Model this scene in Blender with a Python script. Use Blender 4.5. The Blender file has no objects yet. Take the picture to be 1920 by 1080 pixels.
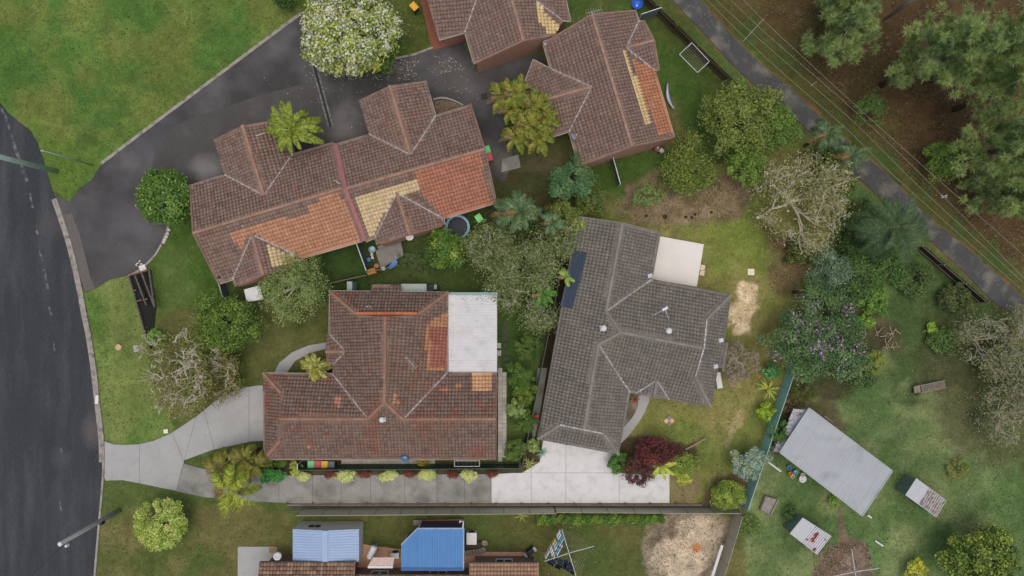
import bpy, math, random
import numpy as np
from mathutils import Vector, Matrix
from mathutils.geometry import tessellate_polygon

# ------------------------------------------------------------------ camera, sky, sun, exposure
SC = bpy.context.scene
COL = SC.collection
H = 64.0            # height of the drone above the ground, metres
S = 20.0            # photo pixels per metre on the ground
cam_d = bpy.data.cameras.new('camera')
cam_d.sensor_fit = 'HORIZONTAL'
cam_d.angle = 2 * math.atan(48.0 / H)
cam_d.clip_start = 0.5
cam_d.clip_end = 3000
cam = bpy.data.objects.new('camera', cam_d)
cam.location = (0, 0, H)
COL.objects.link(cam)
SC.camera = cam

SUN_EL, SUN_AZ = math.radians(84), math.radians(150)    # azimuth clockwise from north (+Y)
world = bpy.data.worlds.new('World')
SC.world = world
world.use_nodes = True
wn = world.node_tree
for n in list(wn.nodes): wn.nodes.remove(n)
sky = wn.nodes.new('ShaderNodeTexSky')
sky.sky_type = 'NISHITA'
sky.sun_disc = False
sky.sun_elevation = SUN_EL
sky.sun_rotation = SUN_AZ
sky.air_density = 1.0
sky.dust_density = 6.0
sky.ozone_density = 0.6
bg = wn.nodes.new('ShaderNodeBackground')
bg.inputs['Strength'].default_value = 0.15
wo = wn.nodes.new('ShaderNodeOutputWorld')
wn.links.new(sky.outputs[0], bg.inputs[0])
wn.links.new(bg.outputs[0], wo.inputs[0])

sun_d = bpy.data.lights.new('sun', 'SUN')
sun_d.energy = 1.0
sun_d.angle = math.radians(75)
sun_d.color = (1.0, 0.985, 0.955)
sun = bpy.data.objects.new('sun', sun_d)
sd = Vector((math.sin(SUN_AZ) * math.cos(SUN_EL), math.cos(SUN_AZ) * math.cos(SUN_EL), math.sin(SUN_EL)))
sun.rotation_euler = sd.to_track_quat('Z', 'Y').to_euler()
sun.location = (0, 0, 80)
COL.objects.link(sun)

SC.view_settings.view_transform = 'Standard'
SC.view_settings.look = 'None'
SC.view_settings.gamma = 1
SC.view_settings.exposure = -0.30
SC.view_settings.use_curve_mapping = False

# ------------------------------------------------------------------ helpers
RNG = np.random.default_rng(7)
random.seed(7)

def lin1(c):
    c = c / 255.0
    return c / 12.92 if c <= 0.04045 else ((c + 0.055) / 1.055) ** 2.4

def C(r, g, b, k=1.0):
    """surface colour from an sRGB reading under this overcast light"""
    return (min(lin1(r) * k, .95), min(lin1(g) * k, .95), min(lin1(b) * k, .95))

def W(px, py, z=0.0):
    f = (H - z) / H / S
    return Vector(((px - 960) * f, (540 - py) * f, z))

def PXY(x, y, z):
    f = H / (H - z) * S
    return x * f + 960, 540 - y * f

def wloc(o):
    v = Vector((0, 0, 0))
    while o is not None:
        v = v + o.location
        o = o.parent
    return v

def tag(o, label=None, cat=None, group=None, kind=None):
    if label: o['label'] = label
    if cat: o['category'] = cat
    if group: o['group'] = group
    if kind: o['kind'] = kind
    return o

def thing(name, label, cat, loc=(0, 0, 0), rz=0.0, group=None):
    o = bpy.data.objects.new(name, None)
    o.empty_display_size = 0.3
    o.location = loc
    o.rotation_euler = (0, 0, rz)
    COL.objects.link(o)
    return tag(o, label, cat, group)

def link_mesh(name, me, mat, parent):
    me.materials.append(mat)
    o = bpy.data.objects.new(name, me)
    COL.objects.link(o)
    if parent is not None: o.parent = parent
    return o

def copy_tree(o, parent=None):
    c = o.copy()
    COL.objects.link(c)
    if parent is not None: c.parent = parent
    for ch in list(o.children): copy_tree(ch, c)
    return c

def np_mesh(name, V, F, mat, parent=None, col=None, smooth=False):
    """V (n,3) world coords, F (m,k) same-sized faces, col (m,3) per-face colour"""
    V = np.asarray(V, dtype=np.float32)
    F = np.asarray(F, dtype=np.int32)
    if parent is not None:
        V = V - np.array(wloc(parent), dtype=np.float32)
    me = bpy.data.meshes.new(name)
    m, k = F.shape
    me.vertices.add(len(V)); me.vertices.foreach_set('co', V.ravel())
    me.loops.add(m * k); me.loops.foreach_set('vertex_index', F.ravel())
    me.polygons.add(m)
    me.polygons.foreach_set('loop_start', np.arange(0, m * k, k, dtype=np.int32))
    me.polygons.foreach_set('loop_total', np.full(m, k, dtype=np.int32))
    if smooth: me.polygons.foreach_set('use_smooth', np.ones(m, dtype=bool))
    me.update(calc_edges=True)
    if col is not None:
        a = me.attributes.new('Col', 'FLOAT_COLOR', 'FACE')
        cc = np.ones((m, 4), dtype=np.float32); cc[:, :3] = col
        a.data.foreach_set('color', cc.ravel())
    return link_mesh(name, me, mat, parent)

class MB:
    """collects shapes in world coordinates, built as one mesh"""
    def __init__(self): self.v, self.f, self.c = [], [], []
    def add(self, vs, fs, col=None):
        b = len(self.v)
        self.v += [tuple(v) for v in vs]
        self.f += [tuple(i + b for i in f) for f in fs]
        self.c += [col] * len(fs)
        return self
    def box(self, c, s, rz=0.0, col=None, tilt=None):
        x, y, z = s[0] / 2, s[1] / 2, s[2] / 2
        R = Matrix.Rotation(rz, 3, 'Z')
        if tilt is not None: R = R @ tilt
        c = Vector(c)
        vs = [c + R @ Vector((i * x, j * y, k * z)) for k in (-1, 1) for j in (-1, 1) for i in (-1, 1)]
        return self.add(vs, [(0, 2, 3, 1), (4, 5, 7, 6), (0, 1, 5, 4), (2, 6, 7, 3), (0, 4, 6, 2), (1, 3, 7, 5)], col)
    def beam(self, a, b, w, h, col=None):
        """box from a to b, width w (sideways), height h"""
        a, b = Vector(a), Vector(b)
        d = (b - a).normalized()
        up = Vector((0, 0, 1)) if abs(d.z) < .95 else Vector((1, 0, 0))
        sx = d.cross(up).normalized() * (w / 2)
        sz = sx.cross(d).normalized() * (h / 2)
        vs = [p + i * sx + k * sz for p in (a, b) for k in (-1, 1) for i in (-1, 1)]
        return self.add(vs, [(0, 1, 3, 2), (4, 6, 7, 5), (0, 4, 5, 1), (2, 3, 7, 6), (0, 2, 6, 4), (1, 5, 7, 3)], col)
    def prism(self, pts, z0, z1, col=None):
        n = len(pts)
        area = sum(pts[i][0] * pts[(i + 1) % n][1] - pts[(i + 1) % n][0] * pts[i][1] for i in range(n))
        if area < 0: pts = pts[::-1]
        vs = [(p[0], p[1], z0) for p in pts] + [(p[0], p[1], z1) for p in pts]
        fs = [tuple(range(n - 1, -1, -1)), tuple(range(n, 2 * n))]
        fs += [(i, (i + 1) % n, n + (i + 1) % n, n + i) for i in range(n)]
        return self.add(vs, fs, col)
    def tube(self, pts, rad, n=6, col=None, cap=True):
        pts = [Vector(p) for p in pts]
        if not hasattr(rad, '__len__'): rad = [rad] * len(pts)
        vs, fs = [], []
        ref = Vector((0.13, 0.31, 0.94))
        for i, p in enumerate(pts):
            d = (pts[min(i + 1, len(pts) - 1)] - pts[max(i - 1, 0)])
            if d.length < 1e-6: d = Vector((0, 0, 1))
            d.normalize()
            r0 = ref if abs(d.dot(ref)) < .97 else Vector((1, 0, 0))
            a = d.cross(r0).normalized(); b = d.cross(a)
            for k in range(n):
                t = 2 * math.pi * k / n
                vs.append(p + (a * math.cos(t) + b * math.sin(t)) * rad[i])
        for i in range(len(pts) - 1):
            for k in range(n):
                k2 = (k + 1) % n
                fs.append((i * n + k, i * n + k2, (i + 1) * n + k2, (i + 1) * n + k))
        if cap:
            fs.append(tuple(range(n - 1, -1, -1)))
            fs.append(tuple((len(pts) - 1) * n + k for k in range(n)))
        return self.add(vs, fs, col)
    def lathe(self, c, prof, n=20, col=None, axis=None):
        """prof list of (radius, height) about the z axis at c"""
        c = Vector(c)
        R = Matrix.Identity(3) if axis is None else Vector((0, 0, 1)).rotation_difference(Vector(axis)).to_matrix()
        vs, fs = [], []
        for r, z in prof:
            for k in range(n):
                t = 2 * math.pi * k / n
                vs.append(c + R @ Vector((r * math.cos(t), r * math.sin(t), z)))
        for i in range(len(prof) - 1):
            for k in range(n):
                k2 = (k + 1) % n
                fs.append((i * n + k, i * n + k2, (i + 1) * n + k2, (i + 1) * n + k))
        fs.append(tuple(range(n - 1, -1, -1)))
        fs.append(tuple((len(prof) - 1) * n + k for k in range(n)))
        return self.add(vs, fs, col)
    def build(self, name, mat, parent=None, smooth=False, bevel=0.0):
        off = wloc(parent) if parent is not None else Vector((0, 0, 0))
        me = bpy.data.meshes.new(name)
        me.from_pydata([Vector(v) - off for v in self.v], [], self.f)
        if smooth: me.polygons.foreach_set('use_smooth', [True] * len(me.polygons))
        if any(c is not None for c in self.c):
            a = me.attributes.new('Col', 'FLOAT_COLOR', 'FACE')
            cc = np.ones((len(self.f), 4), dtype=np.float32)
            for i, c in enumerate(self.c):
                cc[i, :3] = c if c is not None else (.5, .5, .5)
            a.data.foreach_set('color', cc.ravel())
        o = link_mesh(name, me, mat, parent)
        if bevel > 0:
            b = o.modifiers.new('bevel', 'BEVEL'); b.width = bevel; b.segments = 2; b.limit_method = 'ANGLE'
        return o

# ------------------------------------------------------------------ materials
MATS = {}
def mat(name, color=None, rough=.85, var=.18, scale=3.0, fine=25.0, finevar=.15, bump=.0, bscale=30.0,
        spec=.3, attr=False, metallic=0.0, stain=None, stretch=None, spots=()):
    """procedural surface: colour (or the Col attribute) varied by two scales of noise, optional second stain colour"""
    if name in MATS: return MATS[name]
    m = bpy.data.materials.new(name); m.use_nodes = True
    nt = m.node_tree; L = nt.links
    b = nt.nodes['Principled BSDF']
    b.inputs['Roughness'].default_value = rough
    b.inputs['Specular IOR Level'].default_value = spec
    b.inputs['Metallic'].default_value = metallic
    geo = nt.nodes.new('ShaderNodeNewGeometry')
    mp = nt.nodes.new('ShaderNodeMapping'); L.new(geo.outputs['Position'], mp.inputs['Vector'])
    if stretch: mp.inputs['Scale'].default_value = stretch
    def noise(sc, det=4):
        n = nt.nodes.new('ShaderNodeTexNoise'); n.inputs['Scale'].default_value = sc
        n.inputs['Detail'].default_value = det
        L.new(mp.outputs['Vector'], n.inputs['Vector'])
        return n.outputs['Fac']
    def rng(fac, lo, hi, a=.25, c=.75):
        r = nt.nodes.new('ShaderNodeMapRange')
        r.inputs['From Min'].default_value = a; r.inputs['From Max'].default_value = c
        r.inputs['To Min'].default_value = lo; r.inputs['To Max'].default_value = hi
        L.new(fac, r.inputs['Value']); return r.outputs['Result']
    if attr:
        src = nt.nodes.new('ShaderNodeAttribute'); src.attribute_name = 'Col'
        cur = src.outputs['Color']
    else:
        src = nt.nodes.new('ShaderNodeRGB'); src.outputs[0].default_value = (*color, 1)
        cur = src.outputs[0]
    if stain is not None:                                       # (colour, scale, lo, hi)
        mx = nt.nodes.new('ShaderNodeMix'); mx.data_type = 'RGBA'
        L.new(rng(noise(stain[1], 6), 0, 1, stain[2], stain[3]), mx.inputs['Factor'])
        L.new(cur, mx.inputs['A']); mx.inputs['B'].default_value = (*stain[0], 1)
        cur = mx.outputs['Result']
    for (sx, sy, sr, scol, sk) in spots:                        # worn or dirty patches at fixed places on the surface (photo pixels, metres)
        wp = W(sx, sy)
        dn = nt.nodes.new('ShaderNodeVectorMath'); dn.operation = 'DISTANCE'
        L.new(geo.outputs['Position'], dn.inputs[0]); dn.inputs[1].default_value = (wp.x, wp.y, 0)
        nz = nt.nodes.new('ShaderNodeMath'); nz.operation = 'MULTIPLY_ADD'
        L.new(noise(.5, 5), nz.inputs[0]); nz.inputs[1].default_value = sr * 1.6; L.new(dn.outputs['Value'], nz.inputs[2])
        mx = nt.nodes.new('ShaderNodeMix'); mx.data_type = 'RGBA'
        L.new(rng(nz.outputs[0], sk, 0, sr * .9, sr * 1.9), mx.inputs['Factor'])
        L.new(cur, mx.inputs['A']); mx.inputs['B'].default_value = (*scol, 1)
        cur = mx.outputs['Result']
    mul = nt.nodes.new('ShaderNodeMath'); mul.operation = 'MULTIPLY'
    L.new(rng(noise(scale), 1 - var, 1 + var), mul.inputs[0])
    L.new(rng(noise(fine, 3), 1 - finevar, 1 + finevar), mul.inputs[1])
    vm = nt.nodes.new('ShaderNodeVectorMath'); vm.operation = 'SCALE'
    L.new(cur, vm.inputs[0]); L.new(mul.outputs[0], vm.inputs['Scale'])
    L.new(vm.outputs[0], b.inputs['Base Color'])
    if bump > 0:
        bp = nt.nodes.new('ShaderNodeBump'); bp.inputs['Strength'].default_value = bump
        bp.inputs['Distance'].default_value = .05
        L.new(noise(bscale, 5), bp.inputs['Height']); L.new(bp.outputs[0], b.inputs['Normal'])
    MATS[name] = m
    return m

def leaf_mat(name, rough=.55, trans=.25):
    if name in MATS: return MATS[name]
    m = bpy.data.materials.new(name); m.use_nodes = True
    nt = m.node_tree; L = nt.links
    b = nt.nodes['Principled BSDF']; b.inputs['Roughness'].default_value = rough
    b.inputs['Specular IOR Level'].default_value = .35
    a = nt.nodes.new('ShaderNodeAttribute'); a.attribute_name = 'Col'
    L.new(a.outputs['Color'], b.inputs['Base Color'])
    t = nt.nodes.new('ShaderNodeBsdfTranslucent'); L.new(a.outputs['Color'], t.inputs['Color'])
    mx = nt.nodes.new('ShaderNodeMixShader'); mx.inputs[0].default_value = trans
    out = nt.nodes['Material Output']
    L.new(b.outputs[0], mx.inputs[1]); L.new(t.outputs[0], mx.inputs[2]); L.new(mx.outputs[0], out.inputs['Surface'])
    MATS[name] = m
    return m

def brick_mat(name, c1, c2, mortar):
    m = bpy.data.materials.new(name); m.use_nodes = True
    nt = m.node_tree; L = nt.links
    b = nt.nodes['Principled BSDF']; b.inputs['Roughness'].default_value = .9
    geo = nt.nodes.new('ShaderNodeNewGeometry')
    sep = nt.nodes.new('ShaderNodeSeparateXYZ'); L.new(geo.outputs['Position'], sep.inputs[0])
    ad = nt.nodes.new('ShaderNodeMath'); ad.operation = 'ADD'
    L.new(sep.outputs['X'], ad.inputs[0]); L.new(sep.outputs['Y'], ad.inputs[1])
    cmb = nt.nodes.new('ShaderNodeCombineXYZ'); L.new(ad.outputs[0], cmb.inputs['X']); L.new(sep.outputs['Z'], cmb.inputs['Y'])
    t = nt.nodes.new('ShaderNodeTexBrick'); L.new(cmb.outputs[0], t.inputs['Vector'])
    t.inputs['Color1'].default_value = (*c1, 1); t.inputs['Color2'].default_value = (*c2, 1); t.inputs['Mortar'].default_value = (*mortar, 1)
    t.inputs['Scale'].default_value = 1; t.inputs['Brick Width'].default_value = .24; t.inputs['Row Height'].default_value = .086
    t.inputs['Mortar Size'].default_value = .008
    L.new(t.outputs['Color'], b.inputs['Base Color'])
    MATS[name] = m
    return m

ATT = mat('painted_pieces', attr=True, rough=.6, var=.05, finevar=.06)
TILE = mat('roof_tile', attr=True, rough=.85, var=.10, scale=1.3, fine=14, finevar=.16, spec=.2)
GREY_TILE = mat('grey_roof_tile', attr=True, rough=.85, var=.14, scale=1.0, fine=12, finevar=.2, spec=.2,
                stain=(C(120, 116, 104), 3.0, .60, .78))
LEAF = leaf_mat('leaf')
GLOSSY = leaf_mat('glossy_leaf', .38, .15)
NEEDLE = leaf_mat('needle', .7, .45)
BARK = mat('bark', C(104, 98, 88), var=.3, scale=4, fine=30, finevar=.3, bump=.5)
BARK_PALE = mat('pale_bark', C(198, 190, 178), var=.25, scale=4, fine=30, finevar=.25)
BARK_DARK = mat('dark_bark', C(82, 70, 58), var=.3, scale=4, fine=30, finevar=.3)
CONC = mat('concrete', C(162, 163, 161), rough=.9, var=.08, scale=.7, fine=9, finevar=.07, stain=(C(148, 148, 145), 1.4, .5, .8))
CONC_NEW = mat('new_concrete', C(204, 205, 203), rough=.9, var=.06, scale=.8, fine=9, finevar=.06, stain=(C(182, 182, 178), 1.2, .5, .8))
CONC_OLD = mat('old_concrete', C(142, 142, 136), rough=.92, var=.14, scale=.6, fine=7, finevar=.12, stain=(C(112, 113, 106), .55, .45, .65))
CONC_PALE = mat('pale_slab', C(218, 215, 207), rough=.85, var=.05, scale=.5, fine=6, finevar=.03)
ASPH = mat('asphalt', C(55, 58, 61), rough=.9, var=.12, scale=.5, fine=14, finevar=.22, bump=.3, bscale=60, stain=(C(74, 76, 79), .7, .45, .75), stretch=(1.0, .16, 1),
           spots=[(172, 810, 1.6, C(96, 90, 88), .7), (118, 860, 1.2, C(84, 86, 94), .5), (100, 420, 1.6, C(86, 82, 80), .5)])
ASPH2 = mat('driveway_asphalt', C(66, 66, 66), rough=.9, var=.16, scale=.3, fine=14, finevar=.18, bump=.3, bscale=60, stain=(C(90, 89, 89), .3, .42, .72),
            spots=[(235, 420, 4.2, C(88, 87, 90), .8), (215, 490, 3, C(86, 83, 82), .7), (300, 250, 3, C(84, 85, 90), .6), (640, 240, 2.2, C(112, 110, 108), .7), (385, 320, 2.4, C(112, 111, 111), .7), (880, 150, 3, C(88, 87, 84), .6), (850, 130, 2, C(92, 90, 87), .6), (940, 300, 2, C(104, 100, 92), .6)])
ASPH3 = mat('worn_asphalt', C(76, 75, 73), rough=.92, var=.14, scale=.35, fine=14, finevar=.18, stain=(C(90, 88, 86), .4, .5, .75), spots=[(390, 315, 1.8, C(128, 127, 127), .7), (640, 245, 1.6, C(116, 114, 112), .6)])
KERB = mat('kerb_concrete', C(150, 145, 136), rough=.9, var=.15, scale=1.2, fine=12, finevar=.12, stain=(C(110, 106, 98), 2.0, .5, .7))
PAINT = mat('worn_road_paint', C(112, 114, 116), var=.2, scale=2.0, fine=9, finevar=.3, stain=(C(64, 67, 71), 2.2, .36, .58))
METAL_WHITE = mat('white_metal', C(205, 206, 206), rough=.5, var=.05, finevar=.03)
METAL_GREY = mat('grey_metal', C(150, 154, 158), rough=.45, var=.08, finevar=.05)
METAL_PALE = mat('pale_metal_roof', C(198, 198, 197), rough=.55, var=.05, scale=.8, finevar=.04, stain=(C(184, 183, 180), 1.1, .5, .75))
METAL_SHED = mat('shed_metal', C(160, 166, 169), rough=.5, var=.07, scale=.5, finevar=.04, stain=(C(140, 147, 150), .45, .55, .7))
METAL_GREENISH = mat('pale_green_metal', C(152, 164, 156), rough=.5, var=.06, finevar=.05)
FENCE_BEIGE = mat('beige_fence_metal', C(186, 181, 160), rough=.55, var=.06, finevar=.04)
FENCE_GREEN = mat('green_fence_metal', C(60, 84, 74), rough=.5, var=.08, finevar=.05)
FENCE_TEAL = mat('teal_fence_metal', C(150, 200, 196), rough=.5, var=.08, finevar=.05)
FENCE_SLATE = mat('slate_fence_metal', C(96, 104, 118), rough=.5, var=.06, finevar=.05)
FENCE_GREY = mat('grey_fence_metal', C(112, 122, 126), rough=.5, var=.06, finevar=.05)
BLUE_LIGHT = mat('light_blue_metal', C(148, 170, 198), rough=.45, var=.05, scale=1, finevar=.03)
BLUE = mat('blue_metal', C(74, 128, 180), rough=.45, var=.06, scale=1, finevar=.03)
TIMBER_DARK = mat('dark_timber', C(58, 46, 38), var=.25, scale=2, fine=12, finevar=.25)
TIMBER = mat('weathered_timber', C(128, 118, 104), var=.22, scale=2, fine=14, finevar=.22)
TIMBER_RED = mat('red_brown_timber', C(112, 84, 68), var=.25, scale=2, fine=14, finevar=.25)
DECK = mat('weathered_deck', C(132, 130, 122), var=.18, scale=2, fine=14, finevar=.2)
GUTTER = mat('cream_gutter', C(176, 172, 162), rough=.5, var=.05, finevar=.04)
GUTTER_DARK = mat('dark_gutter', C(92, 90, 84), rough=.5, var=.05, finevar=.04)
GUTTER_GREEN = mat('green_gutter', C(128, 152, 148), rough=.5, var=.05, finevar=.04)
UNDER = mat('roof_underside', C(70, 60, 52), var=.1)
VALLEY = mat('valley_flashing', C(170, 172, 174), rough=.5, var=.25, scale=5, fine=14, finevar=.3)
BRICK_PINK = brick_mat('pink_brick', C(176, 128, 104), C(160, 112, 90), C(186, 160, 140))
BRICK_BROWN = brick_mat('brown_brick', C(124, 92, 76), C(108, 80, 66), C(140, 126, 112))
BRICK_CREAM = brick_mat('cream_brick', C(178, 166, 148), C(160, 150, 134), C(178, 172, 160))
PAVE_RED = mat('red_paving', C(134, 84, 66), var=.12, scale=2, fine=16, finevar=.25)
PAVE_TAN = mat('tan_paving', C(192, 152, 122), var=.14, scale=2, fine=16, finevar=.25)
PAVE_GREY = mat('grey_paver', C(178, 176, 168), var=.1, scale=2, fine=16, finevar=.1)
PLASTIC_BLACK = mat('black_plastic', C(38, 38, 40), rough=.5, var=.1)
WIRE = mat('wire', C(150, 148, 142), rough=.5, var=.05)
SOIL = mat('soil', C(70, 56, 46), var=.25, scale=2, fine=16, finevar=.3, bump=.4)
def paint(name, r, g, b, rough=.45):
    return mat(name, C(r, g, b), rough=rough, var=.05, finevar=.04)

# ------------------------------------------------------------------ numpy noise and polygon tools
def vnoise(x, y, seed):
    r = np.random.default_rng(seed)
    T = r.random((257, 257))
    xi = np.floor(x).astype(int); yi = np.floor(y).astype(int)
    fx = x - xi; fy = y - yi
    fx = fx * fx * (3 - 2 * fx); fy = fy * fy * (3 - 2 * fy)
    a = T[xi % 256, yi % 256]; b = T[(xi + 1) % 256, yi % 256]
    c = T[xi % 256, (yi + 1) % 256]; d = T[(xi + 1) % 256, (yi + 1) % 256]
    return (a * (1 - fx) + b * fx) * (1 - fy) + (c * (1 - fx) + d * fx) * fy
def fbm(x, y, seed, o=4):
    s, a, t = 0, 1, 0
    for i in range(o):
        s = s + a * vnoise(x * 2 ** i + 17 * i, y * 2 ** i + 31 * i, seed + i); t += a; a *= .5
    return s / t
def inside(poly, x, y):
    r = np.zeros(np.shape(x), dtype=bool)
    n = len(poly)
    for i in range(n):
        x1, y1 = poly[i]; x2, y2 = poly[(i + 1) % n]
        if y1 == y2: continue
        c = ((y1 > y) != (y2 > y)) & (x < (x2 - x1) * (y - y1) / (y2 - y1) + x1)
        r ^= c
    return r
def sdist(poly, x, y):
    """signed distance, negative inside"""
    d = np.full(np.shape(x), 1e9)
    n = len(poly)
    for i in range(n):
        x1, y1 = poly[i]; x2, y2 = poly[(i + 1) % n]
        dx, dy = x2 - x1, y2 - y1
        t = np.clip(((x - x1) * dx + (y - y1) * dy) / (dx * dx + dy * dy + 1e-9), 0, 1)
        d = np.minimum(d, np.hypot(x - x1 - t * dx, y - y1 - t * dy))
    return np.where(inside(poly, x, y), -d, d)
def smooth_line(pts, n=6, closed=False):
    out = []
    m = len(pts)
    rng = range(m if closed else m - 1)
    for i in rng:
        p0 = pts[(i - 1) % m] if closed or i > 0 else pts[0]
        p1 = pts[i]; p2 = pts[(i + 1) % m]
        p3 = pts[(i + 2) % m] if closed or i + 2 < m else pts[-1]
        for k in range(n):
            t = k / n
            out.append(tuple(.5 * (2 * p1[j] + (p2[j] - p0[j]) * t + (2 * p0[j] - 5 * p1[j] + 4 * p2[j] - p3[j]) * t * t +
                                   (3 * p1[j] - p0[j] - 3 * p2[j] + p3[j]) * t ** 3) for j in range(len(p1))))
    if not closed: out.append(tuple(pts[-1]))
    return out
def clip_half(poly, a, b, c):
    """keep a*x+b*y<=c"""
    out = []
    n = len(poly)
    for i in range(n):
        p, q = poly[i], poly[(i + 1) % n]
        dp = a * p[0] + b * p[1] - c; dq = a * q[0] + b * q[1] - c
        if dp <= 0: out.append(p)
        if (dp < 0 < dq) or (dq < 0 < dp):
            t = dp / (dp - dq)
            out.append((p[0] + (q[0] - p[0]) * t, p[1] + (q[1] - p[1]) * t))
    return out
def clip_tri(poly, tri):
    a, b, c = tri
    if (b[0] - a[0]) * (c[1] - a[1]) - (b[1] - a[1]) * (c[0] - a[0]) < 0: b, c = c, b
    for p, q in ((a, b), (b, c), (c, a)):
        nx, ny = q[1] - p[1], -(q[0] - p[0])
        poly = clip_half(poly, nx, ny, nx * p[0] + ny * p[1])
        if len(poly) < 3: return []
    return poly
def inset(pts, d):
    """mitred inset of a world polygon (list of xy), d metres inward"""
    n = len(pts)
    area = sum(pts[i][0] * pts[(i + 1) % n][1] - pts[(i + 1) % n][0] * pts[i][1] for i in range(n))
    s = 1 if area > 0 else -1
    out = []
    for i in range(n):
        p0, p1, p2 = Vector(pts[i - 1][:2]), Vector(pts[i][:2]), Vector(pts[(i + 1) % n][:2])
        d1 = (p1 - p0).normalized(); d2 = (p2 - p1).normalized()
        n1 = Vector((-d1.y, d1.x)) * s; n2 = Vector((-d2.y, d2.x)) * s
        bis = n1 + n2
        k = d / max(.3, (1 + n1.dot(n2)))
        out.append(tuple(p1 + bis * k))
    return out

HARD = []      # ground polygons (photo pixels) where no grass grows

def sheet(name, pts_px, z, material, smooth=False, depth=.15, parent=None, kind='structure'):
    if smooth: pts_px = smooth_line(pts_px, 5, True)
    HARD.append(pts_px)
    m = MB().prism([W(x, y)[:2] for x, y in pts_px], z - depth, z)
    o = m.build(name, material, parent)
    if kind and parent is None: o['kind'] = kind
    return o

def slabs(name, pts_px, z, material, cuts, gap=.5, piece='slab'):
    """a paved area of separate slabs: cuts = list of (nx, ny, c) lines in pixels"""
    root = bpy.data.objects.new(name, None); COL.objects.link(root); root['kind'] = 'structure'
    HARD.append(pts_px)
    pieces = [pts_px]
    for (a, b, c) in cuts:
        l = math.hypot(a, b); a, b, c = a / l, b / l, c / l
        nxt = []
        for p in pieces:
            for q in (clip_half(p, a, b, c - gap / 2), clip_half(p, -a, -b, -c - gap / 2)):
                if len(q) >= 3: nxt.append(q)
        pieces = nxt
    for i, p in enumerate(pieces):
        zz = z + random.uniform(-.003, .003)
        MB().prism([W(x, y)[:2] for x, y in p], z - .12, zz).build(piece, material[i % len(material)] if isinstance(material, list) else material, root)
    MB().prism([W(x, y)[:2] for x, y in pts_px], z - .2, z - .03).build('joint_bed', SOIL, root)
    return root
def vx(x): return (1, 0, x)
def ln(p, q):
    nx, ny = q[1] - p[1], -(q[0] - p[0])
    return (nx, ny, nx * p[0] + ny * p[1])

# ------------------------------------------------------------------ the setting: hard ground
def strip_px(line, a, b):
    """polygon between offsets a and b (pixels, to the right of travel) of a polyline"""
    L, R = [], []
    n = len(line)
    for i, p in enumerate(line):
        q0 = line[max(i - 1, 0)]; q1 = line[min(i + 1, n - 1)]
        dx, dy = q1[0] - q0[0], q1[1] - q0[1]
        l = math.hypot(dx, dy); nx, ny = -dy / l, dx / l
        L.append((p[0] + nx * a, p[1] + ny * a)); R.append((p[0] + nx * b, p[1] + ny * b))
    return L + R[::-1]

ROAD_EDGE = [(-120, 120), (0, 193), (13, 210), (33, 227), (57, 245), (70, 270), (80, 297), (88, 327), (97, 353), (104, 372), (115, 403), (133, 460),
             (150, 533), (160, 587), (170, 637), (179, 700), (184, 745), (189, 790), (193, 830), (193, 887), (188, 953), (182, 1020), (177, 1080), (168, 1180)]
sheet('road', [(-500, 60)] + ROAD_EDGE + [(-500, 1180)], .012, ASPH)
KERB_LINE = smooth_line(ROAD_EDGE[9:], 3)
def kerb(name, line, a, b, z1=.11):
    return tag(MB().prism([W(x, y)[:2] for x, y in strip_px(line, a, b)], -.15, z1).build(name, KERB, bevel=.02), kind='structure')
kerb('kerb', KERB_LINE, -3, 1, .10)
tag(MB().prism([W(x, y)[:2] for x, y in strip_px(KERB_LINE[:30], 1.2, 8)], -.15, .018).build('gutter', KERB), kind='structure')
HARD.append(strip_px(KERB_LINE, -5, 9))
# worn centre line of the road, one painted dash each
dash_root = bpy.data.objects.new('road_marking', None); COL.objects.link(dash_root); dash_root['kind'] = 'structure'
for a, b, w in [((3, 203), (14, 228), 5), ((15, 232), (24, 262), 5), ((25, 266), (38, 303), 6), ((39, 306), (51, 341), 6), ((56, 362), (62, 390), 4), ((66, 424), (71, 440), 4),
                ((74, 470), (82, 492), 4), ((83, 505), (90, 542), 4), ((92, 575), (97, 592), 4), ((100, 640), (103, 660), 3), ((113, 838), (116, 848), 3), ((112, 940), (115, 958), 3)]:
    MB().prism([W(x, y)[:2] for x, y in strip_px([a, b], -w / 2, w / 2)], .0125, .017).build('dash', PAINT, dash_root)

DRIVE = [(104, 362), (128, 380), (150, 352), (172, 338), (180, 322), (195, 305), (563, 29), (575, 60), (600, 108), (650, 128), (720, 124), (747, 110), (812, 92), (862, 70), (893, 128),
         (1013, 100), (1040, 150), (1000, 175), (955, 155), (930, 200), (955, 250), (962, 300), (945, 345), (880, 300), (780, 260), (690, 300), (550, 330), (400, 380),
         (345, 385), (318, 425), (306, 458), (285, 487), (262, 505), (240, 517), (206, 524), (180, 540), (160, 548), (148, 520), (133, 455), (116, 402)]
sheet('shared_driveway', DRIVE, .016, ASPH2)
sheet('worn_driveway_surface', smooth_line([(285, 320), (300, 262), (345, 228), (440, 195), (540, 165), (600, 160), (622, 236), (660, 262), (690, 300), (550, 330), (400, 380), (345, 385), (330, 390), (290, 370)], 4, True), .021, ASPH3, depth=.003)
sheet('driveway_apron', [(118, 405), (134, 400), (150, 440), (170, 520), (178, 540), (160, 547), (149, 515), (134, 455)], .02, mat('gravelly_asphalt', C(98, 94, 90), var=.15, scale=1, fine=14, finevar=.3), depth=.003)
LAWN_EDGE = [(192, 308), (300, 226), (420, 136), (500, 76), (566, 27)]
kerb('lawn_kerb', LAWN_EDGE, -5, 1, .09)
EDGE2 = smooth_line([(240, 517), (258, 508), (275, 494), (290, 478), (302, 458), (310, 440), (315, 424)], 4)
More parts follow.
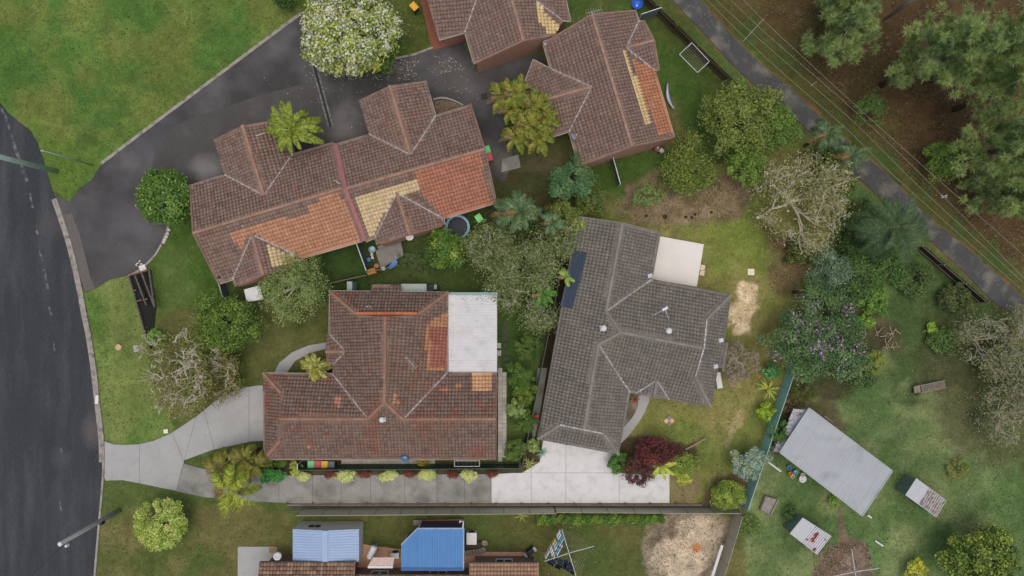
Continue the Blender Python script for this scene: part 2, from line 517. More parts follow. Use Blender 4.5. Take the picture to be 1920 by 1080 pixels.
kerb('driveway_edging', EDGE2, -1, 3, .08)
kerb('bed_edging', [(740, 111), (775, 104), (812, 90)], -3, 1, .08)
kerb('bed_edging', smooth_line([(812, 187), (830, 184), (850, 189), (868, 198)], 4), -2, 1, .08)
# trench drain across the shared driveway
dr = thing('trench_drain', 'long narrow metal trench drain crossing the dark shared driveway', 'drain', W(595, 145))
m = MB()
for k in (-1, 1):
    m.beam(W(571 + 4 * k, 56, .02), W(620 + 4 * k, 237, .02), .15, .06)
m.build('concrete_edge', mat('drain_edge', C(112, 110, 104), var=.5, scale=4, fine=6, finevar=.5), dr)
MB().beam(W(571, 56, .012), W(620, 237, .012), .3, .03).build('channel', mat('drain_grate', C(40, 42, 42), rough=.6), dr)
m = MB()
for i in range(64):
    t = (i + .5) / 64
    a = W(571 + 49 * t, 56 + 181 * t, .022)
    m.box(a, (.26, .05, .03), rz=-math.atan2(49, 181) * -1)
m.build('grate', mat('drain_grate', C(40, 42, 42), rough=.6), dr)
tag(MB().box(W(908, 181, .03), (.55, .55, .04), rz=.2).build('drain_cover', mat('iron_grate', C(46, 44, 42), rough=.7)), 'small dark square drain grate in the driveway by the palm clump', 'drain cover')

# concrete driveway of the brown tiled house, slab by slab
DW1 = [(194, 827), (213, 833), (233, 834), (260, 833), (287, 827), (320, 813), (367, 782), (400, 755), (433, 737), (457, 727), (480, 723), (512, 722), (512, 826), (473, 827), (400, 843), (345, 863), (345, 868), (337, 895), (330, 920), (300, 914), (267, 907), (230, 900), (198, 901), (194, 890)]
slabs('concrete_driveway', DW1, .022, CONC, [ln((323, 811), (345, 866)), ln((345, 866), (330, 921)), vx(262), ln((383, 770), (402, 843)), vx(467)])
DW2 = [(330, 921), (345, 869), (377, 878), (430, 888), (480, 892), (560, 891), (922, 889), (922, 943), (560, 944), (480, 940), (383, 932)]
slabs('long_driveway', DW2, .022, CONC_OLD, [vx(x) for x in (523, 586, 640, 695, 759, 820, 871)])
DW3 = [(922, 889), (960, 887), (980, 886), (1012, 866), (1020, 815), (1160, 845), (1150, 883), (1175, 889), (1255, 888), (1255, 943), (922, 943)]
slabs('parking_pad', DW3, .026, CONC_NEW, [ln((900, 886.5), (1300, 886.5)), vx(996), vx(1061), vx(1161)])
sheet('mulch_bed', [(812, 190), (830, 187), (850, 191), (868, 200), (864, 208), (820, 220)], .03, mat('twig_mulch', C(104, 92, 76), var=.35, scale=5, fine=16, finevar=.5, bump=.6, bscale=12))
sheet('garden_path', smooth_line([(1217, 745), (1213, 763), (1205, 780), (1190, 802), (1172, 824), (1150, 840), (1150, 815), (1172, 798), (1187, 780), (1196, 760), (1198, 742)], 3, True), .024, CONC)
sheet('curved_path', [(513, 702), (523, 681), (547, 661), (577, 648), (612, 642), (612, 654), (580, 662), (553, 677), (536, 702)], .022, CONC)
sheet('side_path', [(1008, 690), (1026, 690), (1010, 790), (1000, 830), (996, 800)], .022, CONC_OLD)
sheet('concrete_pad', [(942, 298), (972, 290), (976, 314), (940, 323)], .02, CONC_OLD)
sheet('neighbour_slab', [(446, 1025), (519, 1025), (519, 1046), (500, 1062), (500, 1150), (446, 1150)], .03, CONC)
sheet('brick_paving', [(645, 1052), (672, 1018), (690, 1022), (752, 1030), (880, 1030), (905, 1035), (995, 1035), (997, 1070), (997, 1150), (600, 1150)], .03, PAVE_TAN)
sheet('red_brick_path', [(786, -10), (806, -10), (822, 78), (868, 62), (874, 76), (816, 93), (810, 92)], .03, PAVE_RED)

# separate pavers around the brown house
pv = bpy.data.objects.new('paver_path', None); COL.objects.link(pv); pv['kind'] = 'structure'
PVP = [[(934, 682), (952, 700), (948, 792), (952, 812), (950, 852), (934, 866)], [(640, 862), (820, 862), (820, 872), (640, 872)]]
m = MB()
for poly in PVP:
    HARD.append(poly)
    x0, x1 = min(p[0] for p in poly), max(p[0] for p in poly); y0, y1 = min(p[1] for p in poly), max(p[1] for p in poly)
    y = y0
    while y < y1:
        x = x0
        while x < x1:
            q = [(x, y), (x + 7.6, y), (x + 7.6, y + 7.6), (x, y + 7.6)]
            cx, cy = x + 4, y + 4
            if inside(poly, np.array([cx]), np.array([cy]))[0]:
                g = random.uniform(.92, 1.06)
                m.prism([W(a, b)[:2] for a, b in q], -.1, .02 + random.uniform(0, .006), col=C(186 * g, 183 * g, 174 * g))
            x += 8
        y += 8
tag(m.build('paver', ATT, pv), kind='stuff')
for i, y in enumerate((607, 620, 633, 647, 660, 672, 685)):
    tag(MB().box(W(947 + (i % 2), y, .03), (.42, .42, .06), rz=random.uniform(-.08, .08)).build('stepping_stone', mat('dark_stone', C(70, 70, 66), var=.2)),
        ['first', 'second', 'third', 'fourth', 'fifth', 'sixth', 'seventh'][i] + ' dark square stepping stone from the top beside the white patio roof', 'stepping stone', 'stepping stones along the white patio roof')
for i, (x, y) in enumerate(((936, 648), (936, 662))):
    tag(MB().box(W(x, y, .04), (.35, .5, .08)).build('paving_slab', PAVE_GREY), ['upper', 'lower'][i] + ' pale paving slab of the pair between patio roof and stepping stones', 'paving slab', 'pale slabs by the patio')

# gravel track
TR_A = [(1230, -30), (1260, 0), (1293, 34), (1340, 84), (1382, 130), (1440, 182), (1490, 222), (1545, 272), (1610, 335), (1680, 398), (1737, 445), (1800, 503), (1873, 575), (1960, 650)]
TR_B = [(1275, -30), (1312, 0), (1343, 34), (1387, 82), (1427, 120), (1480, 163), (1540, 222), (1600, 275), (1672, 335), (1733, 400), (1800, 455), (1860, 507), (1920, 560), (2000, 630)]
TRACK_POLY = smooth_line(TR_A, 3) + smooth_line(TR_B, 3)[::-1]
sheet('gravel_track', TRACK_POLY, .02, mat('track_surface', C(76, 77, 77), rough=.95, var=.18, scale=.5, fine=16, finevar=.3, bump=.4, bscale=40, stain=(C(112, 110, 100), .6, .5, .66)), depth=.1)

# ------------------------------------------------------------------ the ground sheet
STEP = .22
xs = np.concatenate([[-900, -300, -120], np.arange(-56, 56.01, STEP), [120, 300, 900]])
ys = np.concatenate([[-900, -300, -90], np.arange(-34, 34.01, STEP), [90, 300, 900]])
GX, GY = np.meshgrid(xs, ys)
GPX, GPY = GX * S + 960, 540 - GY * S
LOT = [(1075, 400), (1507, 252), (1592, 328), (1408, 955), (540, 950), (540, 890), (978, 882)]
GRASS = np.ones_like(GX)
n1 = fbm(GX * .12, GY * .12, 11); n2 = fbm(GX * .5, GY * .5, 23); n3 = fbm(GX * 1.6, GY * 1.6, 37)
def c3(r, g, b): return np.array(C(r, g, b))
GC = np.zeros(GX.shape + (3,))
GC[:] = c3(84, 100, 50)
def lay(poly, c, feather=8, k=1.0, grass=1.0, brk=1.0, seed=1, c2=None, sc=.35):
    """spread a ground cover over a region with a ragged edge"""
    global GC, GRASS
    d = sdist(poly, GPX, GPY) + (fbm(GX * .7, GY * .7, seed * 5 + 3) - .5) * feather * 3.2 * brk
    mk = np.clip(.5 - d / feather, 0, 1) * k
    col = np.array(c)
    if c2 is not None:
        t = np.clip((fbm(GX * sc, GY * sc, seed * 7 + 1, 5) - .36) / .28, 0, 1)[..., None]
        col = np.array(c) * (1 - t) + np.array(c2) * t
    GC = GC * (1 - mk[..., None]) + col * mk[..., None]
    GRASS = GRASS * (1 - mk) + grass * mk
BIG = 3000
lay([(-BIG, -BIG), (620, -BIG), (566, 27), (190, 308), (130, 380), (97, 353), (70, 270), (13, 210), (-BIG, 60)], C(78, 112, 46), 6, c2=C(106, 120, 54), seed=2, brk=.2)
lay([(60, 240), (195, 300), (130, 382), (90, 350)], C(88, 116, 40), 14, .7, seed=3)
lay([(150, 500), (250, 515), (280, 640), (300, 760), (330, 815), (260, 835), (190, 830), (178, 700)], C(88, 118, 50), 8, c2=C(114, 128, 66), seed=4)
lay([(282, 420), (350, 400), (420, 545), (390, 570), (330, 590), (285, 560)], C(66, 96, 36), 10, c2=C(84, 104, 48), seed=5)
lay([(300, 590), (420, 570), (620, 560), (620, 720), (500, 722), (430, 735), (330, 810), (290, 700)], C(78, 90, 42), 12, c2=C(98, 102, 56), seed=6)
lay([(430, 470), (720, 440), (900, 380), (930, 560), (620, 560), (450, 560)], C(58, 80, 36), 12, c2=C(70, 84, 42), seed=7)  # back lawns: own green, deepened by painted-in shade between the houses
lay([(735, 30), (815, -60), (830, 75), (745, 108)], C(84, 96, 42), 8, seed=8)
lay([(1040, -100), (1210, -100), (1300, 75), (1390, 170), (1380, 330), (1200, 380), (1080, 340), (1080, 300), (1260, 260), (1190, 40), (1050, 30)], C(66, 92, 36), 8, c2=C(82, 94, 46), seed=9)
lay([(1225, 190), (1262, 190), (1285, 260), (1270, 300), (1240, 290)], C(112, 100, 62), 12, .5, seed=10, grass=.5)
lay([(905, 160), (1000, 160), (1060, 260), (1080, 330), (930, 340), (935, 260)], C(92, 80, 62), 10, .8, grass=.2, c2=C(70, 82, 40), seed=12)
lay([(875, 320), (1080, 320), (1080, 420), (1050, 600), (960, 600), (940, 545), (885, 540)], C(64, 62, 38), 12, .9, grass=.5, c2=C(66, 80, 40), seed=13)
lay([(935, 560), (1040, 560), (1000, 700), (955, 760), (935, 680)], C(62, 88, 38), 8, .9, seed=14)
lay(LOT, C(106, 118, 54), 5, c2=C(128, 124, 70), seed=15, brk=.2, sc=.28)
lay([(1330, 330), (1440, 360), (1430, 500), (1330, 520), (1320, 440)], C(112, 126, 48), 20, .6, seed=16)
lay([(1140, 385), (1230, 330), (1340, 330), (1430, 330), (1420, 372), (1380, 412), (1290, 428), (1240, 432), (1170, 410)], C(136, 116, 92), 16, .88, grass=.2, c2=C(100, 88, 62), seed=17, sc=1.1, brk=1.4)
lay([(1440, 430), (1520, 470), (1500, 560), (1440, 545), (1455, 480)], C(96, 78, 56), 14, .8, grass=.3, seed=18)
lay([(1336, 530), (1365, 500), (1400, 600), (1380, 640)], C(120, 116, 62), 10, .4, seed=19)
lay(smooth_line([(1388, 536), (1418, 529), (1421, 560), (1413, 600), (1398, 626), (1374, 622), (1366, 598), (1378, 562)], 4, True), C(222, 202, 168), 9, .93, grass=.15, seed=20, c2=C(196, 174, 136), sc=1.6, brk=1.6)
lay([(1400, 640), (1440, 600), (1430, 700), (1400, 760), (1385, 740)], C(112, 104, 56), 14, .6, seed=21)
lay([(1388, 770), (1396, 774), (1376, 812), (1364, 840), (1356, 836), (1372, 804)], C(168, 152, 108), 8, .7, seed=22)
lay([(1318, 920), (1340, 892), (1390, 888), (1410, 915), (1400, 950), (1320, 948)], C(92, 74, 58), 8, .85, grass=.1, seed=23)
lay([(1256, 888), (1290, 880), (1320, 910), (1300, 948), (1256, 948)], C(128, 112, 84), 10, .7, grass=.4, seed=24)
lay([(1140, 845), (1180, 820), (1300, 830), (1310, 870), (1255, 890), (1160, 885)], C(74, 60, 46), 8, .9, grass=.2, seed=25)
lay([(1180, 738), (1202, 738), (1196, 775), (1172, 800), (1172, 770)], C(132, 122, 106), 4, .9, grass=0, seed=26, c2=C(96, 88, 74), sc=2)
lay([(1068, 405), (1090, 400), (1050, 610), (1020, 780), (1005, 830), (985, 880), (978, 860), (1010, 700)], C(58, 48, 38), 5, .95, grass=0, seed=27)  # side passage: soil colour darkened with the painted-in shade of fence and eaves
lay([(985, 825), (1020, 825), (1012, 866), (982, 886), (975, 880)], C(64, 56, 42), 4, .9, grass=.1, seed=28)
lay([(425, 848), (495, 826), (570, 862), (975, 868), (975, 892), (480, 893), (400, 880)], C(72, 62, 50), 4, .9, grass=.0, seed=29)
lay([(345, 864), (400, 845), (495, 826), (470, 860), (400, 882)], C(80, 94, 44), 5, .8, seed=30)
lay([(540, 944), (1255, 944), (1400, 946), (1400, 956), (540, 956)], C(76, 76, 68), 2, .95, grass=0, seed=31, brk=.2)
lay([(185, 955), (480, 945), (560, 966), (BIG, 965), (BIG, BIG), (0, BIG)], C(82, 96, 46), 4, c2=C(110, 106, 62), seed=32, brk=.3)
lay([(1000, 960), (1260, 965), (1270, 1100), (1100, BIG), (900, 1100), (690, 1020), (690, 966)], C(72, 88, 40), 8, .8, c2=C(92, 92, 48), seed=33)
lay([(1215, 975), (1262, 962), (1340, 962), (1376, 972), (1360, 1040), (1338, 1100), (1220, 1110), (1205, 1030)], C(112, 98, 82), 8, .9, grass=.1, seed=34, c2=C(148, 134, 114), sc=1.6)
lay(smooth_line([(1278, 985), (1300, 976), (1330, 978), (1352, 992), (1348, 1022), (1333, 1050), (1318, 1075), (1290, 1090), (1240, 1080), (1222, 1042), (1245, 1015), (1268, 1005)], 4, True), C(196, 178, 148), 7, .92, grass=0, seed=35, c2=C(172, 158, 134), sc=1.3, brk=1.8)
lay([(1296, 1020), (1314, 1018), (1316, 1035), (1300, 1038)], C(186, 116, 48), 3, .9, grass=0, seed=36)
lay([(1480, 690), (1600, 330), (1730, 470), (1870, 590), (BIG, 900), (BIG, BIG), (1360, BIG), (1400, 958)], C(84, 110, 60), 6, c2=C(118, 130, 82), seed=37, brk=.4, sc=.3)
lay([(1700, 480), (1850, 580), (1880, 700), (1700, 760), (1640, 640)], C(60, 82, 42), 30, .7, seed=38)
lay([(1640, 590), (1680, 600), (1690, 660), (1650, 650)], C(88, 76, 58), 10, .7, grass=.4, seed=39)
lay([(1750, 600), (1960, 580), (1960, 900), (1800, 860), (1740, 720)], C(82, 80, 52), 30, .7, grass=.6, seed=40)
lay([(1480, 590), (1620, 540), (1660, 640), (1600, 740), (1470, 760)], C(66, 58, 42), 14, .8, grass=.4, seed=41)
lay([(1470, 750), (1560, 740), (1580, 800), (1450, 850)], C(78, 62, 48), 12, .7, grass=.3, seed=42)
lay(smooth_line([(1570, 950), (1580, 955), (1590, 1005), (1620, 1018), (1634, 1050), (1636, 1090), (1610, 1130), (1530, 1130), (1522, 1085), (1545, 1040), (1570, 1015)], 4, True), C(122, 102, 88), 4, .95, grass=.05, seed=43, c2=C(96, 78, 66), sc=1.2)
lay([(1575, 1050), (1595, 1045), (1600, 1062), (1580, 1066)], C(166, 142, 116), 4, .8, grass=0, seed=44)
# bush beyond the track
lay([(1270, -80), (1340, 40), (1440, 130), (1560, 240), (1700, 380), (1960, 620), (BIG, 700), (BIG, -BIG), (1250, -BIG)], C(84, 82, 42), 10, c2=C(70, 86, 40), seed=45, grass=.7, sc=.5)
lay([(1365, -BIG), (1375, 0), (1470, 90), (1600, 215), (1720, 330), (1960, 545), (BIG, 600), (BIG, -BIG)], C(84, 68, 42), 16, .92, c2=C(88, 80, 45), seed=46, grass=.25, sc=.4)
lay([(1640, -100), (1960, -100), (1960, 500), (1800, 380), (1680, 200)], C(80, 61, 40), 30, .85, c2=C(86, 69, 45), seed=47, grass=.1)
lay(strip_px(TR_A, -7, 3), C(118, 92, 62), 5, .7, seed=48, grass=.2)
lay(strip_px(TR_B, -3, 7), C(122, 92, 60), 5, .75, seed=49, grass=.2)
lay(strip_px([(1205, 0), (1285, 82), (1372, 168)], -3, 2), C(120, 108, 66), 4, .6, seed=50)
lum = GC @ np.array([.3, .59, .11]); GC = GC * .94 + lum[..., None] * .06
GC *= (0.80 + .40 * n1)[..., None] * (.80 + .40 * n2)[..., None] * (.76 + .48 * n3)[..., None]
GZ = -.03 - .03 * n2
r, c = GX.shape
V = np.stack([GX.ravel(), GY.ravel(), GZ.ravel()], 1)
idx = np.arange(r * c).reshape(r, c)
F = np.stack([idx[:-1, :-1].ravel(), idx[:-1, 1:].ravel(), idx[1:, 1:].ravel(), idx[1:, :-1].ravel()], 1)
gm = mat('ground_cover', attr=True, rough=.95, var=.16, scale=2.2, fine=11, finevar=.30, bump=.6, bscale=14, spec=.1)
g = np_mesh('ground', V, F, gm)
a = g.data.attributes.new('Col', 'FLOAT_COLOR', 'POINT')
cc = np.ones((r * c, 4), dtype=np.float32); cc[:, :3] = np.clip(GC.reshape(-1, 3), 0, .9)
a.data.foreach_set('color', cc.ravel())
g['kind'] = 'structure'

# ------------------------------------------------------------------ houses
def zr(p, a, b, ze, pitch):
    """height of the roof seen at pixel p, on the plane rising from eave a-b at pitch degrees"""
    A, B = W(*a, ze).xy, W(*b, ze).xy
    d = (B - A).normalized()
    z = ze
    for _ in range(12):
        q = W(*p, z).xy - A
        z = ze + abs(d.x * q.y - d.y * q.x) * math.tan(math.radians(pitch))
    return z

def tri_lift(poly2, dev, tris, u, v):
    """interpolated deviation of a not quite flat roof plane at points u, v"""
    best = np.full(u.shape, -1e9); out = np.zeros(u.shape)
    for t in tris:
        (x1, y1), (x2, y2), (x3, y3) = poly2[t[0]], poly2[t[1]], poly2[t[2]]
        det = (y2 - y3) * (x1 - x3) + (x3 - x2) * (y1 - y3)
        if abs(det) < 1e-6: continue
        l1 = ((y2 - y3) * (u - x3) + (x3 - x2) * (v - y3)) / det
        l2 = ((y3 - y1) * (u - x3) + (x1 - x3) * (v - y3)) / det
        l3 = 1 - l1 - l2
        mn = np.minimum(np.minimum(l1, l2), l3)
        val = l1 * dev[t[0]] + l2 * dev[t[1]] + l3 * dev[t[2]]
        upd = mn > best
        out = np.where(upd, val, out); best = np.where(upd, mn, best)
    return out

def roof_tiles(parent, planes, colour, material, tw=.30, tl=.345, roll=.062, lap=.05):
    """every tile of the roof as real geometry: planes = lists of 3D points"""
    V, F, CC = [], [], []
    poly_v, poly_f, poly_c = [], [], []
    us = [0, .15, .5, .82, 1.0]       # profile across one tile: a roll, a flat pan and the groove to the next
    hs = [-.85, .9, .8, .1, -.85]
    under = MB()
    rng = np.random.default_rng(3)
    for pl in planes:
        P = [Vector(p) for p in pl]
        n = Vector((0, 0, 0))
        for i in range(len(P)):
            a, b = P[i], P[(i + 1) % len(P)]
            n += Vector(((a.y - b.y) * (a.z + b.z), (a.z - b.z) * (a.x + b.x), (a.x - b.x) * (a.y + b.y)))
        n.normalize()
        if n.z < 0: n = -n
        e = Vector((0, 0, 1)).cross(n); e.normalize()
        up = n.cross(e); up.normalize()
        if up.z < 0: up = -up; e = -e
        o = min(P, key=lambda p: (p - P[0]).dot(up))
        p2 = [((p - o).dot(e), (p - o).dot(up)) for p in P]
        dev = [(p - o).dot(n) for p in P]
        tris = tessellate_polygon([[Vector((x, y, 0)) for x, y in p2]])
        under.add([p - Vector((0, 0, .03)) for p in P], [tuple(t) for t in tris])
        u0, u1 = min(x for x, y in p2), max(x for x, y in p2); v1 = max(y for x, y in p2)
        nu = int((u1 - u0) / tw) + 2; nv = int(v1 / tl) + 2
        iu, iv = np.meshgrid(np.arange(nu), np.arange(nv))
        iu, iv = iu.ravel(), iv.ravel()
        ua = u0 - .5 * tw + iu * tw; va = iv * tl
        cin = np.stack([inside(p2, ua + tw * dx, va + tl * dy) for dx, dy in ((.02, .02), (.98, .02), (.98, .98), (.02, .98), (.5, .5))])
        full = cin.all(0); part = ~full & (cin.any(0) | (sdist(p2, ua + tw / 2, va + tl / 2) < .27))
        fu, fv = ua[full], va[full]
        if len(fu):
            m = len(fu)
            base = len(V) and sum(len(x) for x in V) or 0
            pts = np.zeros((m, 20, 3))
            N = np.array(n); E = np.array(e); U = np.array(up); O = np.array(o)
            jit = rng.normal(0, .004, m)
            for k in range(5):
                for row, (dv, hh, rk) in enumerate(((0, lap, 1), (.88, .0, 1), (1.02, -.06, .5), (0, -.06, 0))):
                    uu = fu + us[k] * tw
                    vv = fv + dv * tl
                    h = tri_lift(p2, dev, tris, uu, vv) + hh + .05 + hs[k] * roll * rk + jit
                    pts[:, row * 5 + k] = O + uu[:, None] * E + vv[:, None] * U + h[:, None] * N
            V.append(pts.reshape(-1, 3))
            q = []
            for k in range(4): q += [(k, k + 1, 5 + k + 1, 5 + k), (5 + k, 5 + k + 1, 10 + k + 1, 10 + k), (15 + k, 15 + k + 1, k + 1, k)]
            q = np.array(q)
            F.append((q[None] + (base + 20 * np.arange(m))[:, None, None]).reshape(-1, 4))
            cen = O + (fu + tw / 2)[:, None] * E + (fv + tl / 2)[:, None] * U
            cl = np.array([colour(*PXY(*p), iu_, iv_) for p, iu_, iv_ in zip(cen, iu[full], iv[full])])
            CC.append(np.repeat(cl, 12, axis=0))
        for a_, b_, i_, j_ in zip(ua[part], va[part], iu[part], iv[part]):
            rect = [(a_, b_), (a_ + tw, b_), (a_ + tw, b_ + tl), (a_, b_ + tl)]
            for t in tris:
                q = clip_tri(rect, [p2[k] for k in t])
                if len(q) < 3: continue
                uu = np.array([x for x, y in q]); vv = np.array([y for x, y in q])
                rr = np.interp((uu - a_) / tw, us, hs)
                h = tri_lift(p2, dev, tris, uu, vv) + .05 + lap * (1 - (vv - b_) / tl) + rr * roll * .5
                w3 = [o + e * float(x) + up * float(y) + n * float(k) for x, y, k in zip(uu, vv, h)]
                bb = len(poly_v); poly_v += w3; poly_f.append(tuple(range(bb, bb + len(q))))
                cp = o + e * (a_ + tw / 2) + up * (b_ + tl / 2)
                poly_c.append(colour(*PXY(*cp), i_, j_))
    if V:
        t = np_mesh('roof_tiles', np.concatenate(V), np.concatenate(F), material, parent, np.concatenate(CC))
        t['kind'] = 'stuff'
    if poly_f:
        mb = MB(); mb.v = [tuple(v) for v in poly_v]; mb.f = poly_f; mb.c = [tuple(c) for c in poly_c]
        mb.build('cut_tiles', material, parent)['kind'] = 'stuff'
    under.build('roof_deck', UNDER, parent)

def caps(parent, lines, colour, material, r=.14, name='ridge_capping'):
    """overlapping ridge and hip tiles along 3D lines"""
    for A, B in lines:
        m = MB()
        A, B = Vector(A), Vector(B)
        L = (B - A).length; nseg = max(1, int(L / .38))
        d = (B - A) / nseg
        side = d.cross(Vector((0, 0, 1))).normalized(); upv = side.cross(d).normalized()
        if upv.z < 0: upv = -upv
        for i in range(nseg):
            p, q = A + d * (i - .08), A + d * (i + 1)
            vs = []
            for pt, rr in ((p, r * 1.12), (q, r * .95)):
                for t in (-.15, .2, .5, .8, 1.15):
                    ang = math.pi * t
                    vs.append(pt + side * math.cos(ang) * rr + upv * (math.sin(ang) * rr * .75 + .085))
            m.add(vs, [(k, k + 1, 6 + k, 5 + k) for k in range(4)] + [(4, 3, 2, 1, 0), (5, 6, 7, 8, 9)], colour())
        m.build(name, material, parent)

def flash(parent, lines, w=.13, lift=.11, name='valley_flashing', material=None):
    for A, B in lines:
        m = MB()
        A, B = Vector(A), Vector(B)
        n = max(2, int((B - A).length / .22))
        side = (B - A).cross(Vector((0, 0, 1))).normalized()
        for i in range(n):
            a = A.lerp(B, i / n); b = A.lerp(B, (i + .8) / n)
            ww = w * random.uniform(.35, 1.0) / 2
            z = Vector((0, 0, lift))
            m.add([a - side * ww + z, a + side * ww + z, b + side * ww + z, b - side * ww + z], [(0, 1, 2, 3)])
        m.build(name, material or VALLEY, parent)

def gutters(parent, lines, material=GUTTER, w=.13):
    for A, B in lines:
        A, B = Vector(A), Vector(B)
        m = MB()
        dz = Vector((0, 0, -.05))
        m.beam(A + dz, B + dz, w, .11)
        m.build('gutter', material, parent)

def walls(parent, foot, z1, material, gables=(), d=.5):
    """foot: eave outline as world points; gables: (a, apex, b) triangles in world coords at the roof"""
    f = inset([p[:2] for p in foot], d)
    MB().prism(f, -.1, z1).build('wall', material, parent)
    n = len(f); ar = sum(f[i][0] * f[(i + 1) % n][1] - f[(i + 1) % n][0] * f[i][1] for i in range(n))
    for i in range(n):                                          # windows in the longer walls
        p, q = Vector((*f[i], 0)), Vector((*f[(i + 1) % n], 0))
        L = (q - p).length
        if L < 3.2: continue
        dr_ = (q - p) / L; nr_ = Vector((dr_.y, -dr_.x, 0)) * (1 if ar > 0 else -1)
        k = max(1, int(L / 4.5))
        for j in range(k):
            c = p + dr_ * (L * (j + .5) / k) + nr_ * .03
            w = .75 if L > 4 else .5
            m = MB()
            for a, b in ((-w, w),):
                m.beam(c + dr_ * a + Vector((0, 0, .9)), c + dr_ * b + Vector((0, 0, .9)), .1, .07); m.beam(c + dr_ * a + Vector((0, 0, 2.1)), c + dr_ * b + Vector((0, 0, 2.1)), .1, .07)
                for e in (a, 0, b): m.beam(c + dr_ * e + Vector((0, 0, .9)), c + dr_ * e + Vector((0, 0, 2.1)), .06, .1)
            o = m.build('window', METAL_WHITE, parent)
            MB().add([c - dr_ * w + Vector((0, 0, .93)), c + dr_ * w + Vector((0, 0, .93)), c + dr_ * w + Vector((0, 0, 2.07)), c - dr_ * w + Vector((0, 0, 2.07))], [(0, 1, 2, 3)]).build('pane', mat('dark_glass', C(40, 42, 44), rough=.2), o)
    for a, t, b in gables:
        a, t, b = Vector(a), Vector(t), Vector(b)
        mid = (a + b) / 2
        m = MB()
        nrm = (b - a).cross(Vector((0, 0, 1))).normalized() * .06
        a2, b2 = a.lerp(mid, .06), b.lerp(mid, .06)
        a2.z = b2.z = 0
        za, zb = a.z - .08, b.z - .08
        p = [Vector((a2.x, a2.y, -.05)), Vector((b2.x, b2.y, -.05)), Vector((b2.x, b2.y, zb)), Vector((t.x, t.y, t.z - .12)), Vector((a2.x, a2.y, za))]
        m.add([q + nrm for q in p] + [q - nrm for q in p], [(0, 1, 2, 3, 4), (9, 8, 7, 6, 5)] + [(i, (i + 1) % 5, 5 + (i + 1) % 5, 5 + i) for i in range(5)])
        m.build('gable_wall', material, parent)

def palette(base, alts, zones=(), jitter=.045, blot=None):
    """colour of the tile at a place: zones are repaired patches (polygon, colour)"""
    rg = random.Random(5)
    def f(px, py, i=0, j=0):
        c = base
        for poly, zc in zones:
            if inside(poly, np.array([px]), np.array([py]))[0]: c = zc
        k = 1 + rg.gauss(0, jitter)
        if c is base:
            for a, p in alts:
                if rg.random() < p: c = a
            if blot is not None:
                nv = float(fbm(np.array([px * .02]), np.array([py * .02]), 91)[0])
                if nv > .56 and rg.random() < (nv - .54) * 2.5: c = blot
        else: k = 1 + rg.gauss(0, .06)
        return tuple(max(.01, x * k) for x in c)
    return f
def capcol(r, g, b):
    def f():
        k = random.uniform(.9, 1.12)
        return tuple(x * k for x in C(r, g, b))
    return f

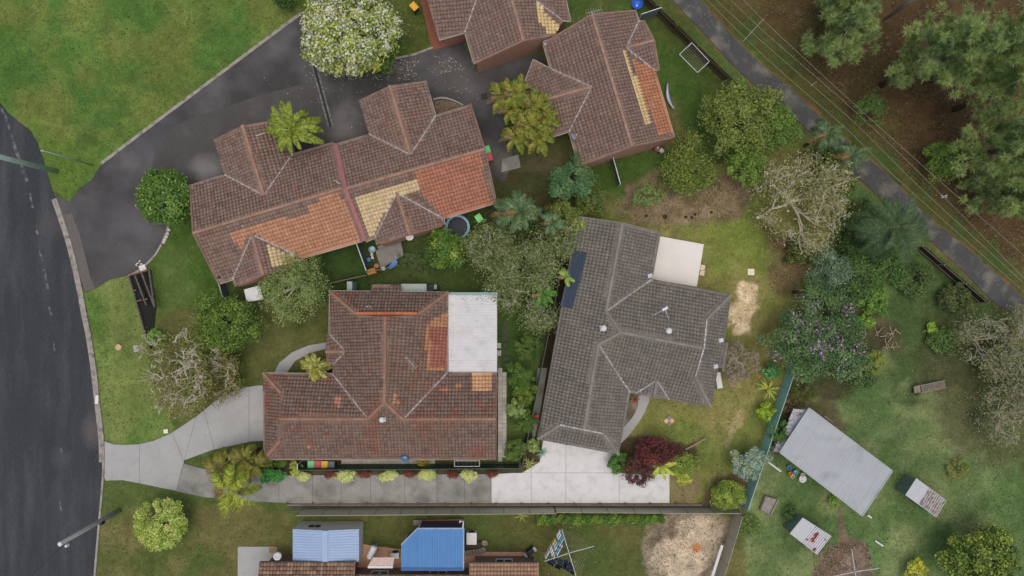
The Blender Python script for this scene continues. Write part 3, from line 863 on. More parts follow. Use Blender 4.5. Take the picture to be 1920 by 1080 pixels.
# ---- grey tiled house on the battle-axe block
def house_grey():
    ze, p = 2.5, 20
    X = dict(NW=(1084, 406), NR=(1167, 418), NE=(1237.5, 436), I1=(1221.5, 524), J1=(1136, 584), PK=(1164, 623), J2=(1122, 645.5), SR=(1094.5, 805),
             G1=(1050, 796), G2=(1132, 812.5), SW=(1009, 822), SE=(1159, 851), I2=(1181, 735.5), NE2=(1369.5, 553), G3=(1325, 598), ER=(1319, 653), G4=(1303, 706),
             SE2=(1331, 761), b1=(1357, 641), b2=(1365, 642), b3=(1357.5, 690), b4=(1346, 689), A1=(1191, 737.5), AP=(1231, 713), AF=(1225.5, 746.5), A2=(1254, 748.5))
    z = {k: ze for k in X}
    we = (X['SW'], X['NW'])
    for k in ('NR', 'J1', 'J2', 'SR', 'PK'): z[k] = zr(X[k], *we, ze, p)
    z['G1'] = z['G2'] = (ze + z['SR']) / 2 + .15
    z['ER'] = z['PK']
    z['G3'] = z['G4'] = ze + (z['PK'] - ze) * .55
    z['AP'] = zr(X['AP'], X['I2'], X['SE2'], ze, p); z['AF'] = z['AP'] - .02
    for k in ('b2', 'b3'): z[k] = ze - .16
    v = {k: W(*X[k], z[k]) for k in X}
    root = thing('grey_tiled_house', 'house with a dark grey tiled roof of several ridges on the large lot', 'house', W(1180, 640))
    g = lambda s: [v[k] for k in s.split()]
    planes = [g('NW SW G1 SR J2 PK J1 NR'), g('NR J1 I1 NE'), g('J1 PK ER G3 NE2 I1'), g('PK J2 I2 A1 AP A2 SE2 G4 ER'), g('J2 SR G2 SE I2'), g('SW SE G2 G1'),
              g('G3 G4 SE2 b4 b3 b2 b1 NE2'), g('A1 AF AP'), g('AF A2 AP')]
    mg = C(111, 107, 100, 1.12)
    mats = palette(mg, [(C(107, 103, 97, 1.12), .3), (C(115, 111, 103, 1.12), .25), (C(113, 106, 97, 1.12), .1)], jitter=.045)
    roof_tiles(root, planes, mats, GREY_TILE)
    l = lambda s: [tuple(v[k] for k in q.split('-')) for q in s.split()]
    caps(root, l('NR-J1 J1-PK PK-J2 J2-SR SW-G1 SE-G2 PK-ER NE2-G3 SE2-G4 AP-AF'), capcol(128, 125, 116), TILE)
    flash(root, l('I1-J1 I2-J2 A1-AP A2-AP'), .14)
    flash(root, l('G1-SR SR-G2 G3-ER ER-G4'), .16, .17, 'gablet_flashing', mat('white_flashing', C(186, 188, 190), var=.2, fine=9, finevar=.2))
    # small gablets under the ridge ends
    for a, t, b in (('G1', 'SR', 'G2'), ('G3', 'ER', 'G4')):
        MB().add([v[a], v[b], v[t] - Vector((0, 0, .03))], [(0, 1, 2)]).build('gablet', BRICK_CREAM, root)
    gutters(root, l('NW-SW SW-SE SE-I2 I2-A1 A2-SE2 SE2-b4 b3-b2 b1-NE2 NE2-I1 I1-NE'), GUTTER_DARK)
    walls(root, g('NW NE I1 NE2 SE2 I2 SE SW'), ze - .06, BRICK_CREAM, [(v['NW'], v['NR'], v['NE'])])
    # fittings on the roof
    def on(px, py, a, b, pitch=p, dz=.12): return W(px, py, zr((px, py), a, b, ze, pitch) + dz)
    for (px, py, e) in ((1130, 615, we), (1252, 620, (X['I1'], X['NE2']))):
        c = on(px, py, *e)
        b = MB().box(c, (.5, .5, .12), .2).build('vent_base', METAL_WHITE, root)
        MB().lathe(c + Vector((.05, 0, .06)), [(.16, 0), (.17, .1), (.27, .14), (.29, .25), (.22, .37), (.06, .42)], 16).build('vent_dome', METAL_WHITE, b, True)
    for (px, py, zz) in ((1219, 517, .0), (1324, 590, .55), (1352, 638, .0), (1342, 687, .0)):
        MB().box(W(px, py, ze + .28 + zz), (.42, .36, .1), .2).build('roof_flashing', mat('white_flashing'), root)
    return root, v
hg, hgv = house_grey()
# solar pool mat lying on the grey roof
ze = 2.5
mtm = mat('solar_mat', C(52, 66, 82), rough=.6, var=.1, fine=18, finevar=.15)
sm = thing('solar_heating_mat', 'dark blue solar heating mat lying on the west side of the grey roof', 'solar mat', W(1075, 530, 2.7))
we = ((1009, 822), (1084, 406))
def onw(px, py, dz): return W(px, py, zr((px, py), *we, ze, 20) + dz)
for i in range(4):
    def L_(t, s): return (1075 + 25 * s - 25 * t - 1 * s * t, 470 + 4 * s + 104 * t)
    s0, s1 = i / 4 + .01, (i + 1) / 4 - .01
    m = MB()
    a, b, c, d = [onw(*L_(t, s), .21) for t, s in ((0, s0), (0, s1), (1, s1), (1, s0))]
    up = Vector((0, 0, .03))
    m.add([a, b, c, d, a + up, b + up, c + up, d + up], [(4, 7, 6, 5), (0, 1, 5, 4), (1, 2, 6, 5), (2, 3, 7, 6), (3, 0, 4, 7)])
    for k in range(22):
        t = (k + .5) / 22
        m.beam(onw(*L_(t, s0), .255), onw(*L_(t, s1), .255), .05, .04)
    m.build('mat_strip', mtm, sm)

# ---- brown tiled house beside it, with the white patio roof
def house_brown():
    ze, p = 2.6, 22
    X = dict(NW=(618.5, 546), N1=(697, 546.5), N2=(697.5, 535), N3=(751, 535), N4=(751.5, 547), NE=(840, 548.5), HL=(669, 590), HR=(783, 590), NR=(722.5, 594), SR=(721, 754),
             VL=(690, 785), VR=(756, 786), WR=(526, 785), GW1=(528, 737), GW2=(527, 825), W1=(495, 700), W2=(495, 861), SE=(930, 861), ER=(930, 785), NE2=(932, 699.5),
             I1=(624, 701), I2=(838.5, 699), P1=(617.5, 625), P2=(648, 659), P3=(624.5, 683), PF=(611.5, 659), Pa=(612.5, 630), Pb=(613, 681))
    z = {k: ze for k in X}
    for k in ('WR', 'VL', 'VR', 'ER', 'SR'): z[k] = zr(X[k], X['W2'], X['SE'], ze, p)
    z['NR'] = z['SR']
    for k in ('HL', 'HR'): z[k] = ze + (z['NR'] - ze) * .72
    for k in ('GW1', 'GW2'): z[k] = ze + (z['WR'] - ze) * .55
    z['P2'] = ze + .75; z['PF'] = ze + .72
    z['N2'] = z['N3'] = ze - .22
    v = {k: W(*X[k], z[k]) for k in X}
    # straighten the paired ridges
    root = thing('brown_tiled_house', 'house with a weathered brown tiled roof and a white flat patio roof', 'house', W(715, 700))
    g = lambda s: [v[k] for k in s.split()]
    planes = [g('NW P1 P2 P3 I1 VL SR NR HL'), g('NR SR VR I2 NE HR'), g('HL HR NE N4 N3 N2 N1 NW'), g('W1 I1 VL WR GW1')[::-1], g('W1 GW1 GW2 W2'), g('W2 GW2 WR VL SR VR ER SE'),
              g('I2 NE2 ER VR'), g('Pa PF P2 P1'), g('PF Pb P3 P2')]
    bc = C(115, 98, 88, 1.14)
    orange = C(172, 128, 96); red = C(152, 100, 86); pale = C(196, 156, 118); pink = C(180, 130, 108)
    zones = [([(797, 603), (805, 603), (805, 598), (815, 598), (815, 593), (830, 593), (830, 586), (842, 586), (842, 690), (826, 694), (797, 695)], orange), ([(805, 613), (842, 613), (842, 686), (806, 686)], red),
             ([(882, 700), (920, 700), (920, 735), (882, 735)], pale), ([(629, 747), (638, 747), (638, 762), (629, 762)], pink), ([(575, 830), (582, 830), (582, 837), (575, 837)], pink),
             ([(738, 738), (746, 738), (746, 756), (738, 756)], orange), ([(825, 724), (838, 724), (838, 734), (825, 734)], C(170, 112, 84)), ([(856, 719), (864, 719), (864, 726), (856, 726)], orange)]
    pal = palette(bc, [(C(106, 88, 78, 1.12), .3), (C(117, 96, 84, 1.12), .25), (C(122, 92, 78, 1.12), .04)], zones, .045, blot=C(124, 90, 76, 1.1))
    roof_tiles(root, planes, pal, TILE)
    l = lambda s: [tuple(v[k] for k in q.split('-')) for q in s.split()]
    caps(root, l('NR-SR WR-VL VL-SR SR-VR VR-ER W1-GW1 W2-GW2 NW-HL NE-HR PF-P2'), capcol(144, 112, 94), TILE)
    caps(root, [(v['HL'] + Vector((0, .12, .1)), v['HR'] + Vector((0, .12, .1)))], capcol(176, 108, 78), TILE, .13, 'orange_capping')
    flash(root, l('I1-VL I2-VR P1-P2 P3-P2'), .14)
    MB().add([v['HL'], v['HR'], v['NR'] - Vector((0, 0, .02))], [(0, 1, 2)]).build('gablet', mat('orange_render', C(176, 108, 78)), root)
    MB().add([v['GW1'], v['GW2'], v['WR'] - Vector((0, 0, .02))], [(0, 1, 2)]).build('gablet', mat('orange_render'), root)
    gutters(root, l('NW-N1 N2-N3 N4-NE NE-I2 I2-NE2 W1-I1 W1-W2 W2-SE NW-P1'), GUTTER)
    walls(root, g('NW NE I2 NE2 SE W2 W1 I1'), ze - .06, BRICK_BROWN, [(v['SE'], v['ER'], v['NE2']), (v['Pa'], v['PF'], v['Pb'])])
    # flat patio roof: pale ribbed sheets, each its own
    A, B, Cc, D = W(841, 697, 2.5), W(932, 697, 2.45), W(932, 549, 2.45), W(841, 549, 2.5)
    corr(root, A, B, D, Cc, METAL_PALE, .25, .012, 1.0, 'roof_sheet')
    gutters(root, [(W(840, 698, 2.42), W(933, 698, 2.42))], GUTTER_GREEN, .15)
    MB().beam(W(840, 550.5, 2.50), W(933, 550.5, 2.50), .24, .14).build('gutter', GUTTER_GREEN, root)
    for x in (846, 928):
        for y in (553, 625, 692):
            MB().beam(W(x, y, 0), Vector((*W(x, y, 0).xy, 2.4)), .09, .09).build('post', GUTTER_GREEN, root)
    # fittings
    for px, py, zz in ((691, 579, 3.6), (743, 680, 4.3)):
        s = MB().box(W(px, py, zz + .1), (.45, .45, .16)).build('roof_vent', METAL_WHITE, root, bevel=.03)
        MB().lathe(W(px, py, zz + .18), [(.17, 0), (.17, .05), (.08, .08)], 12).build('vent_cap', METAL_GREY, s)
    c = W(718, 786, zr((718, 786), X['W2'], X['SE'], ze, p) + .12)
    s = MB().box(c, (.5, .42, .12)).build('roof_vent', METAL_WHITE, root)
    MB().lathe(c + Vector((-.05, 0, .06)), [(.16, 0), (.17, .1), (.25, .14), (.26, .25), (.2, .36), (.05, .4)], 14).build('vent_cap', METAL_WHITE, s, True)
    return root, v

def corr(parent, A, D, B, Cq, material, pitch, depth, sheet_w, name='roof_sheet', thick=.0):
    """ribbed metal between A-B (across the ribs) and D-Cq, split into sheets; ribs run from A to D"""
    A, B, Cq, D = Vector(A), Vector(B), Vector(Cq), Vector(D)
    w = ((B - A).length + (Cq - D).length) / 2
    ns = max(1, round(w / sheet_w))
    nrm = (B - A).cross(D - A).normalized()
    if abs(nrm.z) > .2 and nrm.z < 0: nrm = -nrm
    out = []
    for s in range(ns):
        m = MB()
        nr = max(1, round(w / ns / pitch))
        prof = []
        for k in range(nr):
            for t, h in ((0, 0), (.55, 0), (.65, 1), (.85, 1), (.95, 0)):
                prof.append(((k + t) / nr, h))
        prof.append((1.0, 0))
        lo, hi = s / ns, (s + 1) / ns - .0006
        vs = []
        for t, h in prof:
            f = lo + (hi - lo) * t
            vs += [A.lerp(B, f) + nrm * depth * h, D.lerp(Cq, f) + nrm * depth * h]
        m.add(vs, [(2 * i, 2 * i + 2, 2 * i + 3, 2 * i + 1) for i in range(len(prof) - 1)])
        out.append(m.build(name, material, parent))
    return out
hb, hbv = house_brown()

# ---- twin villa in the middle: two attached tiled halves
def house_duplex():
    p = 22
    root = thing('twin_villa', 'pair of attached villas under one long brown, orange and cream tiled roof', 'house', W(645, 355))
    brown = C(121, 104, 94, 1.16)
    alts = [(C(112, 93, 84, 1.12), .3), (C(124, 103, 91, 1.12), .25), (C(124, 96, 83, 1.12), .08)]
    orange = C(176, 132, 105); cream = C(198, 178, 140); terra = C(166, 116, 94)
    zones = [([(432, 436), (577, 397), (577, 382), (636, 360), (652, 390), (676, 452), (571, 487), (478, 440), (466, 442), (452, 475)], orange), ([(497, 455), (552, 480), (562, 492), (512, 503)], cream),
             ([(662, 370), (781, 338), (786, 356), (738, 368), (702, 438), (690, 445)], cream), ([(779, 321), (899, 288), (912, 340), (926, 384), (833, 412), (806, 382), (790, 362), (784, 350)], terra)]
    pal = palette(brown, alts, zones, .045)
    planes, ridges, valleys, gut = [], [], [], []
    gabs = []
    def unit(ze, D):
        z = {k: ze for k in D}
        ne = (D['nwE'], D['neE'])
        for k in ('RW', 'RE', 'AN'): z[k] = zr(D[k], *ne, ze, p)
        zz = (z['RW'] + z['RE']) / 2; z['RW'] = z['RE'] = zz
        z['NRT'] = z['AN']
        z['AS'] = zr(D['AS'], D['sa'], D['sb'], ze, p); z['SRB'] = z['AS'] - .03
        v = {k: W(*D[k], z[k]) for k in D}
        return v
    # left half: stands a little higher
    A = unit(2.9, dict(nwE=(357, 348), i1=(422, 328), NWw=(402, 262), NRT=(455.5, 235.5), NEw=(531, 223), i2=(549, 289), neE=(623, 268), AN=(495.5, 366.5), RW=(363, 437), RE=(642, 353),
                       SW=(411, 532), sa=(437, 524), SWw=(442, 537), SRB=(494, 515), SEw=(571, 496), sb=(568, 484), AS=(473, 440), SE=(680, 452)))
    B = unit(2.5, dict(nwE=(627, 272), i1=(693, 252), NWw=(674, 188), NRT=(731, 161), NEw=(798, 152), i2=(817, 217), neE=(883, 197), AN=(770, 291), RW=(649, 354), RE=(909, 280),
                       SW=(686, 453), sa=(703, 446), SWw=(707, 459), SRB=(768, 439), SEw=(834.5, 421), sb=(832, 410), AS=(744.5, 362), SE=(931, 380)))
    for v in (A, B):
        g = lambda s: [v[k] for k in s.split()]
        planes += [g('nwE i1 AN i2 neE RE RW'), g('RW RE SE sb AS sa SW'), g('NWw NRT AN i1'), g('NRT NEw i2 AN'), g('sa AS SRB SWw'), g('AS sb SEw SRB')]
        l = lambda s: [tuple(v[k] for k in q.split('-')) for q in s.split()]
        ridges += l('RW-RE NRT-AN AS-SRB'); valleys += l('i1-AN i2-AN sa-AS sb-AS')
        gut += l('nwE-i1 NWw-i1 NEw-i2 i2-neE SW-sa sa-SWw SEw-sb sb-SE')
        gabs += [(v['NWw'], v['NRT'], v['NEw']), (v['SWw'], v['SRB'], v['SEw'])]
        walls(root, g('nwE i1 NWw NEw i2 neE SE sb SEw SWw sa SW'), v['SW'].z - .06, BRICK_PINK, [], .45)
    gabs += [(A['nwE'], A['RW'], A['SW']), (B['neE'], B['RE'], B['SE'])]
    roof_tiles(root, planes, pal, TILE)
    caps(root, ridges, capcol(150, 120, 104), TILE)
    verge = [(A['nwE'], A['RW']), (A['RW'], A['SW']), (A['neE'], A['RE']), (A['RE'], A['SE']), (B['neE'], B['RE']), (B['RE'], B['SE'])]
    caps(root, verge, capcol(128, 104, 92), TILE, .09, 'verge_capping')
    flash(root, valleys, .14)
    gutters(root, gut)
    for a, t, b in gabs:
        walls_g = MB()
        nrm = (Vector(b) - Vector(a)).cross(Vector((0, 0, 1))).normalized() * .05
        m_ = (a + b) / 2
        a2, b2 = a.lerp(m_, .08), b.lerp(m_, .08)
        ps = [Vector((a2.x, a2.y, 0)), Vector((b2.x, b2.y, 0)), Vector((b2.x, b2.y, b2.z - .06)), Vector((t.x, t.y, t.z - .1)), Vector((a2.x, a2.y, a2.z - .06))]
        walls_g.add([q + nrm for q in ps] + [q - nrm for q in ps], [(0, 1, 2, 3, 4), (9, 8, 7, 6, 5)] + [(i, (i + 1) % 5, 5 + (i + 1) % 5, 5 + i) for i in range(5)])
        walls_g.build('gable_wall', BRICK_PINK, root)
    # pink fascia where the higher half ends above the lower
    m = MB()
    for a, b in ((A['neE'], A['RE']), (A['RE'], A['SE'])):
        o = Vector((.08, 0, 0)); dn = Vector((0, 0, -.28)); u = Vector((0, 0, .1))
        m.add([a + o + u, b + o + u, b + o + dn + Vector((.3, 0, 0)), a + o + dn + Vector((.3, 0, 0))], [(0, 1, 2, 3)])
    m.build('party_wall_fascia', mat('pink_fascia', C(176, 120, 120), var=.12), root)
    s = MB().box(W(411.5, 520, 3.1), (.5, .5, .14), .35).build('roof_vent', METAL_GREY, root)
    MB().lathe(W(411.5, 520, 3.17), [(.16, 0), (.16, .06), (.07, .09)], 12).build('vent_cap', PLASTIC_BLACK, s)
    return root, A, B
hd, hdA, hdB = house_duplex()

# ---- two villas at the top of the photo
def house_top():
    p, ze = 20, 2.6
    root = thing('gabled_villa', 'villa cut by the top edge with pinkish brick gable and brown tiled roof', 'house', W(960, 30))
    X = dict(a=(789, -60), b=(801, 0), c=(822.5, 75), d=(871.7, 61), e=(889, 120), R1=(981, 76.7), f=(1042, 66), R0=(940, -70), V1=(905, -30), h=(1070, 40), h2=(1052, 44), VR=(1005, 2), h0=(1045, -70))
    z = {k: ze for k in X}
    z['R1'] = z['R0'] = zr(X['R1'], X['d'], X['e'], ze, p)
    z['V1'] = ze + (z['R1'] - ze) * .72
    z['VR'] = ze + (z['R1'] - ze) * .6
    z['a'] = z['b'] = ze + .05
    v = {k: W(*X[k], z[k]) for k in X}
    wr = W(782, -60, ze + 1.2)
    v['a'] = W(775, -60, ze + 1.25); v['b'] = W(799, -8, ze + .9)
    v['V1'] = W(915, -60, ze + 1.35)
    g = lambda s: [v[k] for k in s.split()]
    v['fm'] = W(1054, 38, ze + .0)
    planes = [g('d e R1 R0 V1'), g('R1 f fm VR h0 R0'), g('b c d V1 a'), g('VR fm h h0')]
    brown = C(120, 102, 92, 1.1)
    alts = [(C(114, 97, 88, 1.1), .3), (C(126, 107, 96, 1.1), .25), (C(126, 100, 88, 1.1), .08)]
    pal = palette(brown, alts, [([(1000, 5), (1006, 5), (1050, 48), (1040, 63), (1024, 65), (1018, 41), (1009, 41)], C(202, 180, 134))], .045)
    roof_tiles(root, planes, pal, TILE)
    l = lambda s: [tuple(v[k] for k in q.split('-')) for q in s.split()]
    caps(root, l('R0-R1'), capcol(150, 122, 108), TILE)
    caps(root, l('e-R1 R1-f'), capcol(138, 112, 100), TILE, .09, 'verge_capping')
    flash(root, l('d-V1 VR-fm'), .14)
    gutters(root, l('c-d d-e fm-h h-h0'))
    walls(root, g('b c d e f h h0 a'), ze - .06, BRICK_PINK, [(v['e'], v['R1'], v['f'])], .45)
    MB().beam(W(928, 108, 1.9), W(962, 98, 1.9), .12, .1).build('window_hood', mat('brick_sill', C(140, 96, 80)), root)
    # villa to its right
    root2 = thing('long_gabled_villa', 'long brown gabled villa with cream and terracotta tile strips beside the gravel track', 'house', W(1145, 165))
    X = dict(NW=(1018.5, 82), RN=(1109.5, 28), NE=(1192, 20.7), i0=(1198, 38.5), RS=(1184.5, 274.5), SW=(1085, 311), SE=(1264.4, 257), i1=(1032, 129), i2=(1067, 246.5), AW=(1109, 163), RW=(1010, 191),
             WN=(1000, 112), WN2=(984, 154), WS=(1018, 262), AE=(1174, 90), EN=(1207, 40), RE=(1226, 76.5), ES=(1235, 130), i3=(1228, 133))
    z = {k: ze for k in X}
    z['RN'] = z['RS'] = zr(X['RS'], X['SW'], X['i2'], ze, p)
    z['AW'] = zr(X['AW'], X['SW'], X['NW'], ze, p) ; z['RW'] = z['AW'] - .05
    z['AE'] = zr(X['AE'], X['SE'], X['i3'], ze, p); z['RE'] = z['AE'] - .05
    z['WN'] = ze - .05
    v = {k: W(*X[k], z[k]) for k in X}
    g = lambda s: [v[k] for k in s.split()]
    planes = [g('NW i1 AW i2 SW RS RN'), g('RN RS SE i3 AE i0 NE'), g('i1 WN WN2 RW AW'), g('AW RW WS i2'), g('AE RE EN i0'), g('AE i3 ES RE')]
    pal = palette(brown, alts, [([(1168, 95), (1174, 95), (1220, 230), (1210, 231)], C(202, 180, 134)), ([(1180, 105), (1214, 124), (1228, 131), (1264, 249), (1233, 253), (1221, 205), (1213, 205)], C(174, 122, 94))], .045)
    roof_tiles(root2, planes, pal, TILE)
    l = lambda s: [tuple(v[k] for k in q.split('-')) for q in s.split()]
    caps(root2, l('RN-RS AW-RW AE-RE'), capcol(150, 122, 108), TILE)
    caps(root2, l('NW-RN RN-NE SW-RS RS-SE EN-RE RE-ES'), capcol(138, 112, 100), TILE, .09, 'verge_capping')
    flash(root2, l('i1-AW i2-AW i0-AE i3-AE'), .14)
    gutters(root2, l('NW-i1 i1-WN WN-WN2 WS-i2 i2-SW SE-i3 i3-ES NE-i0 i0-EN'))
    walls(root2, g('NW NE i0 EN ES i3 SE SW i2 WS WN2 WN i1'), ze - .06, BRICK_PINK, [(v['SW'], v['RS'], v['SE']), (v['EN'], v['RE'], v['ES'])], .45)
    MB().box(W(1220, 198, 3.1), (.42, .52, .12), .28).build('skylight', METAL_GREY, root2)
    m = MB()
    m.beam(W(1020, 82, 2.75), W(1044, 71, 2.75), .45, .06)
    m.build('box_gutter', mat('box_gutter_metal', C(150, 166, 180), rough=.4), root2)
    return v
htv = house_top()

# ---- house at the bottom edge with paved courtyard
def house_bottom():
    ze, p = 2.6, 20
    root = thing('courtyard_house', 'brown tiled house cut by the bottom edge around a brick paved courtyard', 'house', W(745, 1120))
    def slope(px0, px1, py, depth_m, zz=ze):
        a, b = W(px0, py, zz), W(px1, py, zz)
        d = Vector((0, -depth_m, depth_m * math.tan(math.radians(p))))
        return [a, b, b + d, a + d], [a + d, b + d, b + 2 * Vector((0, -depth_m, 0)), a + 2 * Vector((0, -depth_m, 0))]
    pl = []
    for (x0, x1, y) in ((487, 667, 1054), (642, 883, 1078), (880, 1010, 1055)):
        zz = ze if y != 1078 else ze + .02
        n_, s_ = slope(x0, x1, y, 4.5, zz); pl += [n_, s_]
    pal = palette(C(128, 104, 88, 1.1), [(C(110, 90, 78, 1.1), .3), (C(146, 122, 104, 1.1), .3)], [([(880, 1050), (1012, 1050), (1012, 1200), (880, 1200)], C(158, 128, 106))], .045)
    roof_tiles(root, pl, pal, TILE)
    gutters(root, [(pl[0][0], pl[0][1]), (pl[2][0], pl[2][1]), (pl[4][0], pl[4][1])], GUTTER_DARK)
    caps(root, [(pl[i][3], pl[i][2]) for i in (0, 2, 4)], capcol(150, 122, 104), TILE)
    for i in (0, 2, 4):
        f = [pl[i][0], pl[i][1], pl[i + 1][2], pl[i + 1][3]]
        walls(root, f, ze - .08, BRICK_BROWN, [], .4)
house_bottom()

# ------------------------------------------------------------------ sheds and covered areas
def up_(p, z): return Vector((p.x, p.y, z))
def metal_shed(name, label, roof_px, zlo, zhi, roofm, wallm, cat='shed', pitch=.19, sheet=.76, depth=.03):
    """roof_px: four pixel corners a,b,c,d as seen; ribs run a->d; a-b edge at zlo, d-c edge at zhi"""
    a, b, c, d = W(*roof_px[0], zlo), W(*roof_px[1], zlo), W(*roof_px[2], zhi), W(*roof_px[3], zhi)
    cen = (a + b + c + d) / 4
    root = thing(name, label, cat, (cen.x, cen.y, 0))
    corr(root, a, d, b, c, roofm, pitch, depth, sheet)
    ws = [a.lerp(cen, .05), b.lerp(cen, .05), c.lerp(cen, .05), d.lerp(cen, .05)]
    for i in range(4):
        p, q = ws[i], ws[(i + 1) % 4]
        for s in corr(root, up_(p, 0), up_(p, p.z - .02), up_(q, 0), up_(q, q.z - .02), wallm, .16, .02, 50, 'wall'): pass
    for i in range(4):
        p, q = (a, b, c, d)[i], (a, b, c, d)[(i + 1) % 4]
        MB().beam(p + Vector((0, 0, .01)), q + Vector((0, 0, .01)), .1, .09).build('edge_trim', roofm, root)
    return root
big = metal_shed('large_metal_shed', 'large pale grey metal shed standing at an angle on the right lawn', [(1461.7, 848), (1616.7, 967), (1673, 883), (1516.7, 765)], 2.5, 2.5, METAL_SHED, mat('cream_wall_metal', C(190, 184, 174)), pitch=.25, depth=.014)
# broken lean-to beside it
lt = thing('broken_lean_to', 'broken whitewashed lean-to roof at the west end of the grey shed', 'lean-to', W(1485, 800))
m = MB(); rg = random.Random(4)
la, lb, lc, ld = W(1450, 846, 1.7), W(1462, 848, 2.2), W(1516, 768, 2.2), W(1488, 766, 1.7)
for i in range(11):
    t0, t1 = i / 11, (i + .93) / 11
    cut = rg.uniform(0, .35) if 2 < i < 9 else 0
    a = la.lerp(ld, t0).lerp(lb.lerp(lc, t0), cut); b = la.lerp(ld, t1).lerp(lb.lerp(lc, t1), cut)
    z = Vector((0, 0, rg.uniform(-.03, .03)))
    MB().add([a + z, b + z, lb.lerp(lc, t1) + z, lb.lerp(lc, t0) + z, a + z - Vector((0, 0, .03)), b + z - Vector((0, 0, .03)), lb.lerp(lc, t1) + z - Vector((0, 0, .03)), lb.lerp(lc, t0) + z - Vector((0, 0, .03))],
             [(0, 3, 2, 1), (4, 5, 6, 7), (0, 1, 5, 4), (2, 3, 7, 6)]).build('board', mat('flaky_white_board', C(176, 178, 182), var=.15, fine=5, finevar=.35, stain=(C(110, 112, 112), 3, .55, .65)), lt)
for p in (la, ld): MB().beam(up_(p, 0), p, .09, .09).build('post', TIMBER, lt)

def small_shed(label, front_px, far_px, rust, wallm):
    """front_px: roof edge over the green end wall (2 px points), far_px: the other two roof corners"""
    zl, zh = 1.9, 1.75
    a, b = W(*front_px[0], zl), W(*front_px[1], zl)
    c, d = W(*far_px[1], zh), W(*far_px[0], zh)
    cen = (a + b + c + d) / 4
    root = thing('garden_shed', label, 'shed', (cen.x, cen.y, 0), group='garden sheds on the right lawn')
    m1, m2 = a.lerp(d, .42), b.lerp(c, .42)
    pale = mat('pale_shed_roof', C(176, 180, 182), rough=.5, var=.05, finevar=.04)
    corr(root, a, b, m1, m2, pale, .5, .015, .7)
    corr(root, m1, m2, d, c, rust, .2, .075, .72)
    ws = [p.lerp(cen, .04) for p in (a, b, c, d)]
    for i in range(4):
        p, q = ws[i], ws[(i + 1) % 4]
        corr(root, up_(p, 0), up_(p, p.z - .02), up_(q, 0), up_(q, q.z - .02), wallm, .2, .02, 50, 'wall')
    for p, q in ((a, b), (b, c), (c, d), (d, a)):
        MB().beam(p, q, .06, .07).build('edge_trim', pale, root)
    return root
GRN = mat('shed_green', C(112, 130, 122), rough=.5, var=.06)
small_shed('small metal shed with green end wall and weathered striped roof right of the large shed', ((1718, 897), (1698, 928)), ((1773, 938), (1755, 969)),
           mat('weathered_roof', C(172, 168, 166), var=.2, scale=4, fine=8, finevar=.3, stain=(C(120, 110, 104), 4, .5, .6)), GRN)
small_shed('small metal shed with red rust blotches on its roof below the large shed', ((1505, 971), (1481.5, 1000)), ((1558, 1005), (1531.7, 1039)),
           mat('rusty_roof', C(188, 188, 192), var=.06, finevar=.05, stain=(C(132, 60, 42), 1.5, .585, .615)), GRN)

# light blue gable shed at the bottom
bs = thing('blue_gable_shed', 'light blue metal garden shed with a low gable behind the beige fence', 'shed', W(625, 1005))
zb = 2.25
A1, A2, M1, M2, B1, B2 = W(549, 992, zb), W(549, 1053, zb), W(609.5, 995, zb + .35), W(609.5, 1054, zb + .35), W(673, 992, zb), W(673, 1053, zb)
corr(bs, A1, M1, A2, M2, BLUE_LIGHT, .22, .035, .7); corr(bs, B1, M1, B2, M2, BLUE_LIGHT, .22, .035, .7)
MB().beam(M1 + Vector((0, 0, .03)), M2 + Vector((0, 0, .03)), .5, .04).build('ridge_cap', BLUE_LIGHT, bs)
wm = mat('white_wall_metal', C(198, 198, 194), rough=.5, var=.05)
cen = (A1 + A2 + B1 + B2) / 4
w_ = [p.lerp(cen, .03) for p in (A1, B1, B2, A2)]
for i in range(4):
    p, q = w_[i], w_[(i + 1) % 4]
    corr(bs, up_(p, 0), up_(p, zb - .02), up_(q, 0), up_(q, zb - .02), wm, .2, .025, 50, 'wall')
MB().add([w_[0], w_[1], M1 + Vector((0, -.08, -.02))], [(0, 1, 2)]).build('gable', wm, bs)
for k in range(2):
    a = w_[0].lerp(w_[1], .19 + .10 * k); b = w_[0].lerp(w_[1], .275 + .10 * k)
    MB().add([Vector((a.x, a.y + .03, 1.1)), Vector((b.x, b.y + .03, 1.1)), Vector((b.x, b.y + .03, 1.7)), Vector((a.x, a.y + .03, 1.7))], [(0, 1, 2, 3)]).build('window', mat('dark_glass', C(40, 42, 44), rough=.2), bs)

# blue patio roof
bp = thing('blue_patio_cover', 'bright blue ribbed metal patio roof with a cut corner over the courtyard', 'patio cover', W(812, 1030))
zp = 2.6
corr(bp, W(752.5, 1021, zp), W(752.5, 1068, zp), W(782.5, 991, zp), W(782.5, 1068, zp), BLUE, .21, .045, .75)
corr(bp, W(782.7, 991, zp), W(782.7, 1068, zp), W(869, 991, zp), W(869, 1068, zp), BLUE, .21, .045, .75)
for a, b in (((752.5, 1021), (782.5, 991)), ((782.5, 990.5), (869, 990.5)), ((869.5, 990), (869, 1068))):
    MB().beam(W(*a, zp - .02), W(*b, zp - .02), .1, .14).build('edge_trim', mat('pale_blue_trim', C(150, 166, 186)), bp)
MB().beam(W(752, 1067.5, zp + .05), W(869, 1067.5, zp + .05), .25, .05).build('ridge_trim', mat('deep_blue_metal', C(64, 100, 152)), bp)
for px, py in ((755, 1022), (784, 993), (866, 993), (866, 1064), (755, 1064)):
    q = W(px, py, zp); MB().beam(up_(q, 0), up_(q, zp - .1), .1, .1).build('post', METAL_WHITE, bp)
q0, q1 = W(785, 992, zp), W(866, 992, zp)
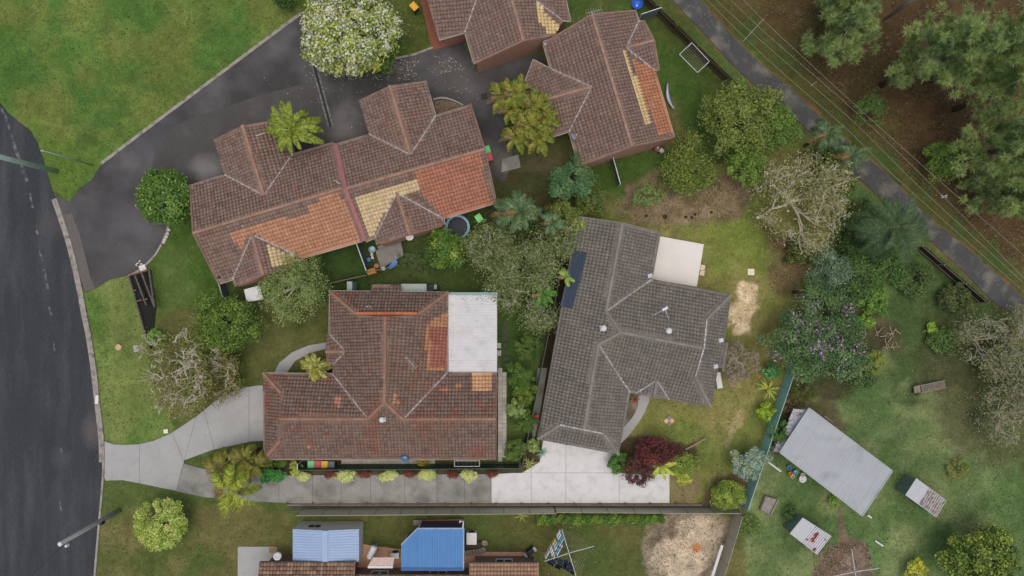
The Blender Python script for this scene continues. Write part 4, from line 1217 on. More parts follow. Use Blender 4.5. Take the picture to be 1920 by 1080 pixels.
MB().add([up_(q0, .0), up_(q1, .0), up_(q1, 1.0), up_(q0, 1.0)], [(0, 1, 2, 3)]).build('blind', mat('red_brown_blind', C(112, 62, 54)), bp)
MB().add([up_(q0, 1.0), up_(q1, 1.0), up_(q1, 2.4), up_(q0, 2.4)], [(0, 1, 2, 3)]).build('blind', mat('navy_blind', C(56, 66, 80)), bp)
MB().tube([W(868, 990, 2.6), W(869, 978, 2.5), W(862, 977, 2.5), W(862, 980, 2.4)], .06, 8).build('downpipe', METAL_WHITE, bp)

# small garden structures by the brown house
def low_store(label, x0, y0, x1, y1, h, m_, group=None):
    a, b, c, d = W(x0, y1, h), W(x1, y1, h), W(x1, y0, h - .1), W(x0, y0, h - .1)
    cen = (a + b + c + d) / 4
    r = thing('storage_shed', label, 'shed', (cen.x, cen.y, 0))
    corr(r, a, d, b, c, m_, .15, .025, .8)
    for p, q in ((a, b), (b, c), (c, d), (d, a)):
        p, q = p.lerp(cen, .05), q.lerp(cen, .05)
        corr(r, up_(p, 0), up_(p, p.z - .02), up_(q, 0), up_(q, q.z - .02), m_, .2, .02, 50, 'wall')
        MB().beam(p, q, .06, .06).build('edge_trim', m_, r)
low_store('pale green flat-roofed garden shed against the north side of the brown house', 752, 532.5, 799.5, 548, 2.0, METAL_GREENISH)
low_store('narrow pale metal locker behind the brown house near the grey-green tree', 651, 528, 660, 546, 1.8, METAL_GREENISH)
ws_ = thing('white_shade_cover', 'white flat cover half hidden under the grey-green tree beside the villa', 'cover', W(474, 552))
a, b, c, d = W(457, 543, 2.2), W(487, 535, 2.2), W(494, 561, 2.2), W(463, 566, 2.2)
corr(ws_, a, d, b, c, METAL_WHITE, .3, .02, .8)
for p in (a, b, c, d): MB().beam(up_(p.lerp(W(475, 551, 2.2), .08), 0), p.lerp(W(475, 551, 2.2), .08), .07, .07).build('post', METAL_WHITE, ws_)
pg = thing('white_gazebo_frame', 'striped pinkish and white corrugated cover over the courtyard beside the blue roof', 'awning', W(713, 1058))
corr(pg, W(690, 1061, 2.3), W(700, 1045, 2.45), W(737, 1061, 2.3), W(740, 1045, 2.45), mat('striped_pink', C(196, 176, 168), var=.05), .28, .05, .85)
MB().beam(W(690, 1062.5, 2.27), W(737, 1062.5, 2.27), .2, .2).build('front_beam', METAL_WHITE, pg)
for x in (692, 735): MB().beam(up_(W(x, 1061, 2.3), 0), W(x, 1061, 2.2), .09, .09).build('post', METAL_WHITE, pg)
# water heater, AC units
wh = thing('water_heater', 'fat white cylindrical water tank lying between the light blue shed and the striped awning', 'water tank', W(697, 1035))
p, q = W(693, 1046, 1.2), W(702, 1025, 1.2)
m = MB().lathe(p, [(.05, -.06), (.27, -.04), (.31, .03), (.31, (q - p).length - .03), (.27, (q - p).length + .04), (.05, (q - p).length + .06)], 20, axis=(q - p)); m.build('tank', METAL_WHITE, wh, True)
MB().lathe(p - (q - p).normalized() * .06, [(.11, -.02), (.11, .03)], 14, axis=(q - p)).build('end_cap', PLASTIC_BLACK, wh)
for t in (.2, .8):
    c = p.lerp(q, t); MB().box((c.x, c.y, .48), (.5, .12, .98), .4).build('stand', METAL_GREY, wh)
def ac_unit(label, px, py, w, d, h, rz=0, z=0):
    r = thing('air_conditioner', label, 'air conditioner', W(px, py), rz)
    MB_ = MB().box((0, 0, h / 2 + .05), (w, d, h)); o = MB_.build('casing', METAL_WHITE, None, bevel=.02); o.parent = r
    o = MB().lathe((0, d / 2 + .005, h / 2 + .05), [(h * .38, -.004), (h * .38, .012), (.05, .02)], 18, axis=(0, 1, 0)).build('fan_grille', PLASTIC_BLACK); o.parent = r
    for k in (-1, 1):
        o = MB().box((k * w * .35, 0, .025), (.08, d, .05)).build('foot', PLASTIC_BLACK); o.parent = r
    return r
ac_unit('white slim air conditioner box at the east wall of the grey tiled house', 1343, 711, .5, 1.5, .8, .15 - math.pi)
ac_unit('white air conditioner box beside the blue patio roof on the left', 743, 1036, .8, .5, .8)
ac_unit('grey boxy unit on the lawn right of the blue patio roof', 885, 1005, .95, 1.1, .7)

# ------------------------------------------------------------------ fences
def metal_fence(name, label, p0, p1, h, m_, cap, panel=2.38, group=None, base=0.0):
    a, b = W(*p0), W(*p1)
    r = thing(name, label, 'fence', (a + b) / 2, group=group)
    L = (b - a).length; n = max(1, round(L / panel))
    d = (b - a) / n
    for i in range(n):
        p, q = a + d * i, a + d * (i + 1)
        corr(r, p + Vector((0, 0, base)), up_(p, h), q + Vector((0, 0, base)), up_(q, h), m_, .19, .035, 50, 'panel')
        MB().beam(up_(p, h), up_(q, h), .06, .06).build('top_rail', cap, r)
        MB().beam(p, up_(p, h + .03), .07, .07).build('post', cap, r)
    MB().beam(b, up_(b, h + .03), .07, .07).build('post', cap, r)
    return r
CAPG = mat('dark_green_rail', C(74, 92, 84))
metal_fence('driveway_fence', 'dark green metal fence between the brown house and the long driveway', (569, 872), (972, 869), 1.8, FENCE_GREEN, CAPG)
metal_fence('side_fence', 'short dark green fence panel beside the row of wheelie bins', (569, 862), (569, 872), 1.8, FENCE_GREEN, METAL_WHITE)
metal_fence('boundary_fence', 'green metal fence between the hedge and the grey tiled house', (978, 868), (1070, 405), 1.8, FENCE_GREEN, CAPG)
metal_fence('beige_boundary_fence', 'long beige metal fence behind the driveway and the two blue roofs', (566, 955), (1040, 951), 1.8, FENCE_BEIGE, mat('beige_rail', C(150, 147, 130)))
metal_fence('beige_boundary_fence', 'beige metal fence beyond the sandy patch, right half of the south boundary', (1040, 951), (1380, 953), 1.5, FENCE_BEIGE, mat('beige_rail'))
metal_fence('beige_side_fence', 'beige metal fence leaning into view right of the sandy dirt patch', (1379, 956), (1338, 1090), 2.0, FENCE_BEIGE, mat('beige_rail'))
metal_fence('teal_fence', 'teal ribbed metal fence along the east side of the lot', (1480, 680), (1390, 945), 1.8, FENCE_TEAL, mat('teal_rail', C(150, 176, 172)))
metal_fence('slate_fence', 'slate blue metal fence dividing the twin villa back yards', (675, 455), (694, 508), 1.8, FENCE_SLATE, METAL_WHITE)
metal_fence('grey_fence', 'short grey metal fence joining the long villa to the dark paling fence', (1196, 41), (1232, 29), 1.8, FENCE_GREY, METAL_WHITE)
metal_fence('slate_fence', 'slim dark metal fence south of the long villa', (1144, 300), (1158, 350), 1.7, FENCE_SLATE, METAL_WHITE)
metal_fence('slate_fence', 'dark gate panel at the south-west corner of the twin villa', (424, 530), (432, 557), 1.7, FENCE_SLATE, METAL_WHITE)

def paling_fence(label, p0, p1, h, m_, railm, n_per=7.5):
    a, b = W(*p0), W(*p1)
    r = thing('paling_fence', label, 'fence', (a + b) / 2)
    L = (b - a).length; n = int(L * n_per)
    d = (b - a).normalized(); rz = math.atan2(d.y, d.x)
    m = MB(); rg = random.Random(9)
    for i in range(n):
        t = (i + .5) / n
        hh = h + rg.uniform(-.05, .03)
        p = a.lerp(b, t)
        m.box((p.x, p.y, hh / 2), (.115, .02, hh), rz + rg.uniform(-.03, .03))
    tag(m.build('paling', m_, r), kind='stuff')
    nrm = Vector((-d.y, d.x, 0))
    if nrm.dot(Vector((-a.x, -a.y, 0))) < 0: nrm = -nrm
    for z in (.35, 1.4): MB().beam(up_(a, z) + nrm * .04, up_(b, z) + nrm * .04, .04, .08).build('rail', railm, r)
    k = max(1, int(L / 2.4))
    for i in range(k + 1):
        p = a.lerp(b, i / k) + nrm * .05
        MB().beam(p, up_(p, h), .1, .1).build('post', railm, r)
    return r
paling_fence('dark timber paling fence between the back lawn and the gravel track', (1186, -14), (1376, 172), 1.75, TIMBER_DARK, mat('paling_rail', C(96, 84, 66)))
paling_fence('dark timber paling fence by the big palm at the gravel track', (1712, 462), (1832, 566), 1.6, TIMBER_DARK, mat('grey_rail', C(130, 124, 114)))
paling_fence('low dark timber fence behind the brown house', (563, 544), (690, 516), 1.2, TIMBER_DARK, TIMBER)
paling_fence('low dark timber fence below the deck of the twin villa', (693, 511), (750, 497), 1.2, TIMBER_DARK, TIMBER)

# timber retaining edge with its posts along the long driveway
re_ = thing('retaining_edge', 'low weathered timber sleeper edge with stub posts along the driveway', 'retaining edge', W(880, 946))
xs_ = [538, 586, 635, 687, 735, 783, 835, 883, 930, 978, 1028, 1077, 1125, 1173, 1220, 1268, 1316]
for x0, x1 in zip(xs_[:-1], xs_[1:]):
    MB().beam(W(x0 + .5, 946.5, .08), W(x1 - .5, 946.5, .08), .12, .2).build('sleeper', TIMBER, re_)
for x in xs_: MB().beam(W(x, 944.2, 0), W(x, 944.2, .28), .16, .16).build('post', TIMBER_RED, re_)

# terraced sleeper beds by the verge
SLP = mat('grey_sleeper', C(92, 90, 84), var=.25, fine=14, finevar=.25)
tb = thing('terraced_planter', 'stepped dark timber planter beds beside the verge lawn', 'planter', W(268, 560))
for i, (a, b, zz, mm) in enumerate((((243, 517), (282, 655), .35, 'x'), ((254, 514), (276, 572), .6, 'y'), ((266, 509), (292, 577), .85, 'y'), ((281, 506), (291, 575), 1.0, 'y'))):
    n = 4
    for k in range(n):
        t0, t1 = k / n, (k + .97) / n
        p = W(a[0] + (b[0] - a[0]) * t0, a[1] + (b[1] - a[1]) * t0, zz - .18); q = W(a[0] + (b[0] - a[0]) * t1, a[1] + (b[1] - a[1]) * t1, zz - .18)
        MB().beam(p, q, .13, .4).build('sleeper', SLP, tb)
for (a, b, zz) in (((244, 516), (282, 505), .95), ((250, 545), (256, 544), .4), ((253, 566), (266, 562), .6), ((268, 563), (277, 560), .8), ((282, 557), (288, 556), 1.0)):
    MB().beam(W(*a, zz), W(*b, zz), .12, .14).build('cross_sleeper', TIMBER_RED, tb)
MB().prism([W(x, y)[:2] for x, y in ((245, 518), (282, 507), (293, 575), (284, 652))], -.05, .06).build('bed_soil', mat('dark_bed_soil', C(32, 31, 29), var=.3), tb)
HARD.append([(240, 515), (284, 504), (296, 578), (288, 660), (280, 660)])
tag(MB().box(W(268, 502, .1), (.6, .5, .2), .35).build('planter_block', CONC_PALE), 'pale concrete block at the top of the stepped timber planter', 'block')

# ------------------------------------------------------------------ poles and wires
def pole(name, label, base, h, r0, r1, m_, cat='pole'):
    b = W(*base)
    r = thing(name, label, cat, b)
    MB().tube([b, b + Vector((0, 0, h * .5)), b + Vector((0, 0, h))], [r0, (r0 + r1) / 2, r1], 14).build('shaft', m_, r, True)
    return r, b
GREENPOLE = mat('treated_timber_pole', C(168, 188, 174), var=.15, fine=10, finevar=.15)
r, b = pole('power_pole', 'thick greenish timber power pole on the verge at the left edge', (105, 321), 10.5, .25, .2, GREENPOLE)
MB().beam(b + Vector((-.9, -.3, 9.6)), b + Vector((.9, .3, 9.6)), .1, .12).build('crossarm', TIMBER, r)
MB().tube([b + Vector((.17, .05, .1)), b + Vector((.14, .04, 6))], .04, 6).build('cable_guard', METAL_GREY, r)
r, b = pole('street_lamp', 'thin grey street lamp pole on the corner of the big lawn', (175, 310), 6.2, .06, .045, METAL_GREY, 'street lamp')
MB().tube([b + Vector((0, 0, 6.1)), b + Vector((-.1, .02, 6.2)), b + Vector((-.35, .08, 6.22))], .03, 6).build('arm', METAL_GREY, r)
MB().box(b + Vector((-.5, .12, 6.2)), (.3, .12, .08)).build('lamp_head', METAL_GREY, r)
r, b = pole('power_pole', 'grey timber power pole on the verge beside the yellow-green round shrub', (224, 957), 8.4, .2, .17, mat('grey_pole', C(160, 162, 160), var=.15, fine=10, finevar=.15))
MB().tube([b + Vector((-.2, .14, .2)), b + Vector((-.17, .12, 8.1))], .03, 6).build('cable_guard', METAL_GREY, r)
MB().box(b + Vector((.12, -.18, 2.9)), (.25, .25, .5)).build('meter_box', PLASTIC_BLACK, r)
MB().lathe(b + Vector((.35, -.25, 7.9)), [(.12, 0), (.15, .15), (.1, .35)], 10).build('insulator', METAL_WHITE, r)
MB().lathe(b + Vector((0, 0, 8.4)), [(.17, 0), (.18, .06), (.05, .1)], 12).build('pole_cap', METAL_WHITE, r)
tag(MB().tube([W(112, 1028, 8.3), W(60, 1078, 7.8), W(0, 1140, 7.6)], .02, 5).build('service_wire', PLASTIC_BLACK), 'thin black service wire running down-left from the grey power pole', 'wire')
r, b = pole('light_pole', 'pale grey metal light pole rising out of the white flowering tree', (687, 46), 9.5, .12, .10, mat('pale_pole', C(178, 182, 188)))
MB().tube([b + Vector((0, 0, 9.4)), b + Vector((-.2, .2, 9.7)), b + Vector((-.8, .9, 9.9))], .05, 6).build('arm', METAL_GREY, r)

zw = 8.0
wires = [[(1380, -16), (1440, 46), (1620, 212), (1783, 358), (1930, 488)], [(1362, -8), (1440, 66), (1610, 215), (1760, 360), (1930, 532)],
         [(1340, -2), (1440, 88), (1600, 228), (1723, 350), (1930, 540)], [(1320, -6), (1440, 112), (1590, 244), (1680, 333), (1930, 556)]]
nm = ['outermost, farthest from the track', 'second from the bush side', 'third from the bush side', 'innermost, nearest to the track']
for i, w in enumerate(wires):
    pts = [W(x, y, zw) for x, y in smooth_line(w, 6)]
    tag(MB().tube(pts, .011, 5).build('power_line', WIRE), 'pale power line above the gravel track verge, ' + nm[i], 'power line', 'four parallel power lines')
for i, (a, b) in enumerate((((1393, 78), (1433, 34)), ((1520, 161), (1532, 153)))):
    tag(MB().beam(W(*a, zw), W(*b, zw), .035, .035).build('line_spreader', WIRE), ['long spreader bar across all four power lines near the top edge', 'short pale spreader between the middle power lines'][i], 'spreader')
tag(MB().beam(W(1765, 371, zw), W(1776, 366, zw), .1, .05).beam(W(1764, 366, zw), W(1776, 371, zw), .05, .05).build('line_spacer', METAL_GREY), 'small grey cross-shaped spacer on the power lines below the palm', 'spacer')

# ------------------------------------------------------------------ small things in the yards
def bin_proto():
    r = thing('wheelie_bin', 'x', 'bin')
    def body(m_):
        m = MB()
        lo, hi = [(-.21, -.24), (.21, -.24), (.21, .24), (-.21, .24)], [(-.28, -.34), (.28, -.34), (.28, .34), (-.28, .34)]
        vs = [(x, y, .06) for x, y in lo] + [(x, y, .98) for x, y in hi]
        m.add(vs, [(3, 2, 1, 0), (4, 5, 6, 7)] + [(i, (i + 1) % 4, 4 + (i + 1) % 4, 4 + i) for i in range(4)])
        return m
    return body
bin_body = bin_proto.__call__
def wheelie_bin(label, px, py, rz, lidc, group=None):
    r = thing('wheelie_bin', label, 'bin', W(px, py), rz, group)
    m = MB()
    lo, hi = [(-.21, -.24), (.21, -.24), (.21, .24), (-.21, .24)], [(-.27, -.33), (.27, -.33), (.27, .33), (-.27, .33)]
    m.add([(x, y, .06) for x, y in lo] + [(x, y, .98) for x, y in hi], [(3, 2, 1, 0), (4, 5, 6, 7)] + [(i, (i + 1) % 4, 4 + (i + 1) % 4, 4 + i) for i in range(4)])
    o = m.build('body', mat('bin_body', C(52, 66, 58), rough=.5)); o.parent = r
    lid = mat('lid_%d_%d_%d' % lidc, C(*lidc), rough=.4, var=.05)
    o = MB().box((0, 0, 1.01), (.60, .74, .05)).box((0, .02, 1.045), (.46, .54, .03)).build('lid', lid, bevel=.02); o.parent = r
    o = MB().tube([(-.24, -.40, 1.0), (.24, -.40, 1.0)], .022, 8).build('handle', mat('bin_body')); o.parent = r
    for k in (-1, 1):
        o = MB().lathe((k * .25, -.24, .1), [(.02, -.03), (.1, -.03), (.1, .03), (.02, .03)], 14, axis=(1, 0, 0)).build('wheel', PLASTIC_BLACK); o.parent = r
for i, (x, c, w) in enumerate(((589, (112, 200, 136), 'green'), (601.5, (186, 82, 88), 'red'), (614, (214, 172, 44), 'yellow'), (626.5, (90, 102, 104), 'grey'))):
    wheelie_bin('wheelie bin with a %s lid in the row of four by the brown house' % w, x, 866 + i * .4, 0, c, 'row of four wheelie bins')
wheelie_bin('wheelie bin with a green lid at the east end of the twin villa', 914, 285, .3, (96, 196, 120), 'two bins by the twin villa')
wheelie_bin('wheelie bin with a red lid at the east end of the twin villa', 917.5, 298, .3, (190, 70, 78), 'two bins by the twin villa')
wheelie_bin('wheelie bin with a bright yellow lid on the grass left of the brick path', 779, 20, .75, (226, 172, 50))
wheelie_bin('red-lidded wheelie bin squeezed beside the grey tiled house', 1004, 782, .15, (196, 60, 76))
wheelie_bin('upright bin with a pale green lid beside the trampoline', 899, 411, .6, (118, 206, 124))

# trampoline
tr = thing('trampoline', 'round trampoline with a blue edge pad and black mat behind the twin villa', 'trampoline', W(859, 427))
c = W(859, 427)
rt = 1.15
MB().lathe(c + Vector((0, 0, .74)), [(rt * .80, 0), (rt * .80, .01)], 40).build('jumping_mat', mat('trampoline_mat', C(50, 56, 62), rough=.7, var=.08), tr)
m = MB()
prof = [(rt * .80, .765), (rt * .83, .80), (rt * .97, .80), (rt, .76), (rt * .97, .74), (rt * .83, .74)]
n = 40; vs = []; fs = []
for k in range(n):
    t = 2 * math.pi * k / n
    for rr, z in prof: vs.append(c + Vector((rr * math.cos(t), rr * math.sin(t), z)))
for k in range(n):
    for j in range(len(prof)):
        a = k * 6 + j; b_ = k * 6 + (j + 1) % 6; fs.append((a, (a + 6) % (n * 6), (b_ + 6) % (n * 6), b_))
m.add(vs, fs); m.build('edge_pad', mat('blue_pad', C(128, 170, 196), rough=.5, var=.1), tr)
for k in range(6):
    t = 2 * math.pi * (k + .4) / 6
    p = c + Vector((rt * .96 * math.cos(t), rt * .96 * math.sin(t), 0)); MB().tube([p, up_(p, .76)], .025, 6).build('leg', METAL_GREY, tr)
    if k % 2 == 0:
        q = c + Vector((rt * 1.04 * math.cos(t), rt * 1.04 * math.sin(t), 0)); MB().tube([q, up_(q, 1.7)], .02, 6).build('net_pole', METAL_GREY, tr)

# blue clam pool
bt = thing('paddling_pool', 'bright blue round plastic paddling shell by the top edge', 'paddling pool', W(1194, 9))
c = W(1194, 9)
MB().lathe(c, [(.35, 0), (.48, .08), (.55, .35), (.52, .36), (.45, .1), (.1, .06)], 26).build('shell', mat('blue_plastic', C(52, 104, 208), rough=.35, var=.05), bt, True)
MB().lathe(c + Vector((-.02, -.12, .08)), [(.12, 0), (.12, .06), (.06, .09)], 12).build('plug', mat('pale_blue_plastic', C(160, 190, 224)), bt)

# rotary clotheslines
def hoist(label, px, py, zc, R, ang, lines, tilt=0):
    c = W(px, py, zc)
    r = thing('rotary_clothesline', label, 'clothesline', (c.x, c.y, 0))
    MB().tube([(c.x, c.y, 0), (c.x, c.y, zc)], .035, 8).build('pole', METAL_GREY, r)
    MB().lathe((c.x, c.y, zc - .12), [(.09, 0), (.1, .12), (.07, .22)], 12).build('hub', METAL_GREY, r)
    ends = []
    for k in range(4):
        a = ang + k * math.pi / 2
        e = c + Vector((math.cos(a) * R, math.sin(a) * R, .16))
        MB().tube([c, e], [.032, .024], 6).build('arm', METAL_WHITE, r)
        MB().tube([c - Vector((0, 0, .5)), c.lerp(e, .45)], .014, 5).build('brace', METAL_GREY, r)
        ends.append(e)
    m = MB()
    for j in range(lines):
        f = 1 - j * .12
        for k in range(4):
            m.tube([c.lerp(ends[k], f), c.lerp(ends[(k + 1) % 4], f) ], .006, 4)
    m.build('line', WIRE, r)
    return c, ends
hc, he = hoist('rotary clothesline hung with washing on the bottom lawn', 1067, 1037, 2.2, 2.35, math.radians(17), 6)
rg = random.Random(12)
wht = [(206, 208, 212), (196, 200, 206), (214, 214, 214), (170, 190, 205), (216, 190, 96), (92, 168, 186)]
drk = [(34, 36, 42), (46, 58, 112), (30, 30, 34), (60, 70, 84), (44, 50, 92)]
GM = 'washing on the rotary clothesline'
ORD = ['first', 'second', 'third', 'fourth', 'fifth', 'sixth', 'seventh', 'eighth', 'ninth']
ROWS = ['outermost', 'second', 'third', 'fourth', 'innermost']
CW = {(206, 208, 212): 'white', (196, 200, 206): 'whitish', (214, 214, 214): 'white', (170, 190, 205): 'pale blue', (216, 190, 96): 'yellow', (92, 168, 186): 'teal', (34, 36, 42): 'black', (46, 58, 112): 'navy', (30, 30, 34): 'black', (60, 70, 84): 'slate', (44, 50, 92): 'dark blue'}
def garment(a, b, drop, col, label):
    """cloth folded over a line between a and b"""
    d = (b - a); L = d.length; d.normalize()
    s = Vector((-d.y, d.x, 0))
    m = MB(); n = 7; vs = []
    for i in range(n):
        t = i / (n - 1)
        p = a.lerp(b, t); wob = math.sin(t * 9 + a.x) * .03
        for k, (off, dz) in enumerate(((.10, -drop), (.075, -drop * .45), (.03, .015), (-.03, .015), (-.07, -drop * .4), (-.095, -drop * .9))):
            vs.append(p + s * (off + wob * (1 if dz < -.1 else .2)) + Vector((0, 0, dz)))
    fs = [(i * 6 + k, i * 6 + k + 1, (i + 1) * 6 + k + 1, (i + 1) * 6 + k) for i in range(n - 1) for k in range(5)]
    m.add(vs, fs)
    o = m.build('garment', mat('cloth_%d_%d_%d' % col, C(*col), rough=.9, var=.08))
    sol = o.modifiers.new('thickness', 'SOLIDIFY'); sol.thickness = .012
    return tag(o, label, 'laundry', GM)
for q, cols, lab in ((1, wht, 'left'), (2, drk, 'lower')):
    e0, e1 = he[q], he[(q + 1) % 4]
    for j in range(5):
        f = 1 - j * .12
        t = rg.uniform(.03, .1); cnt = 0
        while t < .88:
            l = rg.uniform(.12, .24)
            if rg.random() < .82:
                garment(hc.lerp(e0, f).lerp(hc.lerp(e1, f), t), hc.lerp(e0, f).lerp(hc.lerp(e1, f), min(t + l, .96)), rg.uniform(.4, .75), (gcol := rg.choice(cols)), '%s garment, %s along the %s line on the %s side of the clothesline' % (CW[gcol], ORD[cnt], ROWS[j], lab)); cnt += 1
            t += l + rg.uniform(.02, .07)
hoist('empty rotary clothesline over the bare round dirt patch', 1603, 1072, 2.2, 2.15, math.radians(10), 5)

def fold_line(label, pts, z, n):
    P = [W(*p, z) for p in pts]
    cen = sum(P, Vector()) / 4
    r = thing('folding_clothesline', label, 'clothesline', (cen.x, cen.y, 0))
    for i in range(4): MB().tube([P[i], P[(i + 1) % 4]], .03, 6).build('frame_bar', METAL_WHITE, r)
    for i in range(n):
        t = (i + 1) / (n + 1); MB().tube([P[0].lerp(P[1], t), P[3].lerp(P[2], t)], .008, 4).build('line', WIRE, r)
    for p in (P[1], P[2]): MB().tube([up_(p, 0), p], .025, 6).build('post', METAL_WHITE, r)
fold_line('white fold-down clothesline frame beside the dark paling fence', [(1274, 102), (1297, 80), (1330, 115), (1308, 136)], 1.5, 7)
fold_line('pale fold-down clothesline between the brown house and the green fence', [(852, 864), (899, 864), (899, 874.5), (852, 874.5)], 1.5, 5)

# surfboard
sb = MB(); n = 16; vs = []; fs = []
a, b = W(1251, 158, .12), W(1263, 206, .12)
d = (b - a); s = Vector((-d.y, d.x, 0)).normalized()
for i in range(n + 1):
    t = i / n
    w = .27 * math.sin(math.pi * min(1, .04 + t * .94)) ** .7
    p = a.lerp(b, t) + s * (-.22 * math.sin(math.pi * t)) + Vector((0, 0, .25 * (2 * t - 1) ** 2))
    for off, dz in ((w * .72, 0), (0, .05), (-w * .72, 0), (0, -.04)): vs.append(p + s * off + Vector((0, 0, dz)))
for i in range(n):
    for k in range(4): fs.append((i * 4 + k, i * 4 + (k + 1) % 4, (i + 1) * 4 + (k + 1) % 4, (i + 1) * 4 + k))
sb.add(vs, fs)
tag(sb.build('surfboard', mat('pale_lavender', C(176, 182, 208), rough=.3, var=.04), None, True), 'long pale surfboard lying on the lawn beside the long villa', 'surfboard')

# mower, barbecue
def mower(label, px, py, rz, body, name='lawn_mower', cat='lawn mower'):
    r = thing(name, label, cat, W(px, py), rz)
    def k(mb, nm, mm, bev=0):
        o = mb.build(nm, mm, None, bevel=bev); o.parent = r
    k(MB().lathe((0, 0, .12), [(.3, 0), (.33, .05), (.3, .14), (.16, .18)], 18), 'deck', body)
    k(MB().lathe((0, .02, .28), [(.15, 0), (.16, .1), (.13, .2), (.05, .22)], 14), 'engine', METAL_GREY)
    for x in (-.27, .27):
        for y in (-.27, .27): k(MB().lathe((x, y, .1), [(.03, -.03), (.1, -.03), (.1, .03), (.03, .03)], 14, axis=(1, 0, 0)), 'wheel', PLASTIC_BLACK)
    for x in (-.2, .2): k(MB().tube([(x, -.28, .2), (x, -.9, .95)], .015, 6), 'handle', PLASTIC_BLACK)
    k(MB().tube([(-.2, -.9, .95), (.2, -.9, .95)], .018, 6), 'grip', PLASTIC_BLACK)
    k(MB().box((0, -.42, .33), (.4, .4, .3)), 'catcher', mat('pale_catcher', C(170, 176, 180)), .03)
mower('red lawn mower parked by the south gable of the long villa', 1232, 279, .9, mat('red_paint', C(150, 48, 44), rough=.4))
def bbq(label, px, py, rz):
    r = thing('barbecue', label, 'barbecue', W(px, py), rz)
    def k(mb, nm, mm, bev=0):
        o = mb.build(nm, mm, None, bevel=bev); o.parent = r
    k(MB().box((0, 0, .75), (.75, .5, .22)), 'hood', PLASTIC_BLACK, .05)
    for x in (-.5, .5): k(MB().box((x, 0, .72), (.26, .42, .04)), 'side_shelf', METAL_GREY)
    k(MB().box((0, 0, .35), (.7, .45, .5)), 'cabinet', PLASTIC_BLACK)
    k(MB().tube([(-.3, -.27, .8), (.3, -.27, .8)], .02, 6), 'handle', METAL_GREY)
    for x in (-.3, .3): k(MB().lathe((x, 0, .06), [(.02, -.2), (.06, -.2), (.06, .2), (.02, .2)], 10, axis=(0, 1, 0)), 'wheel', PLASTIC_BLACK)
bbq('small black barbecue on the lawn between pale green shed and patio roof', 808, 538, 0)
bbq('covered black barbecue at the corner of the brick paving by the washing', 994, 1030, .6)

# satellite dishes and antennas (fixed to their roofs, each its own thing)
def dish(label, px, py, z, col, aim):
    c = W(px, py, z)
    r = thing('satellite_dish', label, 'satellite dish', c)
    ax = Vector(aim).normalized()
    MB().lathe(c, [(.03, .0), (.2, .03), (.36, .11), (.37, .12), (.2, .045), (.03, .015)], 22, axis=ax).build('reflector', col, r, True)
    q = c + ax * .45
    m = MB(); m.tube([c + Vector((.2, .1, 0)), q], .012, 5); m.build('feed_arm', METAL_GREY, r)
    MB().lathe(q, [(.05, -.06), (.06, .06)], 10, axis=ax).build('receiver', METAL_WHITE, r)
    MB().tube([c - ax * .02, c - Vector((0, 0, .5))], .025, 6).build('mast', METAL_GREY, r)
dish('blue-grey satellite dish at the south gutter of the brown house', 758, 861, 3.0, mat('blue_dish', C(92, 122, 160), rough=.4), (.35, .6, 1))
dish('grey satellite dish at the west gutter of the long villa', 1074, 257, 3.0, mat('grey_dish', C(140, 152, 164), rough=.4), (.9, .4, .8))
dish('white satellite dish on the south gutter of the twin villa', 768, 445, 2.9, METAL_WHITE, (.1, .4, 1))
dish('small white satellite dish beside the light blue shed', 520, 1043, 2.4, METAL_WHITE, (.4, .6, 1))
def antenna(label, px, py, zroof, h, ang, n=9, L=1.3):
    z = zroof + h
    c = W(px, py, z)
    r = thing('tv_antenna', label, 'antenna', (c.x, c.y, zroof))
    MB().tube([(c.x, c.y, zroof - .1), (c.x, c.y, z)], .02, 6).build('mast', METAL_WHITE, r)
    d = Vector((math.cos(ang), math.sin(ang), 0)); s = Vector((-d.y, d.x, 0))
    MB().tube([c - d * L * .4, c + d * L * .6], .012, 6).build('boom', METAL_WHITE, r)
    for i in range(n):
        p = c + d * L * (-.4 + i / (n - 1)); w = .34 - .018 * i
        MB().tube([p - s * w, p + s * w], .006, 4).build('element', METAL_WHITE, r)
antenna('white TV antenna with many rods on the brown house roof', 772, 682, 4.2, .9, math.radians(130))
antenna('grey TV antenna on the north end of the long villa ridge', 1111, 22, 4.3, 1.0, math.radians(15), 7)
tm = thing('tripod_antenna', 'white antenna with spread legs on the grey roof', 'antenna', W(1245, 582, 4.2))
c = W(1247, 579, 4.9)
MB().box(c, (.55, .22, .08), .5).build('panel', METAL_WHITE, tm, bevel=.02)
for p in ((1223, 592), (1254, 598), (1238, 575)): MB().tube([c, W(*p, 4.15)], .02, 6).build('leg', METAL_WHITE, tm)
for i, (a, b, lab) in enumerate((((628, 338), (643, 349), 'thin white rod aerial lying across the twin villa ridge'), ((449, 412), (455, 425), 'short white vent pipe near the west end of the twin villa'), ((480, 255), (496, 249), 'thin white rod on the north-west wing of the twin villa under the palm'))):
    tag(MB().tube([W(*a, 4.7), W(*b, 4.6)], .025, 6).build('roof_rod', METAL_WHITE), lab, 'pipe')

